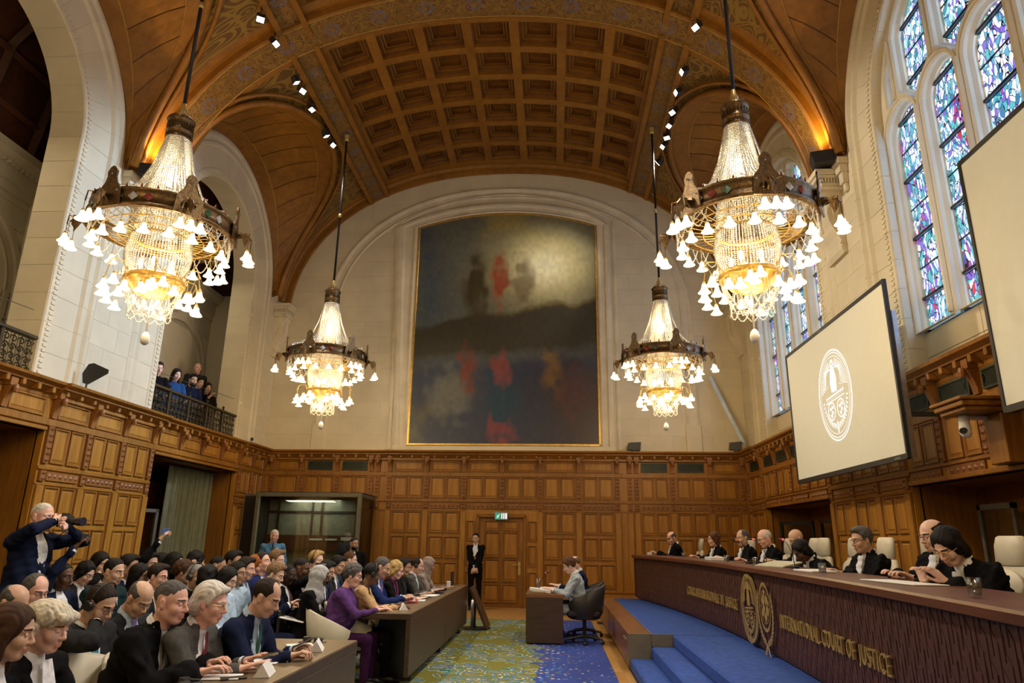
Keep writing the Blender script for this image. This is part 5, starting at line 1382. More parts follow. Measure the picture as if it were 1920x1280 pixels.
def glyph(ch, h_):
    b = MB(); g = GL[ch]
    def seg(p, q, w_):
        d = Vector((q[0]-p[0], q[1]-p[1]));
        if d.length < 1e-6: return
        d.normalize(); nx, nz = -d.y*w_/2, d.x*w_/2
        P4 = [(p[0]-nx, p[1]-nz), (p[0]+nx, p[1]+nz), (q[0]+nx, q[1]+nz), (q[0]-nx, q[1]-nz)]
        b.prism([(a*h_*.80, c*h_) for a, c in P4], -.046, -.026, 'y')
    for s_ in g[:-1]:
        for p, q in zip(s_, s_[1:]):
            dx, dz = abs(q[0]-p[0]), abs(q[1]-p[1]); thick = .17 if dz > dx*1.1 else .085
            if ch in 'NA' and s_ == g[0]: thick = .08
            seg(p, q, thick)
        for p in (s_[0], s_[-1]):
            if len(s_) == 2 and abs(s_[0][1]-s_[1][1]) > .5: seg((p[0]-.14, min(.975, max(.025, p[1]))), (p[0]+.14, min(.975, max(.025, p[1]))), .05)
    return b.mesh('letter', BRASS)
GM = {}
def write(txt, y_start, y_end, z, h_):
    tot = sum((GL[c][-1] if c != ' ' else .45)*.80*h_+.012 for c in txt); k = abs(y_end-y_start)/tot; y = y_start
    for c in txt:
        w_ = ((GL[c][-1] if c != ' ' else .45)*.80*h_+.012)*k
        if c != ' ':
            if c not in GM: GM[c] = glyph(c, h_)
            n = bnorm(y); link('letter', GM[c], jb, BPt(y, z, -.012), math.atan2(n.y, n.x)+PI/2, scale=(min(k, 1.6), 1, 1))
        y -= w_
write('COUR INTERNATIONALE DE JUSTICE', 12.35, 9.58, .80, .125)
write('INTERNATIONAL COURT OF JUSTICE', 7.78, 5.0, .80, .125)
def on_bench(yc, zc, sc, d): return lambda a, c: BPt(yc-a*sc, zc+c*sc, d)
def solidify_disc(b, yc, zc, r, d0): pass
b = MB(); emblem_icj(b, on_bench(8.98, .88, .53, .045), 1.7); b.obj('court_emblem', BRASS, jb)
b = MB(); P_ = on_bench(8.98, .88, 1, .03); P2 = on_bench(8.98, .88, 1, .02)
for k in range(48):
    a0, a1 = 2*PI*k/48, 2*PI*(k+1)/48
    b.add([P_(.345*math.cos(a0), .385*math.sin(a0)), P_(.345*math.cos(a1), .385*math.sin(a1)), P_(.30*math.cos(a1), .335*math.sin(a1)), P_(.30*math.cos(a0), .335*math.sin(a0)), P2(.345*math.cos(a0), .385*math.sin(a0)), P2(.345*math.cos(a1), .385*math.sin(a1))], [(0, 1, 2, 3), (0, 4, 5, 1)])
b.obj('emblem_rim', BRASS, jb)
b = MB(); P_ = on_bench(8.28, .88, 1, .045)
def ring2(r, w_, c0=(0, 0), ry=1, a0=0, a1=2*PI, n=40):
    v = []
    for i in range(n+1):
        a = a0+(a1-a0)*i/n; v += [P_(c0[0]+(r-w_)*math.cos(a), c0[1]+(r-w_)*math.sin(a)*ry), P_(c0[0]+(r+w_)*math.cos(a), c0[1]+(r+w_)*math.sin(a)*ry)]
    b.add(v, [(2*i, 2*i+1, 2*i+3, 2*i+2) for i in range(n)])
def poly2(pts): b.add([P_(*p) for p in pts], [tuple(range(len(pts)))])
for r in (.06, .11, .16, .21): ring2(r, .004, (0, .07), 1.08)
ring2(.215, .010, (0, .07), 1.15)
for k in range(8): a = k*PI/4; poly2([(.0+.01*math.sin(a), .07-.01*math.cos(a)), (.21*math.cos(a)+.003*math.sin(a), .07+.23*math.sin(a)-.003*math.cos(a)), (.21*math.cos(a)-.003*math.sin(a), .07+.23*math.sin(a)+.003*math.cos(a))])
rr = random.Random(3)
for cx_, cz_, r in ((-.05, .14, .06), (.08, .15, .05), (.10, .04, .05), (-.09, .0, .045), (.02, -.03, .05), (-.03, .05, .04), (.14, .12, .03), (.0, .22, .03)):
    pts = [(cx_+r*(1+.3*rr.uniform(-1, 1))*math.cos(k*PI/5), cz_+r*(1+.3*rr.uniform(-1, 1))*math.sin(k*PI/5)) for k in range(10)]; poly2(pts)
for s in (-1, 1):
    for k in range(13):
        a = -PI/2+s*(.10+k*.155); x_, z_ = .29*math.cos(a), .04+.34*math.sin(a)
        t_x, t_z = -math.sin(a)*s, math.cos(a)*s
        for q in (-1, 1):
            poly2([(x_, z_), (x_+t_x*.03+q*math.cos(a)*.035, z_+t_z*.03+q*math.sin(a)*.035), (x_+t_x*.075+q*math.cos(a)*.02, z_+t_z*.075+q*math.sin(a)*.02)])
        ring2(.29, .006, (0, .04), .34/.29, -PI/2+s*.1 if s > 0 else -PI/2-2.0, -PI/2+2.0 if s > 0 else -PI/2-.1, 12) if k == 0 else None
    poly2([(s*.02, -.30), (s*.14, -.46), (s*.09, -.47), (s*-.03, -.31)])
b.obj('olive_globe_emblem', BRASS, jb)
# ------------------------------------------------------------ desks
def desk(label, x0, x1, y0, y1, z, cut=None, kneehole=True):
    t = thing('desk', label, 'desk', ((x0+x1)/2, (y0+y1)/2, 0)); hx, hy = (x1-x0)/2, (y1-y0)/2
    b = MB(); b.bbox(-hx, hx, -hy, hy, z-.07, z, .006); b.obj('desk_top', DESKW, t)
    MB().bbox(-hx+.006, hx-.006, -hy+.006, hy-.006, z-.002, z+.003, .002).obj('top_veneer', DESKT, t)
    n = max(1, round((y1-y0)/2.6))
    for i in range(n): a = -hy+i*(2*hy)/n; MB().bbox(hx-.055, hx-.002, a+.003, a+2*hy/n-.003, .13, z-.07, .004).obj('front_panel', DESKW, t)
    for q in ([-hy+.06, hy-.06] if n == 1 else [-hy+.5, -hy+2*hy/n, hy-.5]): MB().bbox(hx-.42, hx-.06, q-.03, q+.03, 0, z-.07, .004).obj('support', BLACKP, t)
    return t
desk('nearest long walnut desk with name cards, notepads and black headsets', -1.02, -.275, 2.3, 6.13, .80)
desk('second long walnut desk, behind the nearest one, seven people writing at it', -.97, -.275, 8.35, 13.7, .80)
t = thing('lectern_desk', 'small square walnut speakers desk facing the black armchairs', 'desk', (1.20, 12.9, 0))
MB().bbox(-.31, .31, -.85, .85, .72, .78, .006).obj('desk_top', PLATW, t); MB().bbox(-.305, .305, -.85, -.80, .03, .72, .004).obj('side_panel', DESKW, t); MB().bbox(-.305, .305, .80, .85, .03, .72, .004).obj('side_panel', DESKW, t); MB().bbox(-.305, -.27, -.8, .8, .03, .72, .004).obj('front_panel', DESKW, t)
t = thing('display_stand', 'slanted dark board on a round silver column beside the far desk', 'stand', (-.12, 13.95, 0))
MB().lathe([(0, 0), (.28, 0), (.28, .025), (0, .03)], 24).obj('base_plate', BLACKP, t); MB().lathe([(.0, .03), (.05, .03), (.05, .52), (0, .52)], 14, (-.06, 0, 0)).obj('column', SILVER, t, True)
b = MB(); b.add([(x, y, z) for y in (-.34, .34) for x, z in ((.20, .04), (.24, .05), (-.08, .76), (-.12, .75))], [(0, 1, 2, 3), (7, 6, 5, 4), (0, 4, 5, 1), (1, 5, 6, 2), (2, 6, 7, 3), (3, 7, 4, 0)]); b.obj('slanted_board', DESKW, t)
# ------------------------------------------------------------ chairs (local +x is forward)
def shell_chair(label, mt, loc, rz, swivel, sc=1.0):
    t = thing('armchair', label, 'chair', loc, rz, scale=sc)
    P = []; n = 22
    for i in range(n+1):
        a = -PI*.78+2*PI*.78*i/n; c = math.cos(a); back = (1-math.cos(a-0))/2
        u = abs(a)/(PI*.78); ht = .84-.26*u**1.6
        r0x, r0y = .23, .24; ex = .10 if u < .6 else .02
        P.append([(-(r0x)*math.cos(a), r0y*math.sin(a), .36), (-(r0x+.05)*math.cos(a), (r0y+.03)*math.sin(a), .44), (-(r0x+.10)*math.cos(a), (r0y+.06)*math.sin(a), ht), (-(r0x+.085)*math.cos(a), (r0y+.045)*math.sin(a), ht+.012), (-(r0x+.05)*math.cos(a), (r0y+.02)*math.sin(a), ht-.01), (-(r0x-.0)*math.cos(a), (r0y-.0)*math.sin(a), .46)])
    b = MB(); b.grid(P); b.lathe([(0, .34), (.20, .345), (.25, .37), (.24, .38)], 20); b.obj('shell', mt, t, True)
    b = MB(); b.bbox(-.22, .27, -.235, .235, .38, .475, .03); b.obj('seat_cushion', mt, t)
    if swivel:
        MB().tube([(0, 0, .08), (0, 0, .36)], .028, 8).obj('column', BLACKP, t)
        for k in range(5):
            a = 2*PI*k/5+.3; lg = MB(); lg.tube([(0, 0, .11), (.28*math.cos(a), .28*math.sin(a), .07)], [.028, .016], 6); lg.lathe([(0, 0), (.02, .0), (.03, .03), (.02, .06), (0, .06)], 8, (.28*math.cos(a), .28*math.sin(a), 0)); lg.obj('leg', BLACKP, t)
    else:
        for q in (-1, 1):
            for x in (-.17, .2): MB().tube([(x*.8, q*.16, .36), (x*1.1, q*.2, 0)], [.018, .012], 6).obj('leg', BLACKP, t)
    return t
def judge_chair():
    t = thing('judge_chair', 'x', 'chair'); W = .24
    P = []
    for z, x, wd, th in ((.50, -.20, .22, .05), (.60, -.215, .24, .065), (.85, -.25, .235, .07), (1.00, -.275, .20, .06), (1.03, -.28, .185, .045)):
        P.append([(x-th, -wd*.8, z), (x-th*.6, -wd, z), (x, -wd*.96, z), (x+th*.35, -wd*.7, z), (x+th*.5, 0, z), (x+th*.35, wd*.7, z), (x, wd*.96, z), (x-th*.6, wd, z), (x-th, wd*.8, z), (x-th, -wd*.8, z)])
    b = MB(); b.grid(P); b.add(P[-1][:-1], [tuple(range(9))]); b.obj('backrest', CREAM, t, True)
    P = []
    for z, x, wd, th in ((1.035, -.275, .13, .04), (1.06, -.27, .165, .06), (1.20, -.28, .165, .06), (1.27, -.295, .15, .05), (1.285, -.30, .12, .03)):
        P.append([(x-th, -wd*.8, z), (x-th*.6, -wd, z), (x, -wd*.96, z), (x+th*.5, -wd*.6, z), (x+th*.6, 0, z), (x+th*.5, wd*.6, z), (x, wd*.96, z), (x-th*.6, wd, z), (x-th, wd*.8, z), (x-th, -wd*.8, z)])
    b = MB(); b.grid(P); b.add(P[-1][:-1], [tuple(range(9))]); b.obj('headrest', CREAM, t, True)
    b = MB(); b.lathe([(0, -.05), (.05, -.048), (.17, -.02), (.18, 0), (.17, .02), (0, .03)], 16, (0, 0, 0)); me = b.mesh('back_cushion', CREAM, True)
    c = link('lumbar_pad', me, t, (-.195, 0, .88), rot=(0, PI/2-.12, 0)); c.scale = (.75, 1.05, .7)
    MB().bbox(-.22, .26, -.24, .24, .42, .52, .04).obj('seat', CREAM, t)
    for q in (-1, 1): MB().bbox(-.18, .2, q*.28-.03, q*.28+.03, .66, .70, .012).obj('armrest', CREAM, t); MB().tube([(.1, q*.28, .66), (.0, q*.27, .45)], .014, 5).obj('arm_support', BLACKP, t)
    MB().tube([(0, 0, .06), (0, 0, .42)], .03, 8).obj('column', BLACKP, t)
    for k in range(5): a = 2*PI*k/5; MB().tube([(0, 0, .08), (.28*math.cos(a), .28*math.sin(a), .03)], [.03, .018], 6).obj('leg', BLACKP, t)
    return t
jc = judge_chair()
JC = [(4.30, 16.05, 'cream high-backed chair at the far end of the bench, behind the bald judge'), (4.74, 13.62, 'cream high-backed chair seen between the short-haired woman and the bearded judge'), (4.95, 12.15, 'cream high-backed chair hidden behind the bearded judge'),
      (5.0, 11.1, 'cream high-backed chair hidden behind the white-haired judge'), (4.86, 10.35, 'cream high-backed chair behind the bald judge who leans over'), (5.08, 9.72, 'empty-looking cream high-backed chair right of the leaning dark-haired judge'),
      (5.0, 8.75, 'cream chair back showing left of the judge with black hair and glasses'), (5.02, 7.62, 'tall cream chair with a faint red crest on its headrest'), (4.98, 6.35, 'cream chair back at the right, behind the two nearest judges')]
for i, (x, y, l) in enumerate(JC):
    rz = PI-2*(y-9.3)/70*1.0+(.25 if i in (1, 5, 7) else .1)
    o = jc if i == 0 else dup(jc, (x, y, .45), rz, l, 'judges chairs')
    if i == 0: jc.location = (x, y, .45); jc.rotation_euler = (0, 0, rz); tag(jc, l, None, 'judges chairs')
    o.scale = (1.0, 1.0, .985 if i != 7 else 1.03)
    if i == 7:
        b = MB(); b.lathe([(.045, 0), (.05, .002), (.055, 0)], 16); b.box(-.012, .012, -.03, .03, 0, .003); me = b.mesh('crest', plain('red_crest', (.45, .12, .08), .6)); link('crest', me, o, (-.238, 0, 1.14), rot=(0, PI/2, 0))
shell_chair('black leather swivel armchair of the woman in the light jacket', BLKLEA, (1.86, 12.35, 0), PI, True, 1.1)
shell_chair('black leather swivel armchair of the man behind her at the speakers desk', BLKLEA, (1.90, 13.3, 0), PI, True, 1.1)
# ------------------------------------------------------------ things on the desks
def tent(loc, rz, label):
    t = MB(); t.add([(-.05, -.105, 0), (0, -.105, .075), (.05, -.105, 0), (-.05, .105, 0), (0, .105, .075), (.05, .105, 0)], [(0, 1, 4, 3), (1, 2, 5, 4), (0, 2, 1), (3, 4, 5)])
    o = t.obj('name_card', PAPER); o.location = loc; o.rotation_euler = (0, 0, rz); tag(o, label, 'card')
ZD = .805
tent((-.43, 5.55, ZD), .25, 'white folded name card at the far corner of the nearest desk'); tent((-.42, 4.55, ZD), .2, 'white folded name card at the bottom edge, on the nearest desk'); tent((-.45, 8.75, ZD), .3, 'small white name card on the second desk by its near end')
def slab(nm, cat, label, loc, rz, sx, sy, sz, mt, tilt=0):
    o = MB().bbox(-sx/2, sx/2, -sy/2, sy/2, 0, sz, min(.004, sz*.3)).obj(nm, mt); o.location = loc; o.rotation_euler = (0, tilt, rz); tag(o, label, cat); return o
slab('notepad', 'notepad', 'open cream notepad under the robed mans pen', (-.63, 4.42, ZD), .2, .22, .16, .008, PAPER)
slab('paper_sheet', 'paper', 'white papers under the hand of the grey-suited man', (-.62, 4.98, ZD), .1, .24, .18, .006, PAPER)
slab('paper_sheet', 'paper', 'small stack of pages by the phone of the navy-suited man', (-.62, 5.72, ZD), .5, .2, .15, .010, PAPER)
slab('mobile_phone', 'phone', 'dark phone lying by the name card at the bottom edge', (-.55, 4.40, ZD), .6, .15, .07, .009, BLACKP)
slab('laptop', 'laptop', 'slim grey closed laptop at the near end of the second desk', (-.72, 8.72, ZD), .0, .22, .30, .016, GREY)
slab('red_folder', 'folder', 'dark red folder under the hand in the tan sleeve', (-.55, 9.75, ZD), .2, .16, .26, .01, plain('red_cover', (.32, .02, .03), .5))
slab('paper_sheet', 'paper', 'white papers between the tan and the blue jackets', (-.52, 10.05, ZD), .1, .2, .3, .008, PAPER)
slab('paper_sheet', 'paper', 'long white sheets in front of the blonde woman', (-.50, 10.9, ZD), -.1, .22, .3, .012, PAPER)
slab('paper_sheet', 'paper', 'tilted white sheet held by the blonde woman', (-.62, 10.6, ZD+.05), -.1, .22, .2, .004, PAPER, -.25)
slab('box_of_tissues', 'box', 'small cream box in the hand of the last person at the second desk', (-.55, 13.1, ZD), .2, .07, .10, .09, PAPER)
slab('laptop', 'laptop', 'black open laptop lid at the far end of the second desk', (-.55, 13.55, ZD), 0, .02, .36, .24, BLACKP)
def headset(loc, rz, label):
    t = thing('headset', label, 'headset', loc, rz)
    MB().tube([(.0, .07*math.cos(k*PI/8), .03+.05*math.sin(k*PI/8)*0+.0) if False else (.09*math.sin(k*PI/8), .07*math.cos(k*PI/8), .02) for k in range(9)], .008, 5).obj('headband', BLACKP, t)
    for q in (-1, 1): MB().lathe([(0, 0), (.032, .0), (.036, .015), (.03, .035), (0, .037)], 12, (0, q*.07, 0)).obj('ear_cup', BLACKP, t)
    b = MB(); b.tube([(0, .07, .01), (-.1, .05, .004), (-.12, -.06, .004), (-.02, -.12, .004), (.06, -.1, .004)], .003, 4); b.obj('cord', BLACKP, t)
headset((-.72, 4.15, ZD), .5, 'black headset at the bottom edge in front of the robed man'); headset((-.55, 5.15, ZD), .2, 'black headset left of the name card on the nearest desk'); headset((-.60, 5.95, ZD), 1, 'black headset at the far corner of the nearest desk')
headset((-.48, 10.35, ZD), .3, 'black headset in front of the man in the blue suit'); headset((-.45, 11.4, ZD), .6, 'black headset at the middle of the second desk'); headset((-.62, 9.35, ZD), .2, 'black headset next to the hands of the person in tan')
b = MB(); o = slab('conference_unit', 'device', 'small black conference unit on the far half of the second desk', (-.5, 12.1, ZD), 0, .12, .16, .04, BLACKP)
def glass(loc, label, r=.035, h_=.095):
    t = thing('water_glass', label, 'glass', loc); b = MB(); b.lathe([(0, .004), (r*.85, .004), (r, h_), (r*.94, h_), (r*.8, .012), (0, .012)], 14); b.obj('tumbler', TUMBLER, t, True); MB().lathe([(0, .012), (r*.8, .012), (r*.88, h_*.55), (0, h_*.55)], 14).obj('water', TUMBLER, t)
ZT = ZB1+.062
for y, l in ((4.05, 'water glass on the bench at the right, in front of the woman leaning over her notes'), (6.75, 'water glass on the bench right of the judge with black hair and glasses'), (9.15, 'water glass on the bench beside the leaning dark-haired judge'), (10.55, 'water glass on the bench in front of the white-haired judge'), (13.0, 'water glass on the bench right of the short-haired woman')):
    glass((XB(y)+.12, y, ZT), l, .038, .10)
slab('paper_stack', 'paper', 'white papers on the bench between the bearded and the white-haired judge', (XB(11.6)+.25, 11.6, ZT), 0, .25, .45, .05, PAPER)
slab('paper_sheet', 'paper', 'white sheets hanging over the bench in front of the judge with black hair and glasses', (XB(7.3)+.22, 7.3, ZT), .1, .25, .42, .02, PAPER)
slab('open_folder', 'folder', 'open beige folder of papers on the bench right of the leaning judge', (XB(8.75)+.28, 8.75, ZT+.02), .3, .28, .55, .02, plain('beige_folder', (.42, .40, .28), .7), -.2)
slab('paper_sheet', 'paper', 'loose papers on the bench under the hands of the two nearest judges', (XB(5.45)+.28, 5.45, ZT), .1, .25, .7, .008, PAPER)
slab('tissue', 'tissue', 'small white crumpled tissue on the far end of the bench', (XB(15.5)+.2, 15.5, ZT), .4, .08, .08, .05, PAPER)
def mic(loc, rz, label, bend=.3):
    t = thing('microphone', label, 'microphone', loc, rz); MB().bbox(-.04, .04, -.035, .035, 0, .03, .006).obj('base', BLACKP, t)
    MB().tube([(0, 0, .03), (-.02, 0, .16), (-.10, 0, .27), (-bend, 0, .31)], .005, 5).obj('gooseneck', BLACKP, t); MB().tube([(-bend, 0, .31), (-bend-.07, 0, .315)], [.012, .010], 8).obj('capsule', BLACKP, t); MB().tube([(-bend+.01, 0, .31), (-bend-.0, 0, .31)], .013, 8).obj('light_ring', emitter('red_ring_'+str(len(label)), (1, .08, .06), 1.2), t)
mic((XB(8.2)+.30, 8.2, ZT), -1.2, 'thin black microphone between the leaning judge and the one with glasses', .16)
mic((XB(9.4)+.25, 9.1, ZT), .4, 'red-lit microphone in front of the leaning dark-haired judge', .2)
mic((XB(9.9)+.25, 9.9, ZT), .4, 'red-lit microphone beside the hands of the bald judge', .2)
# speakers desk
glass((1.08, 12.75, .785), 'tall glass carafe on the speakers desk', .04, .20)
slab('document_stack', 'paper', 'tilted white papers on a book, on the speakers desk', (1.12, 12.25, .80), .1, .34, .22, .05, PAPER, .12)
slab('book', 'book', 'thick book under the papers on the speakers desk', (1.08, 12.2, .782), .1, .24, .18, .03, plain('ochre_cover', (.30, .20, .08), .6))
slab('laptop', 'laptop', 'thin laptop under the hands of the woman in the light jacket', (1.36, 12.35, .785), .05, .2, .28, .015, SILVER)
slab('paper_sheet', 'paper', 'white papers in front of the man at the speakers desk', (1.2, 13.15, .785), .0, .3, .3, .03, PAPER)
mic((1.1, 12.5, .785), PI, 'thin microphone on the speakers desk', .12)
# ------------------------------------------------------------ people: smooth bodies from signed distance fields
def smin(a, b, k):
    h_ = np.clip(.5+.5*(b-a)/k, 0, 1); return b*(1-h_)+a*h_-k*h_*(1-h_)
def smax(a, b, k): return -smin(-a, -b, k)
def capf(G, p, q, r1, r2):
    p = np.array(p, np.float32); q = np.array(q, np.float32); d = q-p; L2 = max(1e-8, float(d@d))
    X, Y, Z = G[0]-p[0], G[1]-p[1], G[2]-p[2]
    t = np.clip((X*d[0]+Y*d[1]+Z*d[2])/L2, 0, 1)
    return np.sqrt((X-t*d[0])**2+(Y-t*d[1])**2+(Z-t*d[2])**2)-(r1+(r2-r1)*t)
def ellf(G, c, r, pitch=0):
    X, Y, Z = G[0]-c[0], G[1]-c[1], G[2]-c[2]
    if pitch: cc, ss = math.cos(pitch), math.sin(pitch); X, Z = X*cc-Z*ss, X*ss+Z*cc
    k0 = np.sqrt((X/r[0])**2+(Y/r[1])**2+(Z/r[2])**2)+1e-9; k1 = np.sqrt((X/r[0]**2)**2+(Y/r[1]**2)**2+(Z/r[2]**2)**2)+1e-9
    return k0*(k0-1)/k1
def mkgrid(lo, hi, h):
    ax = [np.arange(a, b+h, h, dtype=np.float32) for a, b in zip(lo, hi)]
    return ax, np.meshgrid(*ax, indexing='ij')
def surfnet(F, ax):
    nx, ny, nz = F.shape; I = F < 0
    c = [I[i:nx-1+i, j:ny-1+j, k:nz-1+k] for i in (0, 1) for j in (0, 1) for k in (0, 1)]
    s = sum(x.astype(np.int8) for x in c); act = (s > 0) & (s < 8)
    idx = -np.ones(act.shape, int); ijk = np.argwhere(act); idx[act] = np.arange(len(ijk))
    acc = np.zeros((len(ijk), 3)); cnt = np.zeros(len(ijk)); i, j, k = ijk.T
    corners = [(a, b, d) for a in (0, 1) for b in (0, 1) for d in (0, 1)]
    for a in corners:
        for axn in range(3):
            if a[axn]: continue
            b = list(a); b[axn] = 1
            fa = F[i+a[0], j+a[1], k+a[2]]; fb = F[i+b[0], j+b[1], k+b[2]]; m_ = (fa < 0) != (fb < 0)
            t = np.where(m_, fa/np.where(m_, fa-fb, 1), 0); p = np.stack([np.full(len(ijk), float(v)) for v in a], 1); p[:, axn] += t
            acc += p*m_[:, None]; cnt += m_
    P = ijk+acc/cnt[:, None]; h = [float(x[1]-x[0]) for x in ax]; V = np.stack([ax[n][0]+P[:, n]*h[n] for n in range(3)], 1)
    Q = []
    for axn in range(3):
        sl0 = [slice(None)]*3; sl1 = [slice(None)]*3; sl0[axn] = slice(0, -1); sl1[axn] = slice(1, None)
        A, B = I[tuple(sl0)], I[tuple(sl1)]; e = np.argwhere(A != B); o = [n for n in range(3) if n != axn]
        ok = (e[:, o[0]] > 0) & (e[:, o[1]] > 0) & (e[:, o[0]] < F.shape[o[0]]-1) & (e[:, o[1]] < F.shape[o[1]]-1); e = e[ok]
        if not len(e): continue
        fl_ = A[tuple(e.T)]
        def at(d0, d1): q = e.copy(); q[:, o[0]] -= d0; q[:, o[1]] -= d1; return idx[tuple(q.T)]
        q = np.stack([at(0, 0), at(1, 0), at(1, 1), at(0, 1)], 1)
        if axn == 1: fl_ = ~fl_
        q[~fl_] = q[~fl_][:, ::-1]; Q.append(q)
    return V, np.concatenate(Q)
def fold(G, a=.004, f=1.0):
    X, Y, Z = G; return a*.8*np.sin(46*f*X+23*f*Z+7*np.sin(9*f*Y))+a*np.sin(31*f*X+5*np.sin(13*f*Z)+2*Y)*np.sin(27*f*Z+6*np.sin(12*f*Y)+9*X)
def mk(name, V, Q, mats, mi=None, smooth=True):
    me = bpy.data.meshes.new(name); n = len(Q)
    me.vertices.add(len(V)); me.vertices.foreach_set('co', np.asarray(V, np.float32).ravel())
    me.loops.add(n*4); me.loops.foreach_set('vertex_index', np.asarray(Q, np.int32).ravel())
    me.polygons.add(n); me.polygons.foreach_set('loop_start', np.arange(0, n*4, 4, dtype=np.int32)); me.polygons.foreach_set('loop_total', np.full(n, 4, np.int32))
    if mi is not None: me.polygons.foreach_set('material_index', np.asarray(mi, np.int32))
    me.polygons.foreach_set('use_smooth', np.ones(n, bool))
    for m_ in (mats if isinstance(mats, (list, tuple)) else [mats]): me.materials.append(m_)
    me.update(calc_edges=True); me.validate(); return me
_C = {}
def cached(key, fn):
    if key not in _C: _C[key] = fn()
    return _C[key]
def head_geo(h, fem, heavy=0):
    ax, G = mkgrid((-.125, -.10, -.155), (.135, .10, .135), h)
    F = ellf(G, (-.014, 0, .030), (.097, .076, .088))
    w_ = .9 if fem else 1; hv = 1+.12*heavy
    F = smin(F, ellf(G, (.020, 0, -.040), (.066, .060*w_*hv, .074)), .02)
    F = smin(F, capf(G, (.058, -.010, -.098), (.058, .010, -.098), .019*w_, .019*w_), .022)
    for s in (-1, 1):
        F = smin(F, capf(G, (-.020, s*.052*w_*hv, -.050), (.045, s*.020, -.095), .020*hv, .016), .025)
        F = smin(F, ellf(G, (.054, s*.036, -.030), (.027, .026*hv, .028)), .02)
        F = smin(F, capf(G, (.082, s*.012, .021), (.066, s*.046, .016), .0085 if fem else .011, .008), .015)
        F = smax(F, -ellf(G, (.096, s*.032, .001), (.017, .019, .0125)), .012)
        F = smin(F, capf(G, (.096, s*.006, -.036), (.094, s*.011, -.038), .007, .006), .008)
        e = smin(ellf(G, (-.010, s*.081, -.006), (.018, .0075, .031)), capf(G, (-.004, s*.073, -.030), (-.012, s*.073, .012), .009, .009), .008)
        e = smax(e, -ellf(G, (-.004, s*.090, -.004), (.009, .006, .017)), .004); F = smin(F, e, .006)
    nl = .110 if not fem else .105
    F = smin(F, capf(G, (.080, 0, .010), (nl, 0, -.030), .0065, .0088), .010)
    F = smin(F, capf(G, (nl-.008, -.004, -.036), (nl-.008, .004, -.036), .009, .009), .008)
    F = smin(F, capf(G, (.084, -.014, -.063), (.084, .014, -.063), .007, .007), .010); F = smin(F, capf(G, (.082, -.012, -.076), (.082, .012, -.076), .008, .008), .010)
    F = smax(F, -capf(G, (.096, -.022, -.0695), (.096, .022, -.0695), .0025, .0025), .003)
    F = smin(F, capf(G, (-.022, 0, -.06), (-.045, 0, -.19), .052*w_*hv, .058*w_*hv), .03)
    if heavy: F = smin(F, ellf(G, (.03, 0, -.105), (.045, .05, .03)), .03)
    V, Q = surfnet(F, ax); c = V[Q].mean(1); mi = np.zeros(len(Q), int); x, y, z = c.T; ay = np.abs(y)
    mi[(ay < .023) & (z > -.082) & (z < -.0585) & (x > .080)] = 1
    mi[(ay > .013) & (ay < .052) & (np.abs(z-.0225+.10*np.maximum(0, ay-.04)) < .0045) & (x > .05)] = 2
    # eyes
    parts_v, parts_q, parts_m = [V], [Q], [mi]; n = len(V)
    for s in (-1, 1):
        u_, v_ = np.meshgrid(np.linspace(-1.2, 1.2, 9), np.linspace(-1.1, 1.1, 9), indexing='ij'); r = .0125
        E_ = np.stack([.0715+r*np.cos(u_)*np.cos(v_), s*.032+r*np.sin(u_)*np.cos(v_), -.001+r*np.sin(v_)], -1).reshape(-1, 3)
        q = np.array([(i*9+j, (i+1)*9+j, (i+1)*9+j+1, i*9+j+1) for i in range(8) for j in range(8)])
        cc = E_[q].mean(1)-np.array((.0715, s*.032, -.001)); cc /= np.linalg.norm(cc, axis=1)[:, None]
        m2 = np.full(len(q), 3); m2[(np.hypot(cc[:, 1]-.05*s*0, cc[:, 2]+.20) < .40)] = 4; m2[(cc[:, 2] > .06) | (cc[:, 2] < -.55)] = 0
        parts_v.append(E_); parts_q.append(q+n); parts_m.append(m2); n += len(E_)
    return np.concatenate(parts_v), np.concatenate(parts_q), np.concatenate(parts_m)
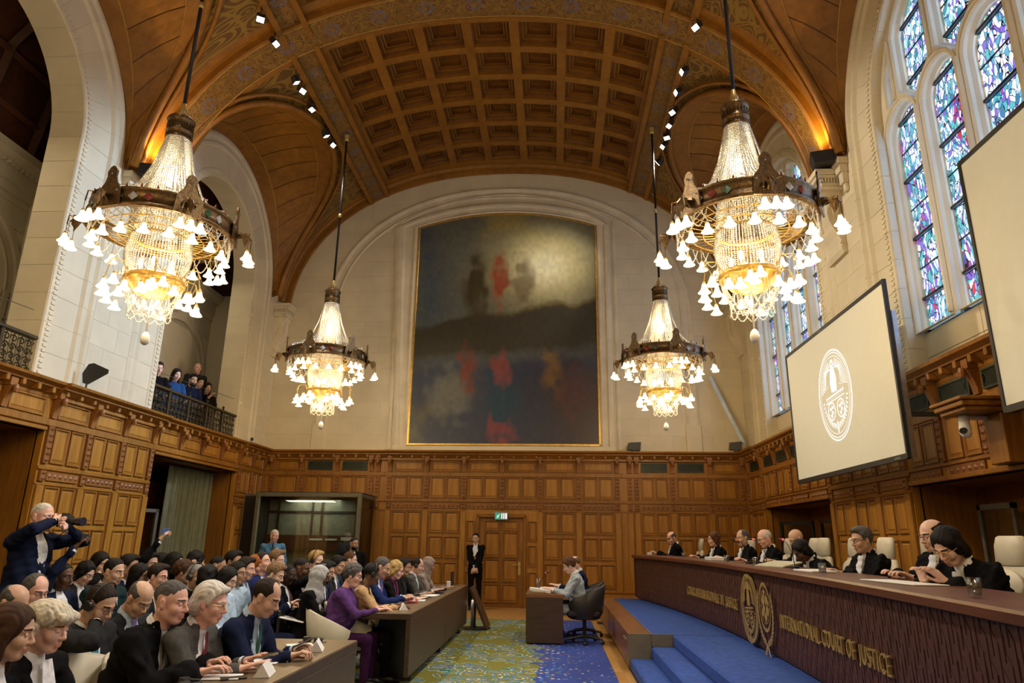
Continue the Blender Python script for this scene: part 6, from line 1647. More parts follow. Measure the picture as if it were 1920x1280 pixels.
def hair_geo(style, h):
    lo, hi = (-.16, -.13, -.40 if style in ('long', 'wavy') else -.30 if style == 'hijab' else -.22), (.15, .13, .17)
    ax, G = mkgrid(lo, hi, h); X, Y, Z = G
    t = {'short': -.003, 'thick': .008, 'curly': .014, 'crop': -.006, 'recede': -.003, 'fringe': -.003, 'grey_long': .008}.get(style, .008)
    F = ellf(G, (-.016, 0, .036), (.104+t, .082+t, .093+t))
    zl = np.interp(X, [-.13, -.07, -.05, -.028, .010, .020, .040, .056, .074, .12], [-.085, -.070, -.040, .022, .020, -.004, .050, .074, .092, .10]).astype(np.float32)
    if style in ('short', 'thick', 'crop', 'recede', 'fringe', 'curly', 'bun', 'grey_long'):
        if style in ('curly', 'bun', 'grey_long'): zl = zl-.02
        if style == 'grey_long': zl = np.minimum(zl, np.where(X < -.01, -.10, zl)); F = smin(F, capf(G, (-.07, -.03, -.03), (-.07, .03, -.03), .06, .06), .03); F = smin(F, capf(G, (.07, -.03, .085), (.075, .03, .085), .02, .02), .03)
        F = smax(F, (zl-Z)*.75, .006)
        F = smax(F, (X-.078-.35*np.maximum(0, Z-.06))*.9, .01)
        if style == 'recede': F = smax(F, -ellf(G, (.075, 0, .09), (.075, .055, .06)), .01)
        if style == 'fringe': F = smax(F, -ellf(G, (.02, 0, .115), (.115, .074, .088)), .008)
        if style == 'thick': F = smin(F, ellf(G, (.035, .01, .105), (.055, .05, .028)), .02)
        if style == 'bun': F = smin(F, ellf(G, (-.125, 0, .04), (.035, .04, .04)), .01)
        if style == 'curly': F = F+.007*np.sin(75*X+2*np.sin(40*Y))*np.sin(70*Y+1.5)*np.sin(72*Z)
    elif style in ('long', 'wavy', 'bob'):
        F = ellf(G, (-.018, 0, .034), (.108, .088, .100)); zb = -.075 if style == 'bob' else -.33; r_ = .046 if style == 'bob' else .052
        for s in (-1, 1):
            F = smin(F, capf(G, (-.05, s*.040, -.03), (-.055, s*.048, zb), r_, r_-.006), .03); F = smin(F, capf(G, (.0, s*.070, .0), (-.008, s*.078, zb+.03), .022, .022), .03)
        if style == 'bob': F = F+.004*np.sin(60*Z+20*Y)*np.sin(50*X)
        F = smax(F, -ellf(G, (.085, 0, -.045), (.085, .066, .115)), .012); F = smax(F, -ellf(G, (.05, 0, -.15), (.085, .07, .12)), .012)
        if style == 'wavy': F = F+.008*np.sin(42*Z+3*Y*20)*np.clip(-Z*6, 0, 1)
    elif style == 'wig':
        F = ellf(G, (-.018, 0, .052), (.118, .096, .078)); F = smin(F, capf(G, (.085, -.05, .065), (.085, .05, .065), .024, .024), .02)
        for s in (-1, 1):
            for z_ in (.0, -.03): F = smin(F, capf(G, (-.085, s*.080, z_), (-.01, s*.088, z_), .019, .019), .006)
        F = smin(F, capf(G, (-.11, -.06, -.02), (-.11, .06, -.02), .025, .025), .01)
        F = smax(F, -ellf(G, (.07, 0, -.04), (.075, .08, .07)), .01); F = F+.0035*np.sin(150*X)*np.sin(140*Y+1)*np.sin(150*Z)
    elif style in ('hijab', 'hood'):
        F = ellf(G, (-.014, 0, .010), (.118, .098, .125)); F = smin(F, capf(G, (-.02, 0, -.08), (-.02, 0, -.24), .095, .13), .04)
        F = smax(F, -ellf(G, (.105, 0, -.025), (.072, .060, .092)), .01); F = F+.003*np.sin(60*Z+30*Y)
    F = F+.0016*np.sin(260*Y+20*X)*np.sin(30*X)
    return surfnet(F, ax)
def hand_geo(kind, h):
    """right hand: wrist at origin, fingers along +x, palm down, thumb towards +y"""
    ax, G = mkgrid((-.05, -.07, -.12), (.22, .10, .06), h); b = {'flat': .10, 'curl': .50, 'grip': .95, 'point': .35}[kind]
    F = capf(G, (-.04, 0, 0), (.012, 0, 0), .026, .024)
    bases = [(.088, .030), (.094, .009), (.088, -.012), (.078, -.031)]; Ls = [(.040, .026, .021), (.044, .029, .022), (.040, .027, .021), (.032, .021, .019)]
    for (x, y) in bases: F = smin(F, capf(G, (.012, y*.45, 0), (x, y, 0), .0145, .0105), .012)
    for n, ((x, y), L) in enumerate(zip(bases, Ls)):
        a = b*.6; p = (x, y, 0); bb = b*(1.15 if n > 1 else .9)
        for k, l in enumerate(L):
            q = (p[0]+l*math.cos(a), p[1]+l*.06*(1-n), p[2]-l*math.sin(a)); F = smin(F, capf(G, p, q, .0092-.0009*k, .0083-.0009*k), .0035); p = q; a += bb
    p0, p1, p2, p3 = (.015, .018, -.006), (.048, .048, -.014), (.078, .050+.008*(1-b), -.022-.01*b), (.100, .044, -.030-.012*b)
    F = smin(F, capf(G, p0, p1, .016, .012), .012); F = smin(F, capf(G, p1, p2, .0115, .0100), .004); F = smin(F, capf(G, p2, p3, .0100, .0085), .004)
    return surfnet(F, ax)
def rotm(yaw=0, pitch=0, roll=0):
    return np.array(Matrix.Rotation(yaw, 3, 'Z') @ Matrix.Rotation(pitch, 3, 'Y') @ Matrix.Rotation(roll, 3, 'X'))
def ik(s, t, l1, l2, hint):
    s, t, hint = np.array(s), np.array(t), np.array(hint); d = t-s; L = np.linalg.norm(d); L2 = min(L, (l1+l2)*.985); dn = d/L; t = s+dn*L2
    a = (l1*l1-l2*l2+L2*L2)/(2*L2); h_ = math.sqrt(max(0, l1*l1-a*a)); p = hint-dn*hint.dot(dn); p /= np.linalg.norm(p)+1e-9
    return s+dn*a+p*h_, t
POSES = {  # lean, right hand, left hand, hand kinds, hints, standing
    'lap': (.04, (.30, -.05, .64), (.31, .07, .63), 'curl'), 'phone': (.10, (.36, -.03, .86), (.37, .05, .84), 'grip'), 'camera': (.05, (.27, -.06, 1.17), (.30, .07, 1.15), 'grip'),
    'raise': (.0, (.22, -.10, 1.48), (.30, .07, .66), 'grip'), 'write': (.36, (.54, -.12, .795), (.46, .17, .795), 'curl'), 'typing': (.16, (.44, -.10, .80), (.44, .12, .80), 'flat'), 'face': (.22, (.24, -.05, 1.06), (.42, .16, .75), 'curl'),
    'rest': (.22, (.52, -.06, .81), (.46, .12, .81), 'curl'), 'deep': (.58, (.50, -.13, .80), (.46, .12, .80), 'grip'), 'judge': (.10, (.40, -.12, .87), (.42, .12, .87), 'curl'), 'judgelean': (.50, (.52, -.08, .87), (.50, .10, .87), 'curl'),
    's_camera': (.06, (.24, -.03, 1.60), (.30, .05, 1.55), 'grip', 1), 's_front': (.0, (.20, -.01, .98), (.21, .02, .97), 'curl', 1), 's_down': (.02, (.05, -.27, .82), (.05, .27, .82), 'curl', 1), 's_rail': (.22, (.42, -.15, 1.05), (.42, .15, 1.05), 'curl', 1), 's_face': (.2, (.30, .0, 1.38), (.42, .15, 1.05), 'curl', 1)}
def skel(pose, wid=1.0):
    P = POSES[pose]; L = P[0]; st = len(P) > 4; hz = .94 if st else .50
    hip = np.array((0., 0, hz)); R = rotm(0, L*.75); R2 = rotm(0, L*1.15)
    mid = hip+R@np.array((.0, 0, .22)); chest = mid+R2@np.array((.01, 0, .15)); neck = chest+R2@np.array((-.01, 0, .17)); hb = neck+rotm(0, L*.7)@np.array((.015, 0, .075))
    sh = [neck+R2@np.array((.0, s*.175*wid, -.055)) for s in (-1, 1)]
    arms = []
    for i, s in enumerate((-1, 1)):
        hint = (-.3, s*.9, -.5) if P[1+i][2] > hz+.5 else (-.5, s*.5, -.8)
        e, t = ik(sh[i], P[1+i], .285, .255, hint); arms.append((e, t))
    if st: legs = [((.0, s*.09, .90), (.02, s*.10, .50), (-.02, s*.11, .08)) for s in (-1, 1)]
    else: legs = [((.02, s*.10, .50), (.43, s*.13, .50), (.42, s*.12, .08)) for s in (-1, 1)]
    return dict(hip=hip, mid=mid, chest=chest, neck=neck, hb=hb, sh=sh, arms=arms, legs=legs, L=L, st=st, hand=P[3], R2=R2)
def body_geo(K, kind, h, wid=1.0, bulk=0):
    """kind: core (under the clothes), jacket, shirt, robe, top, legs"""
    g = {'core': -.030, 'shirt': -.003, 'jacket': 0, 'top': -.004, 'robe': .012}.get(kind, 0); pts = [K['hip'], K['neck'], *K['sh']]+[q for a in K['arms'] for q in a]+[np.array(q) for l in K['legs'] for q in l]
    if kind in ('jacket', 'top', 'robe', 'shirt'): pts = [K['hip'], K['neck'], *K['sh']]+([q for a in K['arms'] for q in a] if kind != 'shirt' else [])
    if kind == 'legs': pts = [K['hip']]+[np.array(q) for l in K['legs'] for q in l]
    lo = np.min(pts, 0)-.22; hi = np.max(pts, 0)+.20
    if kind == 'robe': lo[2] = min(lo[2], .12)
    if kind == 'shirt': hi[2] = K['neck'][2]+.06
    ax, G = mkgrid(lo, hi, h); b = bulk*.03; L = K['L']
    if kind == 'legs':
        F = ellf(G, K['hip']+np.array((0, 0, .0)), (.145, .175, .13))
        for a, k_, f_ in K['legs']: F = smin(F, capf(G, a, k_, .088, .066), .04); F = smin(F, capf(G, k_, f_, .064, .050), .02)
        return surfnet(F+fold(G, .004), ax)
    F = smin(ellf(G, K['hip']+np.array((-.0, 0, .05)), (.135+g+b, .17*wid+g+b, .15)), ellf(G, K['mid']+np.array((.01+b*.5, 0, 0)), (.115+g+b*1.6, .15*wid+g+b, .17), -L), .06)
    F = smin(F, ellf(G, K['chest'], (.118+g+b, .168*wid+g+b*.5, .175), -L*1.1), .05)
    if kind != 'shirt': F = smin(F, capf(G, K['sh'][0], K['sh'][1], .055+g, .055+g), .06)
    F = smin(F, capf(G, K['chest'], K['neck']+K['R2']@np.array((0, 0, .02)), .10+g, .062+g*.5), .04)
    if kind != 'shirt':
        for i, (e, t) in enumerate(K['arms']):
            r = (.060, .052, .046, .038) if kind in ('jacket', 'robe') else (.052, .045, .040, .032)
            if kind == 'core': r = (.036, .032, .030, .024)
            if kind == 'robe': r = (.064, .066, .064, .088)
            w_ = e+(t-e)*(.93 if kind != 'core' else 1.05)
            if kind == 'robe': w_ = e+(t-e)*.72
            F = smin(F, capf(G, K['sh'][i], e, r[0]+b*.4, r[1]), .035); F = smin(F, capf(G, e, w_, r[2], r[3]), .02)
    if kind == 'core':
        F = smin(F, capf(G, K['neck'], K['hb'], .045, .045), .03)
        for a, k_, f_ in K['legs']: F = smin(F, capf(G, a, k_, .06, .045), .04); F = smin(F, capf(G, k_, f_, .043, .03), .02)
        return surfnet(F, ax)
    if kind == 'robe':
        c = K['hip']+np.array((.02, 0, 0)); F = smin(F, capf(G, c, (c[0]+(.18 if not K['st'] else 0), 0, .30), .20, .27), .08)
        F = F+fold(G, .010, 1.15)
    elif kind != 'shirt': F = F+fold(G, .0065)
    if kind in ('jacket', 'robe'):      # open front with a V
        R = K['R2']; f = K['chest']+R@np.array((.125+g+b, 0, .05)); top = K['neck']+R@np.array((.085+g, 0, .03)); low = K['mid']+R@np.array((.145+g+b*2, 0, .05 if kind == 'jacket' else .0))
        F = smax(F, -capf(G, top, f, .058, .054), .006); F = smax(F, -capf(G, f, low, .054, .010), .006)
    if kind == 'shirt':      # only the part seen in the opening
        R = K['R2']; f = K['chest']+R@np.array((.125+b, 0, .05)); top = K['neck']+R@np.array((.06, 0, .03)); low = K['mid']+R@np.array((.145+b*2, 0, .0))
        F = smax(F, np.minimum(capf(G, top, f, .085, .075), capf(G, f, low, .075, .03)), .005)
    # neck hole
    F = smax(F, -capf(G, K['neck']+K['R2']@np.array((0, 0, .035)), K['neck']+K['R2']@np.array((0, 0, .12)), .055, .075), .006)
    return surfnet(F, ax)
SKIN = {}
def skin(c, name):
    if name in SKIN: return SKIN[name]
    mt, t, b = nt(name+'_skin'); n = nd(t, 'ShaderNodeTexNoise'); n.inputs['Scale'].default_value = 30; t.links.new(coords(t), n.inputs['Vector'])
    t.links.new(ramp(t, n.outputs['Fac'], [(.3, sub(c, .90)), (.7, tuple(min(1, x*1.06) for x in c))]), b.inputs['Base Color'])
    b.inputs['Roughness'].default_value = .48; b.inputs['Subsurface Weight'].default_value = .08; b.inputs['Subsurface Radius'].default_value = (.012, .005, .003)
    SKIN[name] = (mt, plain(name+'_lips', (c[0]*.82, c[1]*.60, c[2]*.58), .4, var=.05)); return SKIN[name]
SK = {'fair': (.82, .54, .43), 'pink': (.80, .47, .37), 'olive': (.64, .40, .28), 'tan': (.46, .27, .17), 'brown': (.15, .070, .038), 'dark': (.05, .024, .015)}
HC = {'black': (.008, .007, .007), 'dark': (.020, .012, .008), 'brown': (.055, .026, .013), 'chest': (.10, .045, .018), 'ginger': (.30, .10, .025), 'blond': (.42, .28, .11), 'fairbrown': (.18, .11, .055), 'grey': (.22, .21, .20), 'dgrey': (.09, .085, .08), 'white': (.60, .57, .52), 'wig': (.62, .57, .45)}
def hairmat(c):
    nm = c+'_hair'
    if nm in MATS: return MATS[nm]
    mt, t, b = nt(nm); n = nd(t, 'ShaderNodeTexNoise'); n.inputs['Scale'].default_value = 9; n.inputs['Detail'].default_value = 5; t.links.new(coords(t, (2, 14, 3)), n.inputs['Vector'])
    t.links.new(ramp(t, n.outputs['Fac'], [(.3, sub(HC[c], .55)), (.7, sub(HC[c], 1.45))]), b.inputs['Base Color']); b.inputs['Roughness'].default_value = .6; b.inputs['Specular IOR Level'].default_value = .2
    bump(t, b, n.outputs['Fac'], .7, .006); MATS[nm] = mt; return mt
EYEW = plain('eye_white', (.65, .62, .58), .3, var=.02); EYEI = plain('dark_iris', (.03, .018, .012), .2)
def cloth(name, c, rough=.9): return plain(name, c, rough, var=.16, sc=35, bmp=.25, spec=.12)
CL_ = {'navy': (.009, .014, .042), 'black': (.005, .005, .006), 'charcoal': (.022, .023, .026), 'grey': (.085, .083, .078), 'dgreen': (.012, .030, .036), 'teal': (.01, .24, .30), 'white': (.80, .82, .86), 'lblue': (.42, .55, .70), 'skyblue': (.10, .24, .42),
       'purple': (.10, .042, .17), 'plum': (.13, .02, .08), 'tan': (.50, .33, .17), 'blue': (.015, .028, .12), 'red': (.40, .02, .02), 'dred': (.14, .02, .03), 'greytan': (.30, .24, .21), 'lgrey': (.42, .43, .44), 'green': (.02, .10, .06), 'brown': (.06, .035, .02), 'violet': (.22, .14, .42), 'bluetie': (.02, .07, .22), 'lightjacket': (.40, .46, .50), 'cream': (.60, .52, .38), 'violetdark': (.035, .008, .04)}
SHOE = plain('black_shoe', (.01, .01, .01), .35)
PEOPLE = []
def person(label, head, rz=0, pose='lap', top=('jacket', 'navy'), shirt='white', tie=None, hair=('short', 'dark'), sk='fair', fem=False, yaw=0, pitch=.1, roll=0, glasses=False, phones=False, near=False, wid=1.12, bulk=.3, group=None, extra=(), legs=None, scale=None, heavy=0, hand=None):
    """head: world position of the head centre; the body is set back from it along the pose"""
    K = cached(('sk', pose, wid), lambda: skel(pose, wid)); H = .005 if near else .008; HB = .012 if near else .022
    Rh = rotm(yaw, K['L']*.5+pitch, roll); hc = K['hb']+np.array((.012, 0, .0))+Rh@np.array((.018, 0, .085))
    s = scale or 1.0
    gz = 0
    if head[2] > 3: gz = ZC
    elif head[0] > 3: gz = .45
    if scale is None: s = min(1.17, max(.98, (head[2]-gz)/hc[2]))
    c, s_ = math.cos(rz), math.sin(rz); ox, oy = hc[0]*s, hc[1]*s
    loc = (head[0]-(ox*c-oy*s_), head[1]-(ox*s_+oy*c), gz if abs((head[2]-gz)/s-hc[2]) < .03 else head[2]-hc[2]*s)
    mats_skin = skin(SK[sk], sk)
    parts = []; n = 0
    hv, hq, hm = cached(('head', H, fem, heavy), lambda: head_geo(H, fem, heavy))
    V = (hv @ Rh.T)+hc; parts.append((V, hq, hm))
    cv, cq = cached(('core', pose, wid), lambda: body_geo(K, 'core', .030, wid)); parts.append((cv, cq, np.zeros(len(cq), int)))
    HH = .0048 if near else .007
    gx, gq = cached(('hand', hand or K['hand'], HH), lambda: hand_geo(hand or K['hand'], HH))
    for i, (e, t) in enumerate(K['arms']):
        d = t-e; d = d/np.linalg.norm(d); 
        upr = t[2] > K['hip'][2]+.42
        yv = np.array((0, 1., 0)) if not upr else np.array((-.2, .5 if i == 0 else .5, .6))
        if K['st'] and t[2] < 1.1 and pose != 's_front': yv = np.array((1., 0, 0)) if i == 0 else np.array((-1., 0, 0))
        z = np.cross(d, yv); z /= np.linalg.norm(z); y_ = np.cross(z, d); M = np.stack([d, y_, z], 1)
        g_ = gx.copy(); q_ = gq
        if i == 1: g_ = g_*np.array((1, -1, 1)); q_ = gq[:, ::-1]
        parts.append((g_@M.T+t, q_, np.zeros(len(q_), int)))
    VV, QQ, MM = [], [], []
    for v, q, m_ in parts: VV.append(v); QQ.append(q+n); MM.append(m_); n += len(v)
    bm_ = hairmat('fairbrown' if hair[1] == 'wig' else 'black' if hair[0] in ('hijab', 'hood') else hair[1])
    me = mk('person', np.concatenate(VV), np.concatenate(QQ), [mats_skin[0], mats_skin[1], bm_, EYEW, EYEI], np.concatenate(MM))
    o = link('person', me, None, loc, rz, scale=s); tag(o, label, 'person', group)
    hmx = Matrix.Translation(Vector(hc)) @ Matrix(Rh.tolist()).to_4x4()
    def att(name, me, head_=False):
        q = link(name, me, o)
        if head_: q.matrix_local = hmx
        return q
    if hair[0] not in ('bald',):
        v, q = cached(('hair', hair[0], H*1.15), lambda: hair_geo(hair[0], H*1.15))
        hm_ = hairmat(hair[1]) if hair[0] not in ('hijab', 'hood') else cloth('scarf_'+hair[1], CL_[hair[1]])
        hme = cached(('hairme', hair, H), lambda: mk('hair' if hair[0] not in ('hijab', 'hood', 'wig') else {'hijab': 'headscarf', 'hood': 'hood', 'wig': 'wig'}[hair[0]], v, q, hm_)); att(hme.name.split('.')[0], hme, True)
    kind, col = top
    v, q = cached((kind, pose, wid, HB, bulk), lambda: body_geo(K, kind, HB, wid, bulk)); att({'jacket': 'jacket', 'robe': 'robe', 'top': 'top'}[kind], cached(('me', kind, col, pose, wid, HB, bulk), lambda: mk(kind, v, q, cloth(col+'_cloth', CL_[col]))))
    R = K['R2']; nk = K['neck']
    if kind != 'top':
        v2, q2 = cached(('shirt', pose, wid, HB, bulk), lambda: body_geo(K, 'shirt', HB, wid, bulk)); att('shirt', cached(('me', 'shirt', shirt, pose, wid, HB, bulk), lambda: mk('shirt', v2, q2, cloth(shirt+'_shirt', CL_[shirt], .7))))
        def collar():
            b = MB(); P = []
            for k in range(17):
                a = -2.75+5.5*k/16; r = .062; P.append([tuple(nk+R@np.array((r*math.cos(a)*s1-.004, r*math.sin(a)*s1*.95, z_-.024*(1+math.cos(a))))) for s1, z_ in ((.98, .040), (.95, .078), (1.01, .075), (1.20, .040))])
            b.grid(P); return b.mesh('collar', cloth(shirt+'_shirt', CL_[shirt], .7), True)
        att('collar', cached(('collar', shirt, pose, wid), collar))
    def front(t, d=.0):
        """point down the middle of the chest, t 0..1 from throat to waist"""
        a = nk+R@np.array((.070, 0, .015)); f = K['chest']+R@np.array((.122+bulk*.03, 0, .04)); l = K['mid']+R@np.array((.122+bulk*.05, 0, .02))
        p = a+(f-a)*min(1, t*2) if t < .5 else f+(l-f)*(t*2-1)
        return p+R@np.array((d+.010, 0, 0))
    if tie and tie not in ('jabot', 'bands'):
        def mktie():
            b = MB(); P = []
            for t, w_ in ((0, .018), (.06, .022), (.10, .015), (.3, .024), (.6, .032), (.9, .034), (1.0, .004)):
                p = front(t, .004); P.append([(p[0]-.006, p[1]-w_, p[2]), (p[0]+.003, p[1], p[2]), (p[0]-.006, p[1]+w_, p[2])])
            b.grid(P); return b.mesh('tie', plain(tie+'_tie', CL_[tie], .5, var=.2, sc=60), True)
        att('tie', cached(('tie', tie, pose, wid, bulk), mktie))
    if tie == 'jabot':
        def mkj():
            b = MB(); P = []
            for k in range(15):
                t = k/14*1.02; w_ = .030+.030*t+.004*math.sin(k*2.1); p = front(t, .016+.006*math.sin(k*1.9)); P.append([(p[0]-.014, p[1]-w_, p[2]), (p[0]+.006, p[1]-w_*.5, p[2]), (p[0]-.004, p[1], p[2]+.004), (p[0]+.008, p[1]+w_*.5, p[2]), (p[0]-.014, p[1]+w_, p[2])])
            b.grid(P); return b.mesh('jabot', plain('white_jabot', (.72, .74, .78), .8, var=.05, bmp=.4), True)
        att('jabot', cached(('jab', pose, wid, bulk), mkj))
    if tie == 'bands' or 'bands' in extra:
        b = MB()
        for s1 in (-1, 1):
            P = []
            for t, w_ in ((.0, .018), (.25, .022), (.5, .025), (.66, .027)):
                p = front(t, .016); P.append([(p[0], p[1]+s1*(.016+t*.02)-w_, p[2]), (p[0], p[1]+s1*(.016+t*.02)+w_, p[2])])
            b.grid(P)
        att('bands', b.mesh('bands', cloth('white_shirt', CL_['white'], .7), True))
    if 'cuffs' in extra or kind == 'jacket':
        def cf():
            b = MB()
            for e, t in K['arms']: d = t-e; b.tube([e+d*.90, e+d*.985], [.040, .033], 12, cap=False)
            return b.mesh('shirt_cuffs', cloth(shirt+'_shirt', CL_[shirt], .7), True)
        att('shirt_cuffs', cached(('cuff', shirt, pose, wid), cf))
    lc = legs or ('black' if kind == 'robe' else col if kind == 'jacket' else 'charcoal')
    v3, q3 = cached(('legs', pose), lambda: body_geo(K, 'legs', .028)); att('trousers', cached(('me', 'legs', lc, pose), lambda: mk('trousers', v3, q3, cloth(lc+'_cloth', CL_[lc]))))
    def shoes():
        b = MB()
        for a, k_, f_ in K['legs']: b.tube([(f_[0]-.07, f_[1], .045), (f_[0]-.02, f_[1], .055), (f_[0]+.08, f_[1], .045), (f_[0]+.17, f_[1], .028)], [.03, .045, .042, .022], 10)
        return b.mesh('shoes', SHOE, True)
    att('shoes', cached(('shoes', pose), shoes))
    if glasses:
        def gl():
            b = MB()
            for s1 in (-1, 1):
                b.tube([(.092+.0, s1*.033+.023*math.cos(k*PI/6), -.002+.018*math.sin(k*PI/6)) for k in range(12)], .0016 if not near else .0018, 4, closed=True)
                b.tube([(.090, s1*.055, .004), (.05, s1*.078, .006), (-.02, s1*.082, .004)], .0016, 4)
            b.tube([(.094, -.011, .002), (.098, 0, .004), (.094, .011, .002)], .0016, 4); return b.mesh('spectacles', BLACKP if glasses != 'gold' else BRASS)
        att('spectacles', cached(('gl', near, glasses), gl), True)
    if phones:
        def hp():
            b = MB(); b.tube([(-.01, .098*math.cos(k*PI/12), .02+.125*math.sin(k*PI/12)) for k in range(13)], .005, 5)
            for s1 in (-1, 1): b.tube([(-.008, s1*.080, -.008), (-.008, s1*.108, -.008)], [.034, .028], 14)
            return b.mesh('headphones', BLACKP)
        att('headphones', cached(('hp',), hp), True)
    if 'beard' in extra or 'moustache' in extra:
        def bd(full):
            ax, G = mkgrid((-.03, -.085, -.15), (.13, .085, -.02), H); F = ellf(G, (.026, 0, -.075), (.066, .062, .062)) if full else ellf(G, (.088, 0, -.054), (.018, .028, .008))
            if full: F = smax(F, -ellf(G, (.09, 0, -.022), (.06, .05, .032)), .008); F = smax(F, G[2]+.040+.0*G[0], .01); F = smax(F, -capf(G, (.1, -.016, -.07), (.1, .016, -.07), .008, .008), .004)
            return mk('beard' if full else 'moustache', *surfnet(F+.0015*np.sin(200*G[1]), ax), hairmat(hair[1]))
        f = 'beard' in extra; att('beard' if f else 'moustache', cached(('bd', f, H, hair[1]), lambda: bd(f)), True)
    PEOPLE.append((o, K, s)); return o, K, s
def held(o, K, s, name, cat, label, which=0, size=(.012, .075, .15), off=(.09, 0, .03), mt=None, rot=(0, 0, 0)):
    e, t = K['arms'][which]; d = (t-e)/np.linalg.norm(t-e); p = t+d*off[0]+np.array((0, off[1], off[2]))
    c, s_ = math.cos(o.rotation_euler.z), math.sin(o.rotation_euler.z); w_ = (o.location.x+(p[0]*c-p[1]*s_)*s, o.location.y+(p[0]*s_+p[1]*c)*s, o.location.z+p[2]*s)
    q = MB().bbox(-size[0]/2, size[0]/2, -size[1]/2, size[1]/2, -size[2]/2, size[2]/2, .004).obj(name, mt or BLACKP); q.location = w_; q.rotation_euler = (rot[0], rot[1], rot[2]+o.rotation_euler.z); tag(q, label, cat); return q
# ------------------------------------------------------------ the people in the hall
G1 = 'lawyers at the nearest desk'; G2 = 'people at the second desk'; G3 = 'audience in the rows behind the desks'; G4 = 'judges behind the bench'; G5 = 'spectators on the balcony'
PH = PI
# nearest desk
person('person in a black robe with white bands, short greying hair, writing at the nearest desk', (-1.038, 4.482, 1.220), 0, 'write', ('robe', 'black'), 'white', 'bands', ('crop', 'dgrey'), 'pink', pitch=-.05, near=True, group=G1, extra=('cuffs',), yaw=-.05)
person('person in a grey suit with fair-grey hair over the ears and gold glasses', (-0.881, 4.687, 1.200), 0, 'write', ('jacket', 'grey'), 'white', 'dred', ('grey_long', 'white'), 'pink', pitch=.0, glasses='gold', near=True, group=G1, bulk=.4, hand='flat')
nv = person('person in a navy suit and green tie with receding dark hair, bent over a phone', (-0.708, 5.172, 1.200), -.05, 'write', ('jacket', 'navy'), 'lblue', 'green', ('recede', 'dark'), 'olive', pitch=.25, near=True, group=G1, hand='grip')
person('person in a short cream barristers wig, black gown and white collar, eyes lowered', (-1.191, 3.607, 1.170), 0, 'typing', ('jacket', 'black'), 'white', 'bands', ('wig', 'wig'), 'fair', True, pitch=.15, near=True, group=G1)
person('person with long wavy brown hair seen from behind in the bottom left corner', (-1.150, 3.296, 1.180), .35, 'typing', ('jacket', 'black'), 'white', None, ('wavy', 'brown'), 'olive', True, pitch=.05, near=True, group=G1)
# second rank behind the nearest desk
tl = person('person in a dark navy suit and turquoise tie with black headphones, hand to the glasses', (-1.631, 4.683, 1.180), -.12, 'face', ('jacket', 'charcoal'), 'white', 'teal', ('short', 'dark'), 'olive', pitch=.35, glasses=True, phones=True, near=True, group=G3, bulk=.9, heavy=1)
person('person in glasses holding a hand to the forehead behind the wig wearer', (-2.587, 5.340, 1.200), -.25, 'face', ('jacket', 'charcoal'), 'lblue', None, ('recede', 'dgrey'), 'pink', pitch=.15, glasses=True, group=G3, near=True)
person('person with a shiny bald head at the left edge, half hidden by brown hair', (-2.357, 4.849, 1.160), -.1, 'lap', ('jacket', 'charcoal'), 'white', None, ('fringe', 'dgrey'), 'olive', pitch=.4, group=G3)
person('person with a balding grey head looking straight down, left of the black robe', (-1.693, 5.241, 1.170), -.35, 'typing', ('jacket', 'charcoal'), 'lblue', 'violet', ('fringe', 'dgrey'), 'olive', pitch=.55, group=G3, near=True)
# rows further back, from the left
hr = person('person in dark blue at the far left raising a small camera overhead', (-3.493, 6.915, 1.220), -.1, 'raise', ('jacket', 'navy'), 'white', None, ('short', 'dark'), 'brown', glasses=True, group=G3)
person('person with dark curly hair and glasses looking down at a phone, far left rows', (-3.947, 7.927, 1.200), -.15, 'phone', ('jacket', 'charcoal'), 'white', None, ('bob', 'black'), 'fair', True, pitch=.35, glasses=True, group=G3)
person('person with black hair touching the mouth, behind the curly-haired one', (-4.220, 8.587, 1.280), -.2, 'face', ('jacket', 'black'), 'white', None, ('long', 'black'), 'olive', True, pitch=.1, group=G3)
yg = person('young person in a dark green suit and dark tie holding a phone at the chest', (-3.142, 7.180, 1.260), -.15, 'phone', ('jacket', 'dgreen'), 'white', 'black', ('short', 'black'), 'olive', pitch=.1, group=G3, near=True, bulk=.5)
person('person with black hair seen just right of the dark green suit, last row', (-3.541, 8.084, 1.270), .1, 'lap', ('jacket', 'navy'), 'white', None, ('thick', 'black'), 'tan', group=G3)
person('person in red with black hair and glasses, right of the dark green suit', (-3.109, 7.596, 1.200), 0, 'lap', ('top', 'red'), 'white', None, ('long', 'black'), 'tan', True, glasses=True, group=G3)
person('person in glasses, dark suit and dark red tie, above the greying robed head', (-2.879, 7.558, 1.200), -.05, 'phone', ('jacket', 'charcoal'), 'white', 'dred', ('thick', 'dark'), 'pink', glasses=True, pitch=.1, group=G3)
ps = person('person in the last row lifting a blue phone above the heads to take a picture', (-3.738, 8.833, 1.280), -.1, 'raise', ('jacket', 'black'), 'white', None, ('thick', 'black'), 'olive', group=G3)
person('person with long black hair right of the raised blue phone', (-3.760, 9.158, 1.270), 0, 'lap', ('jacket', 'black'), 'white', None, ('long', 'black'), 'olive', True, group=G3)
pc = person('person holding a black camera to the eye in front of the curtain', (-3.578, 9.137, 1.280), 0, 'camera', ('jacket', 'black'), 'white', None, ('long', 'black'), 'fair', True, group=G3)
person('person with bushy brown hair seen from behind, left of the grey moustache', (-2.900, 8.124, 1.220), .3, 'lap', ('top', 'black'), 'white', None, ('curly', 'brown'), 'tan', group=G3)
person('person with black hair turned away at the foot of the curtain', (-3.350, 9.259, 1.300), .9, 'lap', ('jacket', 'black'), 'white', None, ('bob', 'black'), 'olive', group=G3)
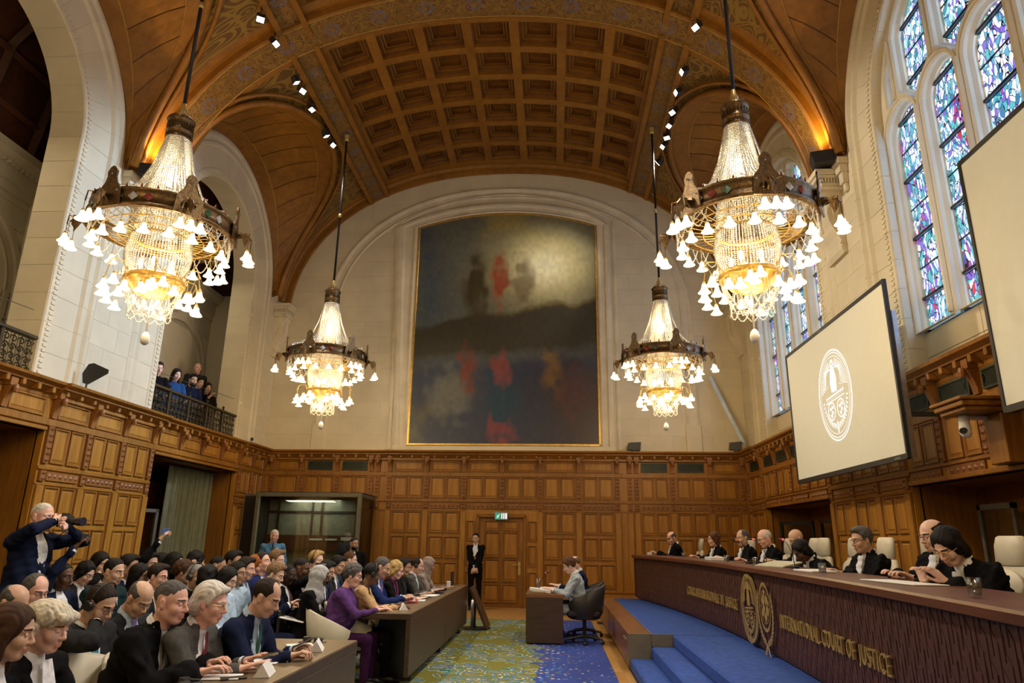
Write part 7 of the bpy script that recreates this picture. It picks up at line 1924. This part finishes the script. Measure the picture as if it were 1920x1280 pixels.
person('person with grey hair, moustache, glasses and black headphones between the two front heads', (-2.524, 7.682, 1.200), -.3, 'lap', ('jacket', 'charcoal'), 'lblue', 'navy', ('short', 'grey'), 'olive', glasses=True, phones=True, group=G3, extra=('moustache',))
person('person with smooth black hair seen from behind, beside the grey moustache', (-2.308, 7.525, 1.200), .8, 'lap', ('jacket', 'black'), 'white', None, ('bob', 'black'), 'olive', True, group=G3)
person('person with short black hair and dark skin tone, half hidden above the fair-grey head', (-2.904, 8.963, 1.250), .2, 'lap', ('jacket', 'charcoal'), 'white', None, ('crop', 'black'), 'tan', group=G3)
person('person with very long black hair in a pale blouse, looking down', (-2.112, 7.560, 1.180), -.1, 'lap', ('top', 'lblue'), 'white', None, ('long', 'black'), 'fair', True, glasses=True, pitch=.3, group=G3)
person('person with thick black hair in the last row before the dark panel', (-2.947, 9.484, 1.300), -.1, 'lap', ('jacket', 'black'), 'white', None, ('thick', 'black'), 'tan', group=G3)
person('person in a pale blue blouse and black-rimmed glasses with tied black hair', (-2.285, 8.178, 1.210), -.25, 'lap', ('top', 'lblue'), 'white', None, ('bun', 'black'), 'tan', True, glasses=True, pitch=-.05, group=G3, near=True)
person('person with brown hair in a navy suit and pale blue tie, behind the blue blouse', (-2.332, 8.504, 1.250), -.05, 'lap', ('jacket', 'navy'), 'lblue', 'lblue', ('thick', 'dark'), 'pink', group=G3)
person('person with long ginger hair in the rows behind', (-2.525, 9.231, 1.260), -.1, 'lap', ('top', 'brown'), 'white', None, ('long', 'ginger'), 'pink', True, pitch=.2, group=G3)
person('person in a navy suit and red tie with chin raised, below the guard in blue', (-2.457, 9.261, 1.300), -.1, 'lap', ('jacket', 'blue'), 'white', 'dred', ('short', 'dark'), 'pink', pitch=-.2, group=G3)
person('person with tousled brown-grey hair right below the guard in blue', (-2.511, 9.883, 1.310), -.1, 'lap', ('jacket', 'charcoal'), 'white', None, ('thick', 'fairbrown'), 'fair', group=G3)
bp = person('young person with swept fair-brown hair reading a phone, leg crossed, magazine on the lap', (-1.926, 8.404, 1.200), -.05, 'phone', ('jacket', 'navy'), 'white', 'dred', ('thick', 'fairbrown'), 'fair', pitch=.35, group=G3, near=True)
person('person with very dark skin, bald head and heavy glasses behind the fair-brown hair', (-1.893, 8.732, 1.180), -.15, 'lap', ('jacket', 'black'), 'white', 'dred', ('crop', 'black'), 'dark', glasses=True, group=G3)
pd = person('person in black holding up a camera in the middle rows', (-1.825, 8.991, 1.240), 0, 'camera', ('jacket', 'black'), 'white', None, ('crop', 'black'), 'brown', group=G3, near=True)
person('person with short blond hair and headphones far behind the raised camera', (-2.151, 10.486, 1.300), -.2, 'lap', ('jacket', 'charcoal'), 'white', None, ('thick', 'blond'), 'fair', phones=True, group=G3)
person('person in a pale grey headscarf draped to the shoulder, beside the raised camera', (-1.421, 8.496, 1.180), .1, 'typing', ('jacket', 'black'), 'white', None, ('hijab', 'lgrey'), 'brown', True, pitch=.1, group=G3, near=True)
person('person in a navy suit and tie looking down, right of the grey headscarf', (-1.640, 9.428, 1.200), 0, 'typing', ('jacket', 'navy'), 'white', 'navy', ('thick', 'black'), 'olive', pitch=.25, group=G3, near=True)
person('person in a navy suit and bright blue tie, left of the purple cardigan', (-1.880, 10.692, 1.230), -.1, 'typing', ('jacket', 'charcoal'), 'white', 'bluetie', ('thick', 'black'), 'olive', pitch=.2, group=G3, near=True)
person('person with reddish-brown hair just under the guard in the black suit', (-1.905, 11.414, 1.280), .2, 'lap', ('jacket', 'charcoal'), 'white', None, ('short', 'chest'), 'fair', group=G3)
# second desk
person('person in a purple cardigan with curly grey hair and glasses in a cream armchair', (-1.008, 8.467, 1.200), 0, 'rest', ('top', 'purple'), 'white', None, ('curly', 'dgrey'), 'pink', True, pitch=.1, glasses=True, near=True, group=G2, bulk=1.7, wid=1.2, heavy=1, legs='violetdark')
person('person in a tan jacket with black headphones, face turned away towards the neighbour', (-0.873, 8.790, 1.200), .15, 'rest', ('jacket', 'tan'), 'brown', None, ('short', 'black'), 'brown', True, pitch=.2, yaw=.5, phones=True, near=True, group=G2, bulk=.5, legs='black')
person('person in a bright blue suit and violet tie with grey-black hair and moustache', (-0.953, 9.648, 1.250), 0, 'rest', ('jacket', 'blue'), 'white', 'violet', ('short', 'dgrey'), 'olive', pitch=.25, near=True, group=G2, extra=('moustache',))
person('person with shoulder-length blond hair, glasses and a purple scarf', (-0.861, 10.100, 1.200), 0, 'typing', ('jacket', 'black'), 'plum', 'plum', ('bob', 'blond'), 'fair', True, pitch=.15, glasses=True, near=True, group=G2)
person('person with short black hair in black, right of the blond hair', (-0.949, 11.093, 1.200), -.1, 'typing', ('jacket', 'black'), 'charcoal', None, ('thick', 'black'), 'tan', True, pitch=.1, near=True, group=G2)
person('person in a grey suit with black headphones, sixth at the second desk', (-0.894, 11.845, 1.200), 0, 'typing', ('jacket', 'grey'), 'white', 'green', ('recede', 'dark'), 'pink', phones=True, pitch=.15, near=True, group=G2, bulk=.6)
person('person in a pale pinkish headscarf and jacket, last at the second desk', (-0.810, 12.425, 1.200), 0, 'typing', ('jacket', 'greytan'), 'greytan', None, ('hijab', 'greytan'), 'tan', True, pitch=.2, near=True, group=G2)
# standing people
pg = person('photographer in a navy suit standing at the left wall, long black camera at the eye', (-3.60, 6.62, 1.78), -.12, 's_camera', ('jacket', 'navy'), 'white', None, ('crop', 'white'), 'pink', near=True, bulk=.6, pitch=.0)
gu = person('guard in light blue uniform shirt and black tie standing before the glass booth', (-4.383, 14.400, 1.648), -1.2, 's_down', ('top', 'skyblue'), 'skyblue', 'black', ('crop', 'white'), 'pink', near=True, yaw=.5, bulk=.4, wid=1.05, legs='black')
person('bearded guard in a black suit, white shirt and dark tie standing by the booth corner', (-2.654, 14.200, 1.515), -1.25, 's_down', ('jacket', 'black'), 'white', 'charcoal', ('crop', 'black'), 'tan', near=True, yaw=.55, bulk=.6, extra=('beard',))
us_ = person('usher in black tailcoat, white bow tie and gilt chain standing beside the door', (-0.571, 17.550, 1.657), -PI/2, 's_front', ('jacket', 'black'), 'white', None, ('short', 'black'), 'olive', near=True, legs='black', yaw=-.05, wid=.98, bulk=.1)
# speakers desk
person('person with short ginger-brown hair in a pale grey-blue jacket at the speakers desk', (1.613, 12.350, 1.196), PI, 'typing', ('jacket', 'lightjacket'), 'white', None, ('curly', 'chest'), 'fair', True, pitch=.35, near=True, scale=1.04)
person('person with a nearly bald head in a dark blue suit, behind the ginger-haired speaker', (1.731, 13.350, 1.247), PI, 'typing', ('jacket', 'navy'), 'white', None, ('fringe', 'fairbrown'), 'fair', pitch=.2, near=True, scale=1.04)
# judges
J = [((3.888, 15.630, 1.720), -.55, .30, ('fringe', 'dgrey'), 'pink', False, True, 'judge', 'judge at the far end of the bench, balding with glasses, looking down', 0),
     ((4.299, 13.415, 1.688), 0, .0, ('bob', 'chest'), 'pink', True, False, 'judge', 'judge with short brown hair and no glasses, looking across the hall', .15),
     ((4.426, 11.870, 1.711), -.35, .05, ('recede', 'dgrey'), 'olive', False, False, 'judge', 'judge with grey beard stubble and receding dark hair, third from the far end', 0),
     ((4.451, 10.740, 1.699), -.15, .25, ('fringe', 'white'), 'pink', False, True, 'judge', 'judge with white hair and glasses looking down, fourth from the far end', 0),
     ((4.729, 10.210, 1.694), -.2, .35, ('bald', 'white'), 'olive', False, False, 'judge', 'judge with a bald head mostly hidden behind the leaning dark-haired judge', 0),
     ((4.360, 8.935, 1.548), -.1, .40, ('bob', 'black'), 'brown', True, True, 'judgelean', 'judge with black hair and glasses leaning low over the bench, hands clasped', 0),
     ((4.514, 7.555, 1.673), -.05, .10, ('thick', 'dgrey'), 'olive', False, True, 'judge', 'judge with straight black-grey hair and glasses, seen in profile', 0),
     ((4.512, 6.155, 1.709), .0, .15, ('fringe', 'dark'), 'fair', False, True, 'judge', 'judge with a high forehead and dark glasses half hidden behind the nearest judge', 0),
     ((4.224, 5.395, 1.621), -.15, .35, ('bob', 'black'), 'fair', True, 'gold', 'judgelean', 'nearest judge, black wavy bob and gold glasses, leaning over papers', 0)]
for p, dyaw, pit, hair, sk, fem, gl_, pose, lab, ry in J:
    rz = PI-2*(p[1]-9.3)/70+.12
    person(lab, p, rz+ry, pose, ('robe', 'black'), 'white', 'jabot', hair, sk, fem, yaw=-dyaw, pitch=pit, glasses=gl_, near=True, group=G4, extra=('moustache',) if 'beard' in lab else (), wid=1.08, bulk=.2)
# balcony
bal = [((-6.980, 13.660, 5.018), -.7, ('thick', 'brown'), 'fair', False, 's_rail', 'person in black at the left end of the balcony, by the pier'), ((-6.980, 14.378, 5.050), -.6, ('long', 'dark'), 'fair', True, 's_rail', 'person with long dark hair and a blue top on the balcony'),
       ((-7.750, 16.633, 5.756), -.8, ('bald', 'dark'), 'pink', False, 's_down', 'tall person with a bald head standing at the back of the balcony'), ((-6.980, 15.093, 5.093), -.6, ('thick', 'black'), 'olive', False, 's_rail', 'person with dark beard leaning on the balcony rail'),
       ((-7.150, 15.730, 5.174), -.6, ('bun', 'black'), 'olive', True, 's_rail', 'person in a white top beside the bearded one on the balcony'), ((-6.980, 15.793, 5.056), -.7, ('long', 'black'), 'tan', True, 's_face', 'person at the right end of the balcony group with a hand at the face')]
for k, (p, rz, hair, sk, fem, pose, lab) in enumerate(bal):
    person(lab, p, rz, pose, ('top', ('black', 'bluetie', 'charcoal', 'navy', 'white', 'black')[k]), 'white', None, hair, sk, fem, pitch=.15, group=G5, extra=('beard',) if k == 3 else (), scale=1.08)
# things people hold
held(*nv, 'mobile_phone', 'phone', 'phone held by the navy-suited person over the nearest desk', 1, (.15, .075, .010), (.09, -.03, .02), rot=(0, -.4, .2))
held(*yg, 'mobile_phone', 'phone', 'phone held upright by the young person in dark green', 0, (.010, .07, .14), (.08, .05, .03))
held(*ps, 'mobile_phone', 'phone', 'blue phone held above the heads in front of the curtain', 0, (.010, .15, .075), (.08, .02, .03), mt=plain('blue_phone', (.05, .12, .35), .3))
held(*hr, 'compact_camera', 'camera', 'small dark camera in a raised hand at the far left', 0, (.05, .10, .065), (.08, .02, .03))
held(*bp, 'mobile_phone', 'phone', 'phone between the hands of the young fair-brown-haired person', 0, (.012, .07, .14), (.08, .05, .01), rot=(0, .5, 0))
held(*bp, 'magazine', 'magazine', 'pale magazine on the lap of the young fair-brown-haired person', 1, (.28, .22, .012), (.06, -.06, -.16), mt=PAPER, rot=(0, .2, .2))
for q, l in ((pc, 'black camera held up in front of the curtain'), (pd, 'compact black camera held up by dark hands in the middle rows')):
    o, K, s = q; cm = held(*q, 'camera', 'camera', l, 0, (.06, .13, .09), (.10, .06, .02)); b = MB(); b.tube([(.03, 0, 0), (.09, 0, 0)], [.035, .032], 12); b.obj('lens', BLACKP, cm)
o, K, s = pg; cm = held(*pg, 'camera', 'camera', 'large black camera with a long telephoto lens held by the photographer', 0, (.07, .14, .11), (.08, .06, -.02))
b = MB(); b.tube([(.03, 0, 0), (.09, 0, 0), (.13, 0, 0), (.14, 0, 0), (.20, 0, 0)], [.032, .034, .034, .040, .042], 16); b.obj('lens', BLACKP, cm); b = MB(); b.lathe([(0, .0), (.043, 0), (.0, -.008)], 14); me = b.mesh('front_glass', plain('lens_glass', (.03, .03, .05), .05)); link('front_glass', me, cm, (.202, 0, 0), rot=(0, PI/2, 0))
MB().bbox(-.03, .02, -.035, .035, .05, .08, .006).obj('viewfinder', BLACKP, cm); MB().tube([(0, .07, .03), (-.06, .10, -.08), (-.12, .05, -.16), (-.16, .0, -.10)], .006, 5).obj('neck_strap', BLACKP, cm)
# usher's chain and bow tie
o, K, s = us_; b = MB(); b.tube([(K['neck'][0]+.02+.115*math.sin(PI*t), .085*math.cos(PI*t), K['neck'][2]+.03-.30*math.sin(PI*t)) for t in np.linspace(0, 1, 15)], .007, 5); b.lathe([(0, .03), (.026, .0), (0, -.03)], 8, (K['neck'][0]+.15, 0, K['neck'][2]-.31)); b.obj('gilt_chain', GILT, o)
b = MB(); 
for q in (-1, 1): b.add([(K['neck'][0]+.085, 0, K['neck'][2]+.035), (K['neck'][0]+.088, q*.05, K['neck'][2]+.06), (K['neck'][0]+.088, q*.05, K['neck'][2]+.01)], [(0, 1, 2)])
b.obj('bow_tie', PAPER, o)
# guard's badges
o, K, s = gu; b = MB(); b.lathe([(0, .035), (.03, .0), (0, -.035)], 6, (K['chest'][0]+.125, .075, K['chest'][2]+.07)); b.obj('chest_badge', GILT, o)
for q in (-1, 1): MB().bbox(K['chest'][0]+.10, K['chest'][0]+.137, q*.08-.045, q*.08+.045, K['chest'][2]-.02, K['chest'][2]+.045, .01).obj('breast_pocket', cloth('skyblue_cloth', CL_['skyblue']), o)
e, t = K['arms'][1]; sh_ = K['sh'][1]; MB().bbox(sh_[0]-.03, sh_[0]+.05, sh_[1]+.035, sh_[1]+.064, sh_[2]-.14, sh_[2]-.05, .008).obj('shoulder_patch', plain('yellow_patch', (.55, .42, .06), .7), o)
# badge of the blond person
# cream armchairs at the two desks
sc1 = None
for o, K, s in PEOPLE:
    if o.get('group') in (G1, G2):
        lab = 'cream shell armchair of the '+' '.join(o['label'].replace('person in a', 'one in the').replace('person in', 'one in').replace('person with', 'one with').replace(',', '').split()[:10])
        if sc1 is None: q = sc1 = shell_chair(lab, CREAM, o.location, o.rotation_euler.z, False, s*1.02)
        else: q = dup(sc1, o.location, o.rotation_euler.z, lab, None, s*1.02)
        q['group'] = 'cream armchairs at the two desks'; q.location.z = 0
# plain dark stacking chairs under everybody else
def stack_chair():
    t = thing('stacking_chair', 'dark stacking chair', 'chair')
    MB().bbox(-.22, .23, -.23, .23, .40, .45, .02).obj('seat', BLACKP, t); MB().bbox(-.25, -.215, -.22, .22, .56, .82, .012).obj('backrest', BLACKP, t)
    for a in (-.2, .2):
        for q in (-1, 1): MB().tube([(a, q*.21, .41), (a*1.08, q*.22, 0)], .011, 5).obj('leg', GREY, t)
    for q in (-1, 1): MB().tube([(-.2, q*.20, .42), (-.235, q*.20, .60)], .011, 5).obj('back_post', GREY, t)
    return t
sc_ = None; nC = 0
for o, K, s in PEOPLE:
    if K['st'] or o.get('group') in (G1, G2, G4) or o['label'].startswith(('person in a purple', 'person with short ginger', 'person with a nearly bald')): continue
    if sc_ is None: sc_ = stack_chair(); q = sc_; q.location = o.location; q.rotation_euler = o.rotation_euler
    else: q = dup(sc_, o.location, o.rotation_euler.z)
    q.scale = (s,)*3; q['group'] = 'dark chairs under the seated people'; q['label'] = 'dark chair under the seated '+o['label'][:70].replace(',', '').rsplit(' ', 1)[0]
    q['label'] = ' '.join(q['label'].split()[:15])
# bag under the second desk
t = thing('handbag', 'black leather bag on the floor under the near end of the second desk', 'bag', (-.75, 8.9, 0))
MB().bbox(-.13, .13, -.2, .2, 0, .28, .05).obj('bag_body', BLKLEA, t); MB().tube([(0, .12*math.cos(k*PI/8), .27+.12*math.sin(k*PI/8)) for k in range(9)], .009, 5).obj('bag_handle', BLKLEA, t)
t = thing('name_badge', 'pale blue and white badge on the blond persons jacket', 'badge', (0, 0, 0))
_b = [p for p in PEOPLE if 'blond hair, glasses and a purple' in p[0]['label']][0]; K = _b[1]; p = K['chest']+K['R2']@np.array((.145, -.085, -.03)); t.location = (_b[0].location.x+p[0]*_b[2], _b[0].location.y+p[1]*_b[2], _b[0].location.z+p[2]*_b[2])
MB().box(-.002, .004, -.035, .035, -.05, .05).obj('badge_card', PAPER, t); MB().box(-.001, .006, -.035, .035, .01, .05).obj('badge_band', plain('badge_blue', (.1, .3, .6), .5), t)
